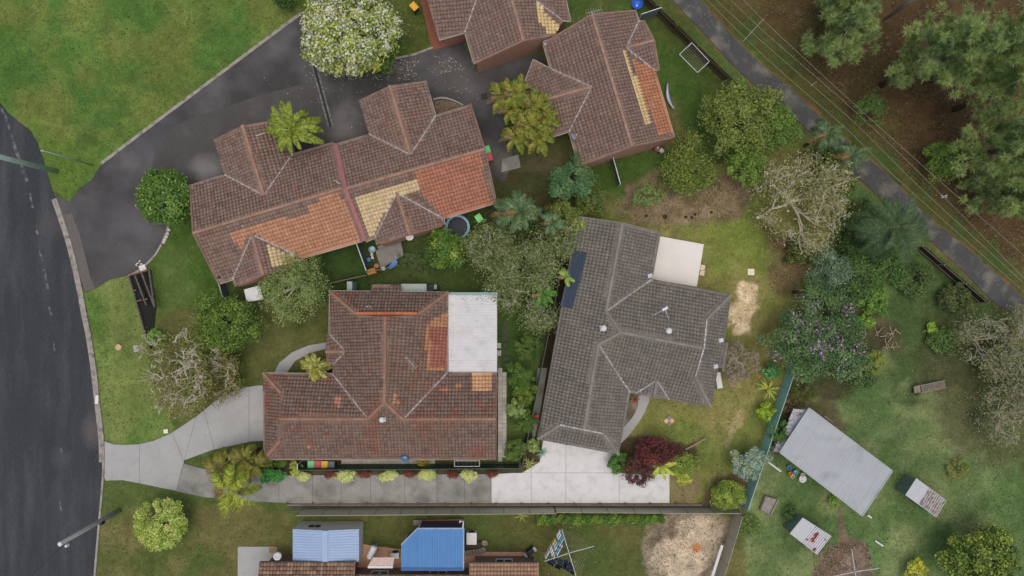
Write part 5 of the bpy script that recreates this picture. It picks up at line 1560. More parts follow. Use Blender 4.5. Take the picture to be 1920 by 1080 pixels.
# the concrete patio of the grey house, raised, with steps
pt = thing('patio_slab', 'large pale square patio slab in the angle of the grey tiled house', 'patio', W(1270, 490))
MB().prism([W(x, y, .35)[:2] for x, y in ((1238, 443), (1320, 458), (1306.5, 538), (1223, 524))], -.1, .35).build('slab', CONC_PALE, pt, bevel=.02)
HARD.append([(1236, 441), (1322, 457), (1308, 540), (1221, 526)])
for i, (x, y, h) in enumerate(((1317, 501.5, .22), (1316, 512, .22))):
    MB().box(W(x, y, h / 2), (.42, .48, h), -.17).build('step', mat('sandstone_block', C(206, 192, 164)), pt)
tag(MB().box(W(1408, 510, .03), (.62, .6, .08), -.02).build('square_paver', mat('cream_paver', C(222, 212, 192), var=.04)), 'single pale square paver on the lawn above the straw patch', 'paver')
dp = thing('diamond_paving', 'diamond of four coloured square pavers on the front lawn', 'paving', W(1254, 789))
for i, (dx, dy, cc_) in enumerate(((0, -5.3, (128, 126, 122)), (-5.3, 0, (206, 180, 128)), (5.3, 0, (212, 168, 130)), (0, 5.3, (128, 126, 122)))):
    MB().box(W(1254.5 + dx, 789 + dy, .03), (.36, .36, .08), math.pi / 4).build('paver', mat('paver_%d' % i, C(*cc_), var=.06), dp)
tag(MB().tube([W(1285, 843, .08), W(1300, 835, .1), W(1322, 822, .09)], [.09, .10, .08], 8).build('log', mat('pale_log', C(150, 132, 110), var=.2, fine=12, finevar=.25)), 'straight pale timber log lying on the lawn right of the red maple', 'log')
tag(MB().lathe(W(222.5, 651, 0), [(.3, -.02), (.32, .05), (.27, .1), (.1, .11)], 10).build('tree_stump', mat('cut_wood', C(186, 158, 126), var=.15, fine=14, finevar=.2)), 'low pale cut tree stump on the verge lawn', 'tree stump')
tag(MB().box(W(255.5, 653.5, .06), (.45, .65, .12), .1).build('utility_pit', CONC), 'grey rectangular utility pit lid on the verge near the bare-limbed tree', 'utility lid')
tag(MB().box(W(311, 808.5, .06), (.42, .4, .1), .1).build('meter_box', CONC_PALE, bevel=.02), 'small white square box lid at the edge of the curved driveway', 'utility lid')
tag(MB().box(W(182, 749, .1), (.28, .8, .12), -.06).build('drain_inlet', CONC_PALE), 'pale concrete drain inlet set in the road kerb', 'drain inlet')
for i, (x, y) in enumerate(((317.5, 431), (315, 438), (313, 444), (310, 449), (308, 454))):
    tag(MB().lathe(W(x, y, 0), [(.13, -.02), (.17, .06), (.14, .14), (.05, .17)], 9).build('edging_stone', mat('white_stone', C(190, 188, 180), var=.1)), ORD[i] + ' whitish stone from the top in the row below the glossy round tree', 'stone', 'row of edging stones')
for i, (x, y, rz) in enumerate(((258, 494, .4), (262, 490, 1.2), (265, 495, .2), (256, 497, 2))):
    tag(MB().box(W(x, y, .05), (.2, .12, .1), rz).build('brick_piece', mat('white_stone')), ['leftmost upper', 'top', 'rightmost', 'lowest'][i] + ' of the loose whitish brick pieces on the driveway by the curved edging', 'brick', 'loose bricks on the driveway')

# deck and yard clutter behind the twin villa
dk = thing('timber_deck', 'small weathered timber deck behind the twin villa', 'deck', W(730, 478))
n = 13
for i in range(n):
    t0, t1 = i / n, (i + .86) / n
    A_, B_, C_, D_ = (704, 470), (752, 455), (757, 478), (714, 505)
    def q(s, t): return ((A_[0] + (B_[0] - A_[0]) * s) * (1 - t) + (D_[0] + (C_[0] - D_[0]) * s) * t, (A_[1] + (B_[1] - A_[1]) * s) * (1 - t) + (D_[1] + (C_[1] - D_[1]) * s) * t)
    MB().prism([W(*q(s, t), .4)[:2] for s, t in ((0, t0), (1, t0), (1, t1), (0, t1))], .34, .4 + random.uniform(0, .012)).build('plank', DECK, dk)
MB().prism([W(x, y, .3)[:2] for x, y in ((706, 471), (750, 457), (755, 478), (716, 503))], 0, .3).build('frame', TIMBER_DARK, dk)
sheet('deck_slab', [(708, 462), (740, 448), (752, 452), (752, 460), (712, 474)], .05, CONC_OLD)
tag(MB().prism([W(x, y, .43)[:2] for x, y in ((727, 502), (737, 490), (742, 486), (746, 492), (740, 500), (733, 504))], .42, .46).build('blue_tarp', mat('blue_tarp', C(72, 134, 204), rough=.4, var=.25, scale=6, fine=14, finevar=.2)), 'crumpled bright blue tarp on the lower edge of the deck', 'tarp')
tag(MB().lathe(W(699, 468, 0), [(.3, 0), (.33, .4), (.3, .42), (.26, .1), (.05, .08)], 18).build('washing_tub', mat('pale_blue_tub', C(150, 188, 200), rough=.4)), 'pale blue round tub left of the timber deck', 'tub')
tag(MB().box(W(692, 487, .2), (.35, .35, .4), .4).box(W(692, 487, .42), (.28, .28, .05), .4).build('blue_crate', mat('blue_crate', C(70, 120, 176), rough=.4), bevel=.02), 'small blue plastic crate near the slate fence', 'crate')
tag(MB().lathe(W(707, 499, 0), [(.16, 0), (.22, .3), (.24, .32), (.2, .3), (.15, .1), (.04, .08)], 16).build('plant_pot', mat('terracotta', C(176, 138, 110))), 'pale round empty plant pot at the corner of the deck', 'pot')
tag(MB().box(W(719.5, 503.5, .25), (.34, .3, .5), .2).build('white_stool', METAL_WHITE, bevel=.03), 'small whitish stool at the lower edge of the deck', 'stool')
for i in range(4): tag(MB().lathe(W(697 + i * .8, 474 + i * 3.2, 0), [(.09, 0), (.13, .2), (.1, .22), (.03, .2)], 10).build('flower_pot', mat(['pink_pot', 'white_pot'][i % 2], C(*[(200, 150, 150), (200, 196, 186)][i % 2]))), ['topmost pink', 'upper whitish', 'lower pink', 'lowest whitish'][i] + ' flower pot in the line left of the deck', 'pot', ['pink pots by the deck', 'white pots by the deck'][i % 2])
tag(MB().beam(W(690, 511, .6), W(706, 507, .6), .5, .9).build('timber_chest', mat('orange_timber', C(168, 118, 62))), 'orange-brown timber chest in the yard corner by the slate fence', 'chest')
# clutter by the large shed
cl = [((1477.5, 875), (70, 130, 190), 'blue'), ((1490, 884), (110, 180, 196), 'turquoise'), ((1480, 887), (190, 120, 60), 'orange'), ((1503, 889), (206, 200, 190), 'cream'), ((1484, 891.5), (190, 180, 160), 'tan')]
for (x, y), cc_, nm_ in cl:
    tag(MB().lathe(W(x, y, 0), [(.14, 0), (.19, .28), (.21, .3), (.17, .28), (.13, .06), (.03, .05)], 14).build('garden_pot', mat('pot_' + nm_, C(*cc_), rough=.5)), '%s garden pot beside the large grey shed' % nm_, 'pot')
tag(MB().lathe(W(1503.5, 897, 0), [(.2, 0), (.34, .2), (.36, .22), (.3, .2), (.1, .1)], 16).build('basin', METAL_WHITE), 'white oval basin on the grass beside the large grey shed', 'basin')
for i, (a, b, lab) in enumerate((((1440, 866), (1464, 884), 'long white plank lying by the south-west corner of the large shed'), ((1458, 874), (1470, 886), 'short dark-edged board next to the long white plank'), ((1546, 780), (1562, 792), 'weathered timber pallet piece against the shed, upper board'), ((1543, 785), (1558, 796), 'weathered timber pallet piece against the shed, lower board'),
                             ((1641, 1014), (1656, 1024), 'short white pipe lying on the lawn right of the rusty shed'), ((1627, 966), (1634, 971), 'tiny white bent offcut on the lawn at the corner of the large shed'))):
    tag(MB().beam(W(*a, .06), W(*b, .06), .14, .06).build('plank', [METAL_WHITE, TIMBER, TIMBER, TIMBER, METAL_WHITE, METAL_WHITE][i]), lab, 'plank')
# slatted bench in the right garden
bn = thing('garden_bench', 'old weathered slatted timber bench lying in the right garden', 'bench', W(1745, 727))
d0, d1 = W(1714, 732, .4), W(1773, 720, .4)
dd = (d1 - d0).normalized(); ss = Vector((-dd.y, dd.x, 0))
for i in range(16):
    p = d0.lerp(d1, .25 + i * .047); MB().beam(p - ss * .32, p + ss * .32, .09, .04).build('slat', TIMBER, bn)
for k in (-.34, .34): MB().beam(d0 + ss * k, d1 + ss * k, .08, .1).build('rail', TIMBER, bn)
MB().beam(d0 - ss * .34 + Vector((0, 0, .02)), d0.lerp(d1, .2) - ss * .34 + Vector((0, 0, .02)), .08, .06).build('armrest', TIMBER, bn)
MB().prism([(d0 - ss * .3)[:2], (d0.lerp(d1, .2) - ss * .3)[:2], (d0.lerp(d1, .2) + ss * .3)[:2], (d0 + ss * .3)[:2]], .36, .4).build('board', TIMBER, bn)
for t in (.03, .97):
    for k in (-.3, .3): p = d0.lerp(d1, t) + ss * k; MB().beam(up_(p, 0), up_(p, .38), .08, .08).build('leg', TIMBER, bn)
# compost pile frame at the right of the corner
cp = thing('compost_frame', 'grey weathered compost frame on the grass right of the lot corner', 'compost bin', W(1440, 946))
pc = [(1434, 930), (1458, 936), (1443, 966), (1424, 955)]
for i in range(4):
    for z in (.12, .34): MB().beam(W(*pc[i], z), W(*pc[(i + 1) % 4], z), .05, .18).build('board', TIMBER, cp)
MB().prism([W(x, y)[:2] for x, y in pc], 0, .3).build('compost', mat('pale_mulch', C(140, 134, 128), var=.3, scale=5, fine=14, finevar=.4, bump=.8, bscale=10), cp)
# pavers, logs and edging by the courtyard
pl_ = thing('raised_timber_bed', 'small timber raised garden bed right of the blue patio roof', 'garden bed', W(888, 1030))
for i in range(6):
    x = 873 + i * 5.2; MB().beam(W(x, 1028 + i * -.3, .15), W(x + 1.5, 1043 - i * .9, .15), .2, .3).build('log', TIMBER, pl_)
MB().prism([W(x, y)[:2] for x, y in ((872, 1020), (902, 1014), (902, 1026), (872, 1030))], 0, .3).build('bed_soil', SOIL, pl_)
for i, (x, y) in enumerate(((909, 1017), (906, 1030))): tag(MB().lathe(W(x, y, 0), [(.28, 0), (.3, .2), (.26, .24), (.05, .25)], 12).build('log_stump', TIMBER), ['upper', 'lower'][i] + ' round log stump at the end of the raised timber bed', 'stump')
tag(MB().box(W(510.5, 1030, .06), (.6, .62, .06)).build('door_mat', mat('pattern_mat', C(150, 124, 84), var=.5, scale=12, fine=25, finevar=.4)), 'patterned square mat on the concrete slab left of the light blue shed', 'mat')
tag(MB().beam(W(775, 980, .3), W(868, 978, .3), .5, .12).build('timber_bench', TIMBER), 'long weathered timber bench behind the blue patio roof', 'bench')
tag(MB().beam(W(1335, 1082, 1.0), W(1354, 1022, 1.0), .25, .12).build('ladder_plank', METAL_WHITE), 'long pale metal beam leaning along the beige side fence', 'beam')

for i, (x, y, nm_) in enumerate(((1247, 407, 'largest'), (1286, 407, 'second from the left'), (1297, 408, 'middle'), (1303, 402, 'fourth from the left'), (1334, 398, 'rightmost'), (1212, 405, 'leftmost'))):
    k = .17 if i == 0 else .11
    tag(MB().lathe(W(x, y, -.05), [(k * 1.3, 0), (k, .14), (k * .7, .15), (k * .6, .03), (.02, .02)], 12).build('rotted_stump', mat('rotted_wood', C(66, 50, 40), var=.3)), nm_ + ' of the small dark hollow stumps on the bare dirt', 'stump', 'hollow stumps on the dirt')
sp = thing('stick_pile', 'heap of pale dead sticks on the slope above the right lawn', 'stick pile', W(1662, 636))
rg = random.Random(31)
for i in range(16):
    x, y, a = rg.uniform(1643, 1684), rg.uniform(618, 652), rg.uniform(0, 3.14); l = rg.uniform(5, 12)
    MB().tube([W(x - math.cos(a) * l, y - math.sin(a) * l, rg.uniform(.05, .3)), W(x + math.cos(a) * l, y + math.sin(a) * l, rg.uniform(.05, .4))], rg.uniform(.02, .05), 5).build('stick', mat('dead_stick', C(168, 152, 132), var=.2), sp)

# ------------------------------------------------------------------ vegetation
LK = 2.25       # leaf colour over its average look (crowns shade themselves)
def LC(r, g, b, k=1.0): return np.array(C(r, g, b, LK * k))
def unit(v): return v / (np.linalg.norm(v, axis=-1, keepdims=True) + 1e-9)

def leaf_mesh(name, parent, P, N, size, cols, material, aspect=.55, rng=RNG, axis=None):
    n = len(P)
    N = unit(N)
    t = unit(np.cross(N, rng.normal(size=(n, 3)))) if axis is None else unit(axis)
    if axis is not None: N = unit(np.cross(t, rng.normal(size=(n, 3))))
    b = np.cross(N, t)
    s = (size * rng.uniform(.7, 1.3, n))[:, None] if np.isscalar(size) else size[:, None]
    V = np.stack([P - t * s * .5, P + b * s * aspect * .5 + N * s * .06, P + t * s * .5, P - b * s * aspect * .5 + N * s * .06], 1).reshape(-1, 3)
    F = np.arange(4 * n).reshape(n, 4)
    return np_mesh(name, V, F, material, parent, cols)

def pick(rng, cols, n):
    w = np.array([c[1] for c in cols], float); w /= w.sum()
    k = rng.choice(len(cols), n, p=w)
    return np.array([np.asarray(c[0]) for c in cols])[k]

def crown_pts(c, rx, ry, rz, n, nc, cr, rng, lower=-.35, shell=.55, lobe=1.0):
    d = unit(rng.normal(size=(nc * 3, 3))); d = d[d[:, 2] > lower][:nc]; nc = len(d)
    ph = rng.uniform(0, 6.28, 4)
    lob = 1 + lobe * (.16 * np.sin(3 * np.arctan2(d[:, 1], d[:, 0]) + ph[0]) + .12 * np.sin(5 * np.arctan2(d[:, 1], d[:, 0]) + ph[1]) + .1 * np.sin(7 * d[:, 2] + ph[2]))
    r = (rng.uniform(shell ** 2, 1, nc) ** .5) * lob
    cc = c + d * r[:, None] * np.array([rx, ry, rz])
    k = rng.integers(0, nc, n)
    crs = cr * rng.uniform(.6, 1.35, nc)
    off = unit(rng.normal(size=(n, 3))) * (rng.random(n) ** .45)[:, None] * crs[k][:, None]
    off[:, 2] *= .75
    return cc, k, cc[k] + off, off, d

def trunk(root, base, top, r, tips, material=BARK, rng=RNG, bend=.3):
    m = MB()
    mid = (base + top) / 2 + Vector((rng.uniform(-bend, bend), rng.uniform(-bend, bend), 0))
    m.tube([base - Vector((0, 0, .1)), base + (mid - base) * .5, mid, top], [r * 1.25, r, r * .85, r * .6], 8)
    for t in tips:
        t = Vector(t)
        s = mid.lerp(top, rng.uniform(.1, 1))
        md = s.lerp(t, .5) + Vector((rng.uniform(-.2, .2), rng.uniform(-.2, .2), rng.uniform(0, .3)))
        m.tube([s, md, t], [r * .5, r * .32, r * .1], 6)
    return m.build('trunk', material, root, True)

def broadleaf(name, label, cat, px, py, rpx, h, cols, seed, n=7000, leaf=.22, nc=None, cr=None, mat_=None, sy=1.0, zk=.62, flowers=None, bark=BARK, group=None,
              lower=-.35, shell=.5, aspect=.55, tilt=.7, lobe=.7):
    rng = np.random.default_rng(seed)
    zc = h * zk
    R = rpx / S * (H - zc) / H
    rz = h - zc
    c = W(px, py, zc)
    root = thing(name, label, cat, (c.x, c.y, 0), group=group)
    nc = nc or int(26 + R * R * 9); cr = cr or max(.22, R * .24)
    cc, k, P, off, d = crown_pts(np.array(c), (R - cr * .55), (R - cr * .55) * sy, max(.3, rz - cr * .4), n, nc, cr, rng, lower, shell, lobe)
    P[:, 2] = np.maximum(P[:, 2], .06 + rng.random(len(P)) * .15)
    outw = unit(P - np.array(c))
    N = unit(off) * .7 + outw * .35 + np.array([0, 0, .55]) + rng.normal(size=P.shape) * tilt
    N[:, 2] = np.abs(N[:, 2])
    ccol = pick(rng, cols, len(cc))
    col = ccol[k] * .65 + pick(rng, cols, n) * .35
    col = col * rng.uniform(.78, 1.25, n)[:, None]
    leaf_mesh('crown', root, P, N, leaf, np.clip(col, 0, .9), mat_ or LEAF, aspect, rng)
    idx = rng.permutation(len(cc))[:max(4, min(9, int(R * 4)))]
    trunk(root, Vector((c.x, c.y, 0)), Vector((c.x, c.y, max(.3, zc - rz * .1))), max(.04, .045 * h), [cc[i] * .9 + np.array(c) * .1 for i in idx], bark, rng, .1 * R)
    if flowers:
        fc, fn, fs = flowers[:3]
        top = np.argsort(-(d[:, 2] + rng.normal(size=len(d)) * .5))
        sel = top[:max(4, int(len(top) * (flowers[3] if len(flowers) > 3 else .75)))]
        kk = rng.choice(sel, fn)
        o = unit(rng.normal(size=(fn, 3)) + np.array([0, 0, .9])); 
        FP = cc[kk] + o * (cr * 1.05) * np.array([1, 1, .8])
        leaf_mesh('blossom', root, FP, o + rng.normal(size=o.shape) * .3, fs, np.clip(pick(rng, fc, fn) * rng.uniform(.85, 1.1, fn)[:, None], 0, .95), LEAF, .9, rng)
    return root

def branchy(name, label, cat, px, py, rpx, h, seed, bark, leafcols=None, n=0, leaf=.16, depth=5, r0=.14, lk=1.7, under=.4, rmin=.024, zk=.6, spread=1.0, group=None, fork=.25, clump=.35, asym=None):
    """an open tree: bare limbs drawn by repeated forking, leaves only at the tips"""
    rng = np.random.default_rng(seed); rg = random.Random(seed); n = int(n * lk); leaf *= 1.3; r0 *= 1.25
    zc = h * zk
    R = rpx / S * (H - zc) / H
    c = W(px, py, zc)
    base = Vector((c.x, c.y, 0))
    root = thing(name, label, cat, base, group=group)
    m = MB(); tips = []
    def grow(p, d, L, r, lev):
        pts = [p]; q = p.copy(); dd = d.copy()
        for i in range(3):
            dd = (dd + Vector((rg.uniform(-.33, .33), rg.uniform(-.33, .33), rg.uniform(-.12, .2)))).normalized()
            q = q + dd * (L / 3)
            rad = math.hypot(q.x - base.x, q.y - base.y)
            an = math.atan2(q.y - base.y, q.x - base.x); lim = R * (.98 + .2 * math.sin(3 * an + seed) + .12 * math.sin(7 * an + 2 * seed)) * rg.uniform(.85, 1.12)
            if rad > lim: q.x = base.x + (q.x - base.x) * lim / rad; q.y = base.y + (q.y - base.y) * lim / rad; q.z -= .12
            if q.z > h: q.z = h - rg.random() * .2
            pts.append(q.copy())
        rs = [r, r * .9, r * .8, r * .7]
        m.tube(pts, rs, 5 if lev < 3 else 4, cap=False)
        if lev >= depth - 2: tips.append(pts[-1]); tips.append(pts[-2])
        if lev >= depth: return
        for k in range(rg.choice((2, 2, 3))):
            side = Vector((rg.uniform(-1, 1), rg.uniform(-1, 1), rg.uniform(-.25, .55)))
            nd = (dd * .75 + side * .85).normalized()
            grow(pts[-1] if k < 2 else pts[2], nd, L * rg.uniform(.66, .86), max(rmin, r * rg.uniform(.55, .72)), lev + 1)
    th = h * fork
    m.tube([base - Vector((0, 0, .1)), base + Vector((0, 0, th))], [r0 * 1.3, r0], 7)
    nb = rg.choice((5, 6, 7))
    for k in range(nb):
        a = 2 * math.pi * (k + rg.uniform(-.3, .3)) / nb
        d = Vector((math.cos(a) * spread, math.sin(a) * spread, rg.uniform(.35, 1.0))).normalized()
        grow(base + Vector((0, 0, th * rg.uniform(.6, 1))), d, R * rg.uniform(.42, .56), r0 * .6, 1)
    m.build('trunk', bark, root, True)
    if n:
        T = np.array([tuple(t) for t in tips])
        k = rng.integers(0, len(T), n)
        off = rng.normal(size=(n, 3)) * clump
        P = T[k] + off - np.array([0, 0, under])
        P[:, 2] = np.maximum(P[:, 2], .1)
        N = rng.normal(size=(n, 3)) + np.array([0, 0, .9]); N[:, 2] = np.abs(N[:, 2])
        tc = pick(rng, leafcols, len(T))
        col = tc[k] * rng.uniform(.75, 1.25, n)[:, None]
        leaf_mesh('crown', root, P, N, leaf, np.clip(col, 0, .9), LEAF, .5, rng)
    return root

def frond_mesh(name, L, lm, width, cols, rng, n=26, a=.55, b=.85, vee=.25, fwd=.55, ragged=.12, solid=1.0):
    """one feather frond along +X: midrib and paired leaflets"""
    V, F, CC = [], [], []
    def rp(s): return np.array([L * (s - .18 * s * s * b), 0, L * (a * s - b * s * s)])
    for i in range(n):
        s = .14 + .86 * (i + .5) / n
        p = rp(s); tg = unit(rp(min(s + .02, 1.02)) - rp(s - .02))
        l = lm * (math.sin(math.pi * min(.97, .13 + .82 * s)) ** .65) * rng.uniform(1 - ragged, 1 + ragged)
        w = width * solid
        for sd in (-1, 1):
            d = unit(np.array([fwd + .5 * s, sd * 1.0, vee - .5 * abs(vee) * s]) + rng.normal(size=3) * .07)
            mid = p + d * l * .55; tip = p + d * l + np.array([0, 0, -.22 * l])
            nb = len(V)
            V += [p - tg * w * .5, p + tg * w * .5, mid + tg * w * .55, mid - tg * w * .45, tip]
            c = cols[rng.integers(0, len(cols))] * rng.uniform(.8, 1.2)
            F += [(nb, nb + 1, nb + 2, nb + 3), (nb + 3, nb + 2, nb + 4, nb + 4)]
            CC += [c, c]
    for i in range(8):                                        # midrib
        s0, s1 = i / 8, (i + 1) / 8
        p, q = rp(s0), rp(s1); w = .035 * (1 - .75 * s0)
        nb = len(V)
        V += [p + np.array([0, -w, .012]), p + np.array([0, w, .012]), q + np.array([0, w * .85, .012]), q + np.array([0, -w * .85, .012])]
        F.append((nb, nb + 1, nb + 2, nb + 3)); CC.append(cols[0] * 1.25)
    me = bpy.data.meshes.new(name)
    me.from_pydata([tuple(v) for v in V], [], [f if f[2] != f[3] else f[:3] for f in F])
    at = me.attributes.new('Col', 'FLOAT_COLOR', 'FACE')
    arr = np.ones((len(F), 4), dtype=np.float32); arr[:, :3] = np.clip(np.array(CC), 0, .9)
    at.data.foreach_set('color', arr.ravel())
    me.materials.append(LEAF)
    return me

def strap_mesh(name, L, w, cols, rng, a=.8, b=.7):
    V, F, CC = [], [], []
    n = 4
    for i in range(n + 1):
        s = i / n; p = np.array([L * s, 0, L * (a * s - b * s * s)])
        ww = w * (1 - s) ** .6 * (.6 + .8 * s if s < .5 else 1) + .004
        V += [p + np.array([0, -ww, .25 * ww]), p, p + np.array([0, ww, .25 * ww])]
    for i in range(n):
        for k in range(2): F.append((i * 3 + k, i * 3 + k + 1, i * 3 + k + 4, i * 3 + k + 3)); CC.append(cols[rng.integers(0, len(cols))])
    me = bpy.data.meshes.new(name); me.from_pydata([tuple(v) for v in V], [], F)
    at = me.attributes.new('Col', 'FLOAT_COLOR', 'FACE'); arr = np.ones((len(F), 4), dtype=np.float32); arr[:, :3] = np.clip(np.array(CC), 0, .9)
    at.data.foreach_set('color', arr.ravel()); me.materials.append(LEAF)
    return me

def palm(name, label, px, py, h, L, nf, cols, seed, lm=.55, width=.12, a=.55, b=.85, rtrunk=.13, cat='palm', tiers=3, strap=False, group=None, n=26, solid=1.0, part='frond', vee=.25, stems=None, lo=-.35, hi=.75):
    rng = np.random.default_rng(seed); rg = random.Random(seed)
    heads = stems or [(px, py, h)]
    c0 = W(heads[0][0], heads[0][1], heads[0][2])
    root = thing(name, label, cat, (c0.x, c0.y, 0), group=group)
    cols = [np.asarray(c) * .62 for c in cols]
    vari = [strap_mesh(part, L, width, cols, rng, a, b) if strap else frond_mesh(part, L * q, lm * q, width, cols, rng, n, a, b, vee, solid=solid) for q in ((1, .88, 1.05) if not strap else (1, .9, .8))]
    dead = None if strap else frond_mesh(part, L * .8, lm * .8, width * .8, [LC(132, 112, 72) * .6, LC(104, 88, 58) * .6], rng, max(12, n - 8), a * .6, b, vee)
    for hx, hy, hh in heads:
        c = W(hx, hy, hh); off = Vector((c.x - c0.x, c.y - c0.y, 0))
        if hh > .3:
            m = MB(); m.tube([off + c0 * 0 + Vector((c0.x, c0.y, -.1)), Vector((c.x, c.y, hh * .6)), Vector((c.x, c.y, hh + .1))], [rtrunk * 1.3, rtrunk, rtrunk * .9], 9)
            m.build('trunk', BARK, root, True)
        for i in range(nf):
            tier = (i % tiers) / max(1, tiers - 1)
            o = bpy.data.objects.new(part, dead if (dead and i % 9 == 4 and i % tiers < 2) else vari[i % 3]); COL.objects.link(o); o.parent = root
            o.location = off + Vector((0, 0, hh))
            az = 2 * math.pi * i * .381966 + rg.uniform(-.15, .15)
            pit = lo + (hi - lo) * tier + rg.uniform(-.1, .1)
            k = rg.uniform(.85, 1.1) * (1 - .25 * max(0, tier - .4))
            o.rotation_euler = (rg.uniform(-.35, .35), -pit, az)
            o.scale = (k, k, k)
    return root

def hedge(name, label, line, w, h, cols, seed, n, leaf=.14, cat='hedge', group=None):
    """clipped planting along a pixel polyline"""
    rng = np.random.default_rng(seed)
    P0 = [W(x, y) for x, y in line]
    c = sum(P0, Vector()) / len(P0)
    root = thing(name, label, cat, c, group=group)
    seg = [(P0[i + 1] - P0[i]).length for i in range(len(P0) - 1)]
    t = rng.random(n) * sum(seg); cum = np.cumsum([0] + seg)
    i = np.clip(np.searchsorted(cum, t) - 1, 0, len(seg) - 1)
    A = np.array([tuple(p) for p in P0]); f = ((t - cum[i]) / np.array(seg)[i])[:, None]
    base = A[i] * (1 - f) + A[i + 1] * f
    d = unit(A[i + 1] - A[i]); s = np.stack([-d[:, 1], d[:, 0], 0 * d[:, 0]], 1)
    ph = rng.uniform(0, np.pi, n); bulge = 1 + .18 * np.sin(t * 2.1) + .12 * np.sin(t * 5.3 + 1)
    rr = rng.uniform(.75, 1.05, n) * bulge
    P = base + s * (np.cos(ph) * rr * w / 2)[:, None]
    P[:, 2] = np.maximum(.05, np.sin(ph) ** .6 * h * rr)
    N = s * np.cos(ph)[:, None] + np.array([0, 0, 1]) * np.sin(ph)[:, None] + rng.normal(size=P.shape) * .6
    clump = (np.sin(t * 3.7) + np.sin(t * 7.9 + ph * 3)) > .2
    col = np.where(clump[:, None], np.asarray(cols[0][0]), np.asarray(cols[1][0])) * rng.uniform(.7, 1.3, n)[:, None]
    leaf_mesh('foliage', root, P, N, leaf, np.clip(col, 0, .9), LEAF, .6, rng)
    m = MB()
    for k in range(max(2, int(sum(seg) / .9))):
        p = P0[0].lerp(P0[-1], (k + .5) / max(2, int(sum(seg) / .9))); m.tube([p, p + Vector((.05, .03, h * .7))], [.03, .015], 5)
    m.build('stems', BARK_DARK, root)
    return root

def pine(label, bx, by, h, seed, n=9000, rk=3.2, z0=.42):
    """tall open pine: base at a ground pixel, whorled limbs, tufts of needles"""
    rng = np.random.default_rng(seed); rg = random.Random(seed)
    b = W(bx, by); n = int(n * 2.1); rk *= 1.25; z0 *= .8
    root = thing('pine_tree', label, 'tree', b, group='tall pines in the bush')
    m = MB(); m.tube([b - Vector((0, 0, .1)), b + Vector((.1, .05, h * .5)), b + Vector((0, 0, h))], [.26, .19, .05], 9)
    T, tc = [], []
    z = h * z0
    while z < h * .98:
        f = (z - h * z0) / (h * (1 - z0)); R = rk * (1 - .62 * f) * (.75 + .25 * math.sin(f * 9 + seed))
        for k in range(rg.choice((2, 3, 3, 4))):
            a = rg.uniform(0, 6.28); L = R * rg.uniform(.6, 1.1)
            p0 = b + Vector((0, 0, z)); p2 = p0 + Vector((math.cos(a) * L, math.sin(a) * L, L * rg.uniform(-.05, .35))); p1 = p0.lerp(p2, .5) + Vector((rg.uniform(-.2, .2), rg.uniform(-.2, .2), -.1))
            m.tube([p0, p1, p2], [.06, .04, .015], 5)
            for q in range(int(3 + L * 1.4)):
                t = rg.uniform(.35, 1.05); e = p0.lerp(p2, t) + Vector((rg.gauss(0, .32 * L * .6), rg.gauss(0, .32 * L * .6), rg.uniform(-.1, .35)))
                T.append(tuple(e)); tc.append(rg.random())
        z += rg.uniform(.45, .8)
    m.build('trunk', mat('pine_bark', C(112, 104, 100), var=.25, fine=8, finevar=.3), root, True)
    T = np.array(T)
    k = rng.integers(0, len(T), n)
    d = unit(rng.normal(size=(n, 3)) + np.array([0, 0, .5]))
    l = rng.uniform(.3, .7, n)
    P = T[k] + d * (l * .5)[:, None]
    tc = np.array(tc)[k][:, None]
    col = (LC(102, 112, 70, 1.75) * tc + LC(80, 94, 60, 1.55) * (1 - tc)) * rng.uniform(.75, 1.25, n)[:, None]
    leaf_mesh('crown', root, P, d, l, np.clip(col, 0, .9), NEEDLE, .085, rng, axis=d)
    return root

G1 = [(LC(84, 104, 46), 3), (LC(64, 86, 38), 3), (LC(108, 122, 58), 1)]
# --- trees along the top and left
broadleaf('flowering_tree', 'big round tree covered in white blossom beside the shared driveway', 'tree', 655, 52, 98, 6.5, [(LC(126, 138, 66), 3), (LC(98, 116, 52), 3), (LC(148, 152, 78), 2)], 101, 20000, .24,
          flowers=([(np.array(C(226, 224, 214)), 4), (np.array(C(206, 206, 190)), 1)], 4200, .2, .85), zk=.58, sy=.95, lobe=.35, nc=260, cr=.6)
broadleaf('leafy_shrub', 'dark green shrub under the right side of the white flowering tree', 'shrub', 712, 92, 48, 2.6, [(LC(58, 82, 34), 3), (LC(78, 98, 42), 2)], 102, 5000, .2)
broadleaf('leafy_shrub', 'dark shrub cut by the top edge left of the flowering tree', 'shrub', 532, -4, 26, 2.4, [(LC(50, 72, 32), 3), (LC(66, 86, 40), 1)], 103, 2500, .2)
broadleaf('glossy_round_tree', 'compact round glossy green tree at the corner of the shared driveway', 'tree', 309, 369, 54, 4.6, [(LC(70, 96, 38), 3), (LC(52, 78, 30), 3), (LC(92, 114, 48), 1)], 104, 11000, .27, mat_=GLOSSY, shell=.78, lobe=.25, nc=150)
YP = [LC(128, 140, 50), LC(104, 124, 44), LC(146, 150, 62), LC(86, 110, 40)]
palm('golden_palm', 'yellow-green feather palm spreading over the north side of the twin villa', 546, 243, 5.4, 2.75, 26, YP, 105, lm=.5, width=.11, a=.5, b=.75, solid=1.0, n=34, tiers=4)
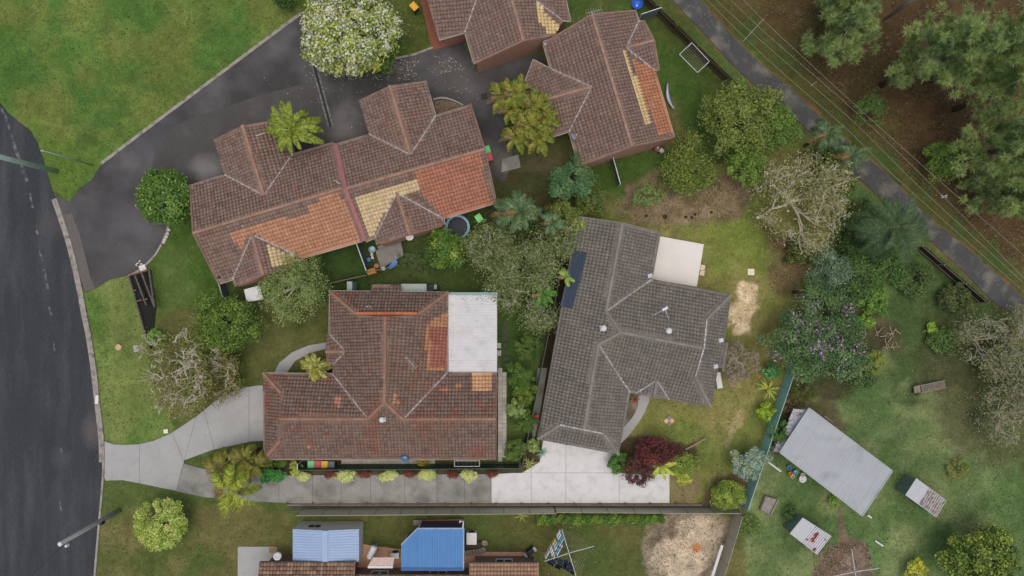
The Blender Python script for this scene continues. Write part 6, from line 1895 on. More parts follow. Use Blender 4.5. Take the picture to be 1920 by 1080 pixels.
palm('golden_palm_clump', 'large yellow-green clump of palms between the driveway and the long villa', 980, 215, 4.6, 2.1, 12, [LC(112, 122, 44), LC(88, 104, 38), LC(138, 136, 56), LC(72, 92, 34), LC(142, 128, 58)], 106, lm=.5, width=.1, a=.7, b=.95, n=28,
     stems=[(966, 176, 4.8), (1000, 196, 4.4), (958, 205, 4.0), (990, 232, 4.6), (1012, 258, 4.0), (968, 258, 3.6), (945, 182, 3.6), (1020, 222, 4.2)])
palm('cycad_palm', 'stocky round fan of yellowish fronds at the front corner of the brown house', 591, 688, 2.7, 1.55, 24, [LC(140, 142, 66), LC(112, 120, 52), LC(160, 154, 84)], 107, lm=.34, width=.13, a=.35, b=.6, rtrunk=.2, n=20, tiers=4)
DP = [LC(132, 144, 50), LC(104, 122, 42), LC(84, 102, 40), LC(150, 148, 60)]
palm('driveway_palm', 'tall palm with arching bright fronds over the start of the long driveway', 430, 917, 5.0, 3.1, 17, [c * 1.12 for c in DP], 108, lm=.75, width=.09, a=.55, b=.95, n=30, tiers=3, lo=-.5, hi=.6)
palm('driveway_palm', 'brownish-green palm clump in the garden wedge left of the brown house', 445, 872, 3.6, 1.8, 7, [LC(112, 112, 46), LC(90, 104, 42), LC(134, 122, 58)], 109, lm=.6, width=.09, a=.7, b=1.0, n=24, stems=[(425, 868, 3.2), (455, 862, 3.8), (405, 880, 2.8), (474, 872, 3.4)])
broadleaf('round_topiary_tree', 'yellow-green round bushy tree on the verge by the grey power pole', 'tree', 301, 982, 50, 3.6, [(LC(138, 148, 78), 3), (LC(156, 160, 98), 2), (LC(96, 122, 40), 2)], 110, 17000, .14, shell=.85, cr=.42, lobe=.15, nc=150)
broadleaf('grey_green_tree', 'airy grey-green tree between the twin villa and the brown house', 'tree', 551, 538, 70, 5.2, [(LC(104, 116, 66), 3), (LC(84, 100, 54), 3), (LC(126, 134, 84), 1)], 111, 12000, .15, bark=BARK_PALE, cr=.75, shell=.45, lobe=.4)
broadleaf('spreading_tree', 'dark green spreading tree on the lawn left of the brown house', 'tree', 424, 606, 70, 4.6, [(LC(74, 94, 38), 3), (LC(94, 112, 46), 2), (LC(58, 78, 34), 2)], 112, 11000, .2, sy=.8, cr=.6)
branchy('bare_limbed_tree', 'sprawling tree with bare pale grey limbs on the front lawn', 'tree', 338, 692, 82, 4.6, 113, BARK_PALE, [(LC(110, 108, 62), 3), (LC(92, 104, 50), 3), (LC(128, 112, 70), 1)], 5000, .13, 6, .19, spread=1.2, clump=.32, under=.55)
branchy('bare_limbed_tree', 'thin twiggy end of tree with brown leaves beside the curved driveway', 'tree', 420, 705, 45, 2.6, 114, BARK_PALE, [(LC(104, 98, 60), 3), (LC(92, 100, 50), 3)], 2600, .13, 5, .08, spread=1.2, clump=.25)
broadleaf('climbing_shrub', 'light green shrub at the foot of the timber planter beds', 'shrub', 291, 634, 17, 1.6, [(LC(112, 142, 66), 2), (LC(90, 122, 54), 2)], 115, 1500, .14)
# --- back yards in the middle
broadleaf('garden_tree', 'rounded dark green citrus tree in the back yard of the twin villa', 'tree', 836, 468, 43, 2.8, [(LC(68, 94, 34), 3), (LC(54, 78, 30), 3), (LC(126, 140, 58), .6)], 120, 6500, .19, mat_=GLOSSY)
broadleaf('ground_cover_bed', 'low dark oval mound of ground cover below the deck', 'shrub', 786, 490, 45, .75, [(LC(74, 88, 52), 3), (LC(60, 76, 44), 3)], 121, 6000, .11, sy=.5, zk=.3, cr=.3, lower=-.1)
for i, (x, y, r, h, lab) in enumerate(((925, 465, 46, 4.6, 'olive thin-leaved tree with bare twigs right of the trampoline'), (985, 505, 55, 5.0, 'olive thin-leaved tree with twisted grey limbs above the white patio roof'), (1040, 462, 46, 5.2, 'olive tree against the boundary at the corner of the grey roof'), (945, 545, 36, 4.0, 'olive tree overhanging the corner of the white patio roof'), (1012, 590, 30, 3.4, 'small olive tree beside the boundary fence near the fern'))):
    branchy('olive_gum_tree', lab, 'tree', x, y, r, h, 130 + i, BARK_PALE, [(LC(96, 106, 62), 3), (LC(74, 90, 50), 3), (LC(118, 122, 84), 1)], 5200 if r > 40 else 2600, .14, 5, .12, clump=.42)
broadleaf('leafy_shrub', 'dark undergrowth shrub beneath the olive trees', 'shrub', 1000, 455, 60, 2.2, [(LC(58, 72, 36), 3), (LC(76, 88, 46), 2)], 138, 6000, .17, zk=.5)
broadleaf('leafy_shrub', 'dense undergrowth shrub left of the grey house north corner', 'shrub', 1058, 405, 34, 3.0, [(LC(84, 96, 46), 3), (LC(106, 116, 52), 2)], 139, 4000, .16)
broadleaf('blue_green_tree', 'soft blue-green tree south-west of the long villa', 'tree', 1072, 338, 44, 4.4, [(LC(70, 98, 62), 3), (LC(58, 84, 52), 2), (LC(92, 116, 74), 1)], 140, 7000, .2)
broadleaf('leafy_shrub', 'green shrub between the blue-green tree and the white-lined boundary', 'shrub', 1108, 372, 34, 2.6, [(LC(82, 94, 46), 3), (LC(64, 78, 40), 2)], 141, 3500, .17)
BG = [LC(82, 108, 70), LC(64, 92, 56), LC(108, 130, 96), LC(90, 108, 58)]
palm('feather_palm', 'dark feathery palm with upright fronds right of the twin villa', 975, 398, 5.2, 2.6, 14, BG, 142, lm=.6, width=.075, a=.9, b=1.0, n=30, tiers=3)
palm('feather_palm', 'small feathery palm with a broad frond beside the trampoline', 944, 398, 3.2, 1.7, 8, BG, 143, lm=.55, width=.08, a=.8, b=1.0, n=26)
palm('feather_palm', 'grey-green palm tuft left of the boundary near the grey roof', 1035, 418, 4.0, 1.6, 8, BG, 144, lm=.45, width=.07, a=.6, b=.8, n=22)
FG = [LC(80, 122, 52), LC(100, 138, 62), LC(66, 104, 44)]
palm('tree_fern', 'bright green tree fern beside the boundary fence', 1018, 552, 2.6, 1.5, 8, FG, 145, lm=.42, width=.11, a=.3, b=.5, n=16, cat='fern')
palm('tree_fern', 'small bright fern overhanging the grey roof edge', 1061, 520, 2.8, 1.1, 7, [LC(140, 162, 78), LC(112, 142, 60)], 146, lm=.34, width=.1, a=.3, b=.5, n=14, cat='fern')
broadleaf('leafy_shrub', 'yellow-green foliage leaning on the north-west corner of the grey roof', 'shrub', 1085, 424, 20, 3.4, [(LC(118, 130, 60), 3), (LC(92, 108, 48), 2)], 147, 2200, .14)
# --- hedge beside the brown house
for i, (x, y, r, h, cols, lab) in enumerate(((988, 650, 26, 2.4, [(LC(72, 92, 40), 3), (LC(92, 108, 48), 2)], 'dark hedge shrub at the top of the row by the boundary fence'), (975, 705, 28, 2.6, [(LC(84, 114, 46), 3), (LC(66, 94, 38), 2)], 'bright green hedge shrub right of the paver path'), (985, 735, 24, 2.6, [(LC(96, 116, 44), 3), (LC(74, 96, 38), 2)], 'yellowish hedge shrub below the bright green one'),
                                            (968, 768, 20, 2.4, [(LC(132, 150, 92), 3), (LC(108, 130, 70), 2)], 'pale variegated shrub in the middle of the hedge row'), (985, 790, 22, 2.4, [(LC(84, 108, 44), 3), (LC(68, 88, 36), 2)], 'dark green hedge shrub below the pale variegated one'), (965, 843, 24, 2.4, [(LC(92, 112, 50), 3), (LC(72, 92, 40), 2)], 'rounded shrub at the lower end of the paver path'))):
    broadleaf('hedge_shrub', lab, 'shrub', x, y, r, h, [(c * .72, w) for c, w in cols], 150 + i, 3600, .15, group='hedge row right of the brown house')
palm('strap_leaf_plant', 'pale strappy agave clump at the fence corner by the parking pad', 992, 868, .1, .75, 22, [LC(176, 184, 110), LC(140, 156, 84)], 157, width=.05, strap=True, part='leaf', cat='plant', a=1.0, b=.7, lo=-.1, hi=.8)
palm('strap_leaf_plant', 'blue-green agave beside the left corner of the parking pad', 1016, 848, .1, .65, 18, [LC(130, 164, 140), LC(104, 140, 116)], 158, width=.055, strap=True, part='leaf', cat='plant', a=.9, b=.6, lo=-.1, hi=.8)
broadleaf('leafy_shrub', 'small variegated shrub in the bed at the left corner of the grey house', 'shrub', 1000, 836, 15, 1.0, [(LC(96, 116, 62), 3), (LC(140, 152, 100), 1)], 159, 1200, .14)
# --- planting along the long driveway
vs_ = [(574, 895, 'yg'), (648, 896, 'yg'), (724, 896, 'yg'), (806, 895, 'yg'), (881, 894, 'yg'), (617, 893, 'rd'), (686, 893, 'rd'), (766, 893, 'rd'), (843, 892, 'rd'), (925, 891, 'rd')]
order = ['first', 'second', 'third', 'fourth', 'fifth']
for i, (x, y, k) in enumerate(vs_):
    cols = [(LC(176, 188, 122), 3), (LC(140, 160, 88), 2)] if k == 'yg' else [(LC(104, 52, 46), 3), (LC(78, 48, 42), 2), (LC(92, 72, 52), 1)]
    broadleaf('border_shrub', '%s %s from the left in the row along the long driveway' % (order[i % 5], 'cream-green variegated shrub' if k == 'yg' else 'dark red shrub'), 'shrub', x + (i * 37 % 11 - 5), y - 4 - (i * 13 % 4) + 2, (18 if k == 'yg' else 13) * (.8 + (i * 29 % 10) * .045), .7 + (i * 17 % 7) * .07, cols, 170 + i, 2200 if k == 'yg' else 1200, .12, sy=.5, zk=.5, cr=.28,
              group='cream-green shrubs along the driveway' if k == 'yg' else 'red shrubs along the driveway')
broadleaf('border_shrub', 'glossy dark green shrub at the start of the driveway border', 'shrub', 510, 893, 24, 1.5, [(LC(62, 112, 56), 3), (LC(50, 92, 44), 2)], 181, 1600, .26, sy=.6, mat_=GLOSSY)
for i, (x, y, r, c_, lab) in enumerate(((503, 871, 12, (92, 112, 44), 'dark spiky shrub under the south-west corner of the brown roof'), (527, 866, 13, (84, 104, 40), 'green shrub below the brown gutter left of the bins'), (553, 878, 15, (150, 156, 70), 'yellow-green bush just left of the bins'), (794, 869, 14, (140, 128, 48), 'small yellow-olive shrub at the green fence below the brown house'))):
    broadleaf('garden_shrub', lab, 'shrub', x, y, r, 1.1, [(LC(*c_), 3), (LC(c_[0] * .75, c_[1] * .8, c_[2] * .8), 2)], 185 + i, 1200, .13)
# --- around the grey house
RD = [(LC(80, 40, 40), 4), (LC(62, 36, 35), 3), (LC(118, 50, 52), 1.0), (LC(76, 54, 45), 1)]
broadleaf('red_maple', 'spreading dark red maple on the front lawn beside the parking pad', 'tree', 1232, 846, 46, 3.0, RD, 200, 8000, .16, sy=.62, cr=.45)
broadleaf('red_maple', 'darker red maple hanging over the parking pad', 'tree', 1194, 884, 30, 2.6, [(LC(70, 42, 38), 4), (LC(56, 38, 34), 3), (LC(90, 62, 52), 1)], 201, 4500, .16, sy=1.05, cr=.38)
broadleaf('clipped_shrub', 'dark green rounded shrub at the grey house corner on the parking pad', 'shrub', 1158, 866, 22, 1.7, [(LC(58, 88, 36), 3), (LC(74, 108, 44), 1)], 202, 2600, .17, sy=1.1)
palm('strap_leaf_plant', 'green strappy clump between dark shrub and red maple', 1170, 862, .4, .8, 16, [LC(90, 132, 54), LC(70, 108, 44)], 203, width=.04, strap=True, part='leaf', cat='plant', lo=0, hi=.9)
palm('bright_palm', 'small bright lime-green palm at the edge of the parking pad', 1238, 872, 1.4, 1.9, 9, [LC(172, 200, 72), LC(140, 184, 70), LC(190, 206, 90)], 204, lm=.4, width=.12, a=.45, b=.8, n=20, rtrunk=.08)
broadleaf('garden_shrub', 'open green shrub right of the red maple', 'shrub', 1283, 872, 30, 1.9, [(LC(110, 128, 54), 3), (LC(90, 108, 50), 3), (LC(150, 158, 60), .7)], 205, 3600, .14)
broadleaf('garden_shrub', 'yellowish low shrub below the lime palm', 'shrub', 1283, 897, 16, .9, [(LC(170, 172, 64), 2), (LC(124, 132, 60), 2)], 206, 900, .13)
broadleaf('blue_grey_tree', 'rounded blue-grey foliage tree by the teal fence', 'tree', 1404, 866, 34, 3.2, [(LC(112, 130, 118), 3), (LC(90, 110, 98), 2), (LC(140, 146, 114), 1.4)], 207, 6000, .16, cr=.42)
broadleaf('clipped_shrub', 'large yellow-green rounded bush in the bottom corner of the lot', 'shrub', 1366, 929, 36, 2.0, [(LC(108, 124, 50), 3), (LC(84, 104, 40), 2), (LC(134, 142, 68), 1)], 208, 8500, .13, sy=.72, shell=.8, lobe=.2)
branchy('leafless_tree', 'small leafless tree of pale grey twigs at the east wall of the grey house', 'tree', 1386, 680, 37, 2.6, 209, mat('twig_bark', C(170, 158, 140), var=.15), None, 0, depth=7, r0=.11, spread=1.5)
palm('bromeliad', 'large yellow and green bromeliad by the teal fence', 1440, 728, .5, 1.25, 12, [LC(196, 178, 76), LC(120, 140, 60), LC(170, 164, 70)], 210, width=.12, strap=True, part='leaf', cat='plant', a=.5, b=.5, lo=-.1, hi=.5)
broadleaf('garden_shrub', 'lime green shrub below the bromeliad at the teal fence', 'shrub', 1438, 772, 20, 1.8, [(LC(128, 144, 46), 3), (LC(94, 118, 40), 2)], 211, 2600, .13)
broadleaf('garden_shrub', 'dark green glossy shrub above the bromeliad', 'shrub', 1448, 694, 18, 1.6, [(LC(70, 112, 62), 3), (LC(56, 92, 50), 2)], 212, 1500, .2, mat_=GLOSSY)
palm('flower_clump', 'green leafy clump with crimson leaves in the inner corner of the grey house', 1190, 748, .2, .6, 14, [LC(84, 128, 66), LC(70, 108, 54), LC(180, 60, 84)], 213, width=.09, strap=True, part='leaf', cat='plant', a=.8, b=.6, lo=0, hi=.8)
# --- north boundary of the lot and the wild corner
broadleaf('dense_tree', 'dense olive-green tree between the back lawn and the gravel track', 'tree', 1386, 222, 76, 6.5, [(LC(94, 104, 48), 3), (LC(74, 90, 42), 3), (LC(114, 118, 60), 1)], 220, 15000, .22, cr=.75, sy=.95)
broadleaf('dense_tree', 'darker green tree right of the dense olive-green one by the track', 'tree', 1452, 240, 48, 5.6, [(LC(82, 104, 44), 3), (LC(66, 88, 38), 2)], 221, 7500, .2)
branchy('reddish_limbed_tree', 'low tree with exposed reddish limbs on the north boundary', 'tree', 1296, 308, 50, 3.6, 222, mat('red_bark', C(150, 112, 86), var=.2), [(LC(94, 108, 46), 3), (LC(74, 92, 40), 2)], 5000, .15, 5, .12, clump=.38)
broadleaf('leafy_shrub', 'grey-green low shrub at the upper left of the bare dirt', 'shrub', 1215, 366, 36, 1.2, [(LC(104, 118, 72), 3), (LC(84, 104, 54), 2)], 223, 2600, .15, sy=.6)
broadleaf('leafy_shrub', 'bright green tree hanging over the bare dirt on the north boundary', 'tree', 1402, 318, 40, 4.4, [(LC(86, 108, 46), 3), (LC(68, 92, 40), 2), (LC(104, 120, 56), 1)], 224, 7500, .17)
branchy('silver_limbed_tree', 'large tree with a tangle of bare silvery limbs in the lot corner', 'tree', 1502, 372, 82, 6.0, 225, mat('silver_bark', C(208, 198, 180), var=.2), [(LC(116, 116, 78), 3), (LC(96, 102, 64), 3), (LC(136, 132, 96), 1)], 6000, .15, 6, .18, spread=1.2, clump=.46, under=.42, rmin=.022)
broadleaf('leafy_shrub', 'dark green shrub under the silvery tree by the track', 'shrub', 1552, 300, 40, 2.8, [(LC(66, 84, 44), 3), (LC(84, 98, 52), 2)], 226, 4000, .18)
broadleaf('leafy_shrub', 'dark shrub east of the lot corner beside the big palm', 'shrub', 1610, 410, 44, 3.0, [(LC(60, 72, 38), 3), (LC(76, 86, 48), 2)], 227, 4500, .17)
PG = [LC(74, 98, 62), LC(58, 82, 50), LC(100, 120, 88), LC(84, 100, 56)]
palm('wild_palm', 'grey-green palm over the gravel track just above the lot corner', 1552, 252, 4.6, 2.0, 10, PG, 228, lm=.55, width=.07, a=.6, b=.9, n=26)
palm('wild_palm', 'pale grey-green palm reaching over the track right of the lot corner', 1598, 292, 4.6, 1.8, 9, PG, 229, lm=.5, width=.07, a=.6, b=.9, n=26)
palm('date_palm', 'big dark feathery date palm beside the gravel track', 1676, 426, 5.6, 3.7, 42, [LC(70, 92, 58), LC(54, 76, 46), LC(84, 104, 66), LC(62, 86, 52)], 230, lm=.8, width=.06, a=.5, b=.75, n=46, tiers=4, rtrunk=.22, lo=-.5, hi=.6)
broadleaf('blue_grey_tree', 'dull blue-green bush below the silvery tree', 'shrub', 1555, 510, 48, 3.0, [(LC(84, 104, 82), 3), (LC(66, 88, 62), 3), (LC(110, 126, 104), 1)], 231, 6000, .17)
broadleaf('leafy_shrub', 'dark bush under the big date palm', 'shrub', 1625, 490, 48, 2.4, [(LC(62, 84, 42), 3), (LC(80, 104, 54), 2)], 232, 5000, .18)
broadleaf('purple_flowering_tree', 'wide dark tree dotted with purple blossom behind the teal fence', 'tree', 1537, 632, 104, 5.2, [(LC(70, 94, 54), 3), (LC(56, 80, 46), 3), (LC(100, 120, 84), 1)], 233, 22000, .19,
          flowers=([(np.array(C(184, 140, 186)), 3), (np.array(C(214, 180, 208)), 1)], 700, .15, .14), cr=.7, sy=.92)
for i, (x, y) in enumerate(((1545, 562), (1575, 575), (1520, 548))):
    palm('yucca', ['upper left', 'lower right', 'topmost'][i] + ' spiky yucca rosette above the purple-flowering tree', x, y, 3.6, .95, 22, [LC(112, 140, 84), LC(92, 118, 68)], 234 + i, width=.04, strap=True, part='leaf', cat='plant', a=.4, b=.35, lo=-.2, hi=.8, group='yuccas by the purple tree')
broadleaf('leafy_shrub', 'olive feathery bush right of the purple-flowering tree', 'shrub', 1637, 678, 26, 1.6, [(LC(120, 128, 50), 3), (LC(88, 100, 42), 2)], 238, 2600, .16, aspect=.25)
broadleaf('leafy_shrub', 'olive bush between the purple tree and the grey shed', 'shrub', 1505, 730, 32, 1.6, [(LC(82, 92, 42), 3), (LC(66, 72, 38), 2)], 239, 2800, .16, aspect=.3)
broadleaf('leafy_shrub', 'brownish dry shrub at the corner of the grey shed', 'shrub', 1490, 758, 26, 1.0, [(LC(96, 78, 58), 3), (LC(76, 80, 44), 2)], 240, 1400, .15)
broadleaf('leafy_shrub', 'green creeper bush smothering the broken lean-to', 'shrub', 1463, 812, 22, 2.4, [(LC(70, 98, 46), 3), (LC(56, 80, 38), 2)], 241, 2200, .17)
broadleaf('leafy_shrub', 'small dark shrub behind the rusty shed', 'shrub', 1481, 962, 18, 1.0, [(LC(58, 82, 42), 3), (LC(70, 96, 48), 1)], 242, 1200, .14)
broadleaf('leafy_shrub', 'bright tuft of weeds at the south corner of the large shed', 'shrub', 1566, 940, 14, .6, [(LC(112, 136, 58), 3), (LC(88, 112, 48), 1)], 243, 800, .13)
broadleaf('leafy_shrub', 'lime weed clump on the right lawn', 'shrub', 1745, 617, 14, .6, [(LC(120, 142, 56), 3), (LC(94, 118, 46), 1)], 244, 700, .14)
broadleaf('leafy_shrub', 'low tangled green bank above the right lawn', 'shrub', 1625, 600, 20, .8, [(LC(104, 134, 48), 3), (LC(78, 104, 44), 2)], 245, 1200, .15)
for i, (x, y, r, h, lab) in enumerate(((1848, 640, 62, 3.8, 'scrubby grey twiggy tree at the right edge of the garden'), (1905, 690, 50, 3.8, 'grey twiggy tree cut by the right edge'), (1893, 775, 55, 3.4, 'dry brownish twiggy tree at the right edge below the grey ones'), (1912, 612, 36, 3.2, 'pale dry twigs at the end of the gravel track'))):
    branchy('scrubby_tree', lab, 'tree', x, y, r, h, 250 + i, mat('grey_twig', C(176, 166, 150), var=.2), [(LC(96, 104, 68), 3), (LC(112, 110, 78), 2), (LC(76, 92, 52), 2)], 2600, .13, 6, .12, spread=1.2, clump=.4)
broadleaf('leafy_tree', 'big dark leafy tree in the bottom right corner', 'tree', 1842, 1052, 72, 4.6, [(LC(74, 92, 36), 3), (LC(112, 124, 48), 2), (LC(50, 66, 32), 2)], 256, 11000, .26, cr=.6, mat_=GLOSSY)
broadleaf('garden_shrub', 'yellow and green shrub left of the big corner tree', 'shrub', 1718, 1072, 26, 1.4, [(LC(160, 158, 60), 3), (LC(104, 116, 46), 2)], 257, 2200, .16)
broadleaf('low_mound_shrub', 'low brown-green mound bush on the right lawn', 'shrub', 1797, 880, 22, .7, [(LC(92, 110, 50), 3), (LC(116, 108, 64), 2)], 258, 1600, .13)
hedge('clipped_hedge', 'long green hedge along the beige fence on the bottom lawn', [(1006, 970), (1242, 970)], 1.0, 1.0, [(LC(92, 112, 44), 1), (LC(66, 92, 38), 1)], 259, 11000, .14)
broadleaf('leafy_shrub', 'weedy green shrub outside the bottom right corner of the lot', 'shrub', 1405, 985, 26, 1.0, [(LC(92, 112, 52), 3), (LC(76, 96, 46), 2)], 260, 1800, .14)
palm('strap_leaf_plant', 'pale yellow strappy tuft at the left end of the long hedge', 978, 966, .1, .7, 14, [LC(170, 176, 90), LC(130, 144, 66)], 261, width=.04, strap=True, part='leaf', cat='plant', lo=0, hi=.9)
for i, (x, y, r, h, c_, lab) in enumerate(((1500, 470, 30, 1.8, (70, 80, 42), 'low brown-green shrub below the silvery tree'), (1590, 545, 40, 2.6, (62, 86, 44), 'dense dark shrub right of the dull blue-green bush'), (1600, 455, 40, 2.6, (58, 76, 40), 'dark shrub left of the big date palm trunk'), (1668, 500, 40, 2.0, (66, 92, 46), 'low green shrub below the big date palm'),
                                            (1715, 525, 36, 1.6, (72, 88, 48), 'low tangled shrub by the lower paling fence'), (1615, 700, 34, 1.4, (64, 82, 46), 'dark low shrub at the right foot of the purple-flowering tree'), (1570, 345, 34, 2.6, (64, 76, 40), 'dark shrub at the upper right corner of the lot'), (1640, 560, 34, 1.4, (84, 112, 48), 'bright low shrub on the slope above the stick heap'), (1790, 560, 34, 1.6, (74, 84, 48), 'dull shrub at the end of the lower paling fence'), (1765, 640, 30, 1.0, (70, 92, 48), 'low weedy mound in the middle of the right garden'))):
    broadleaf('wild_shrub', lab, 'shrub', x, y, r, h, [(LC(*c_), 3), (LC(c_[0] * .8, c_[1] * .84, c_[2] * .84), 2), (LC(c_[0] * 1.25, c_[1] * 1.2, c_[2] * 1.2), 1)], 270 + i, 4500, .17, zk=.45)
# --- pines beyond the track
pine('tall pine whose crown leans in from its trunk left of centre of the bush', 1652, 160, 15, 300, 15000, 3.6)
pine('tall pine with a broad bright crown near the top right corner', 1745, 150, 15, 301, 15000, 3.6)
pine('tall pine whose grey trunk shows below the top right crown', 1790, 205, 14, 302, 14000, 3.4)
pine('pine with pale crown at the right edge above the power lines', 1800, 303, 11, 303, 13000, 3.6, .35)
pine('low pine at the right edge just above the power lines', 1830, 372, 7.5, 304, 9000, 3.0, .25)
pine('dull dark pine near the power lines at the top', 1540, 92, 9, 305, 9000, 3.2, .3)
pine('young dark pine at the top edge of the bush', 1545, 30, 9, 306, 8000, 2.6, .3)
broadleaf('bush_tree', 'low green bush tree between the power lines and the pines', 'tree', 1773, 300, 44, 3.4, [(LC(84, 106, 44), 3), (LC(66, 90, 40), 2)], 307, 5000, .15)
broadleaf('bush_tree', 'small green bush tree below the left pine', 'tree', 1632, 205, 34, 3.0, [(LC(76, 96, 44), 3), (LC(62, 84, 40), 2)], 308, 3500, .14)
dt = thing('dead_tree', 'bare dead grey trunk leaning in from the top edge of the bush', 'tree', W(1628, 30))
MB().tube([W(1628, 62, .1), W(1632, 50, 2.2), W(1648, 42, 4), W(1668, 30, 6), W(1690, 14, 8), W(1720, -6, 10)], [.08, .1, .12, .15, .17, .2], 8).build('trunk', BARK, dt, True)
MB().tube([W(1648, 42, 4), W(1630, 48, 4.4), W(1617, 55, 5)], [.08, .05, .02], 6).build('branch', BARK, dt, True)

# ------------------------------------------------------------------ grass, fallen petals and litter
rng = np.random.default_rng(77)
def on_hard(px, py):
    r = np.zeros(px.shape, dtype=bool)
    for p in HARD: r |= inside(p, px, py)
    return r
def ground_at(x, y):
    """nearest ground colour and grassiness"""
    i = np.clip(np.round((y + 34) / STEP).astype(int) + 3, 0, GX.shape[0] - 1); j = np.clip(np.round((x + 56) / STEP).astype(int) + 3, 0, GX.shape[1] - 1)
    return GC[i, j], GRASS[i, j]
n = 330000
x = rng.uniform(-51, 51, n); y = rng.uniform(-30, 30, n)
gc, gg = ground_at(x, y)
keep = (rng.random(n) < gg) & ~on_hard(x * S + 960, 540 - y * S)
x, y, gc = x[keep], y[keep], gc[keep]
n = len(x)
az = rng.uniform(0, 6.283, (n, 2)); hh = rng.uniform(.03, .075, n)
V = np.zeros((n, 2, 3, 3)); 
for k in range(2):
    d = np.stack([np.cos(az[:, k]), np.sin(az[:, k]), 0 * x], 1); s = np.stack([-d[:, 1], d[:, 0], 0 * x], 1)
    p = np.stack([x, y, np.full(n, -.055)], 1) + d * .02
    V[:, k, 0] = p - s * .022; V[:, k, 1] = p + s * .022; V[:, k, 2] = p + d * (hh * 1.1)[:, None] + np.array([0, 0, 1]) * (hh + .02)[:, None]
col = np.repeat(gc * rng.uniform(.65, 1.9, n)[:, None], 2, axis=0)
gr = np_mesh('grass', V.reshape(-1, 3), np.arange(n * 6).reshape(-1, 3), leaf_mat('grass_blade', .8, .2), None, np.clip(col, 0, .8))
tag(gr, 'short green grass of the lawns and verges', 'grass', kind='stuff')

def scatter(name, label, cat, polys, n, size, cols, seed, z=.03, fall=None):
    rg_ = np.random.default_rng(seed); P = []
    for poly, cnt in zip(polys, n):
        xs__ = [p[0] for p in poly]; ys__ = [p[1] for p in poly]
        px = rg_.uniform(min(xs__), max(xs__), cnt * 3); py = rg_.uniform(min(ys__), max(ys__), cnt * 3)
        kp = inside(poly, px, py) & (fbm(px * .05, py * .05, seed) > .42)
        px, py = px[kp][:cnt], py[kp][:cnt]
        P.append(np.stack([(px - 960) / S, (540 - py) / S, np.full(len(px), z) + rg_.uniform(0, .02, len(px))], 1) * np.array([(H - z) / H, (H - z) / H, 1]))
    P = np.concatenate(P)
    N = rg_.normal(size=P.shape) * .35 + np.array([0, 0, 1])
    o = leaf_mesh(name, None, P, N, size, np.clip(pick(rg_, cols, len(P)) * rg_.uniform(.8, 1.15, len(P))[:, None], 0, .95), LEAF, .8, rg_)
    return tag(o, label, cat, kind='stuff')
scatter('fallen_petals', 'white petals fallen on the driveway round the flowering tree', 'petals', [[(595, 95), (640, 112), (700, 128), (760, 110), (850, 100), (870, 130), (760, 150), (640, 150)], [(735, 40), (790, 50), (780, 70), (740, 64)], [(630, 118), (690, 124), (690, 146), (640, 140)], [(460, 130), (900, 110), (900, 220), (640, 240)]],
        [420, 60, 200, 160], .085, [(np.array(C(214, 208, 188)), 3), (np.array(C(190, 170, 140)), 1)], 401, .035)
scatter('leaf_litter', 'dry leaf litter on the bare dirt behind the grey house', 'leaf litter', [[(1140, 385), (1230, 330), (1430, 330), (1420, 372), (1380, 412), (1290, 428), (1240, 432), (1170, 410)], [(1440, 430), (1520, 470), (1500, 560), (1440, 545)], [(1205, 975), (1262, 962), (1376, 970), (1350, 1080), (1205, 1090)], [(1525, 1020), (1630, 1020), (1636, 1080), (1525, 1080)]],
        [3600, 700, 1300, 1600], .085, [(np.array(C(170, 148, 122)), 3), (np.array(C(92, 72, 56)), 3), (np.array(C(196, 178, 152)), 1)], 402, .0)
scatter('track_gravel', 'pale gravel along the middle of the track', 'gravel', [strip_px([(1290, 0), (1415, 118), (1525, 222), (1640, 330), (1760, 440), (1890, 555)], -10, 10)], [5200], .07, [(np.array(C(150, 150, 136)), 3), (np.array(C(120, 120, 112)), 2)], 403, .03)
scatter('clover_flowers', 'tiny white clover flowers in the lawns', 'flowers', [[(20, 20), (560, 10), (400, 140), (150, 300), (80, 250)], [(1640, 600), (1880, 700), (1880, 960), (1700, 960), (1560, 760)], [(1320, 340), (1440, 360), (1440, 500), (1330, 500)]],
        [260, 900, 240], .05, [(np.array(C(214, 214, 190)), 1)], 404, .02)
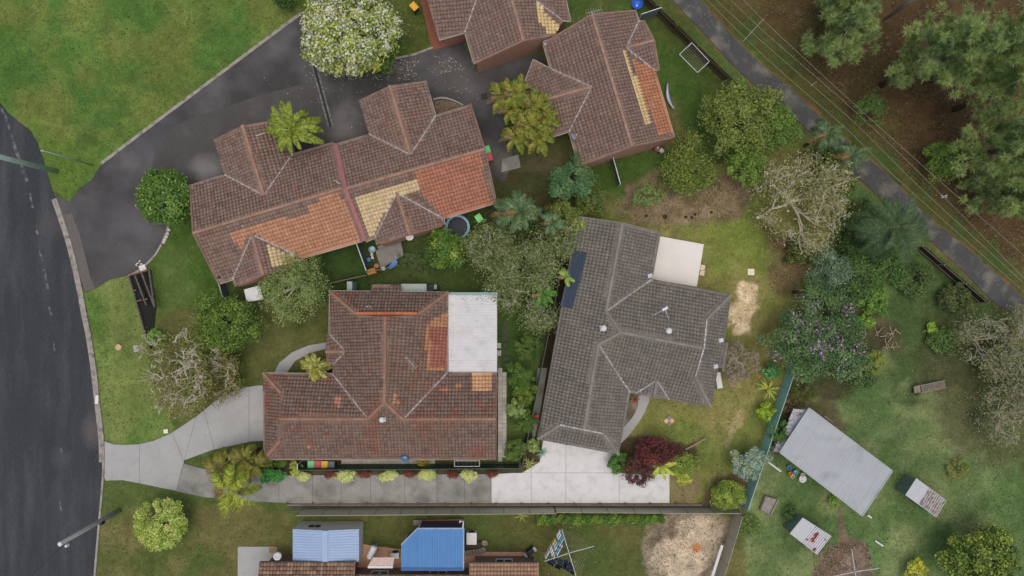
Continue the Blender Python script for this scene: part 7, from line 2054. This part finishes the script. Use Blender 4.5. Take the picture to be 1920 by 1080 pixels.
scatter('roof_litter', 'dark fallen leaves on the white patio roof', 'leaf litter', [[(843, 552), (931, 552), (931, 566), (843, 562)], [(842, 560), (852, 560), (850, 690), (842, 690)], [(900, 560), (931, 560), (931, 690), (860, 690)]], [90, 25, 18], .07, [(np.array(C(110, 100, 84)), 1), (np.array(C(84, 88, 60)), 1)], 405, 2.55)
scatter('lawn_weeds', 'small flat weeds scattered through the lawns', 'weeds', [[(-20, -20), (570, -20), (560, 30), (190, 300), (120, 370), (60, 240), (0, 180)], [(160, 560), (240, 520), (300, 800), (200, 825)], [(200, 965), (550, 970), (480, 1080), (190, 1080)], [(690, 970), (1250, 985), (1220, 1080), (1010, 1080), (1000, 1020), (880, 1020), (690, 1010)], [(1200, 770), (1420, 640), (1420, 780), (1330, 940), (1270, 930), (1330, 850)], [(1420, 940), (1560, 960), (1800, 960), (1800, 620), (1900, 900), (1900, 1070), (1400, 1070)]],
        [900, 250, 250, 350, 250, 900], .16, [(np.array(C(84, 110, 50)), 3), (np.array(C(116, 124, 68)), 3), (np.array(C(72, 98, 44)), 2), (np.array(C(150, 140, 108)), .7)], 406, -.02)
scatter('forest_litter', 'fallen bark and needles on the bush floor', 'leaf litter', [[(1400, -10), (1930, -10), (1930, 520), (1700, 330), (1500, 120)]], [9000], .14, [(np.array(C(122, 92, 62)), 3), (np.array(C(70, 52, 36)), 3), (np.array(C(140, 122, 92)), 1), (np.array(C(96, 98, 54)), 2)], 407, -.02)
scatter('road_debris', 'pale grit and leaves scattered on the street', 'grit', [[(-10, 200), (60, 260), (120, 430), (180, 740), (185, 960), (170, 1090), (-10, 1090)], [(170, 740), (190, 740), (195, 890), (180, 890)], [(160, 400), (480, 120), (560, 60), (600, 220), (330, 340), (250, 500)]], [150, 160, 120], .05, [(np.array(C(150, 148, 142)), 2), (np.array(C(112, 102, 88)), 2)], 408, .035)
scatter('soil_clods', 'dark clods and stones round the sandy patch', 'soil', [[(1215, 975), (1262, 964), (1340, 964), (1376, 974), (1360, 1040), (1345, 1080), (1220, 1080)], [(1366, 534), (1424, 526), (1424, 600), (1400, 632), (1362, 625)]], [520, 200], .09, [(np.array(C(88, 74, 62)), 3), (np.array(C(120, 106, 90)), 2), (np.array(C(104, 112, 60)), 1)], 409, .0)
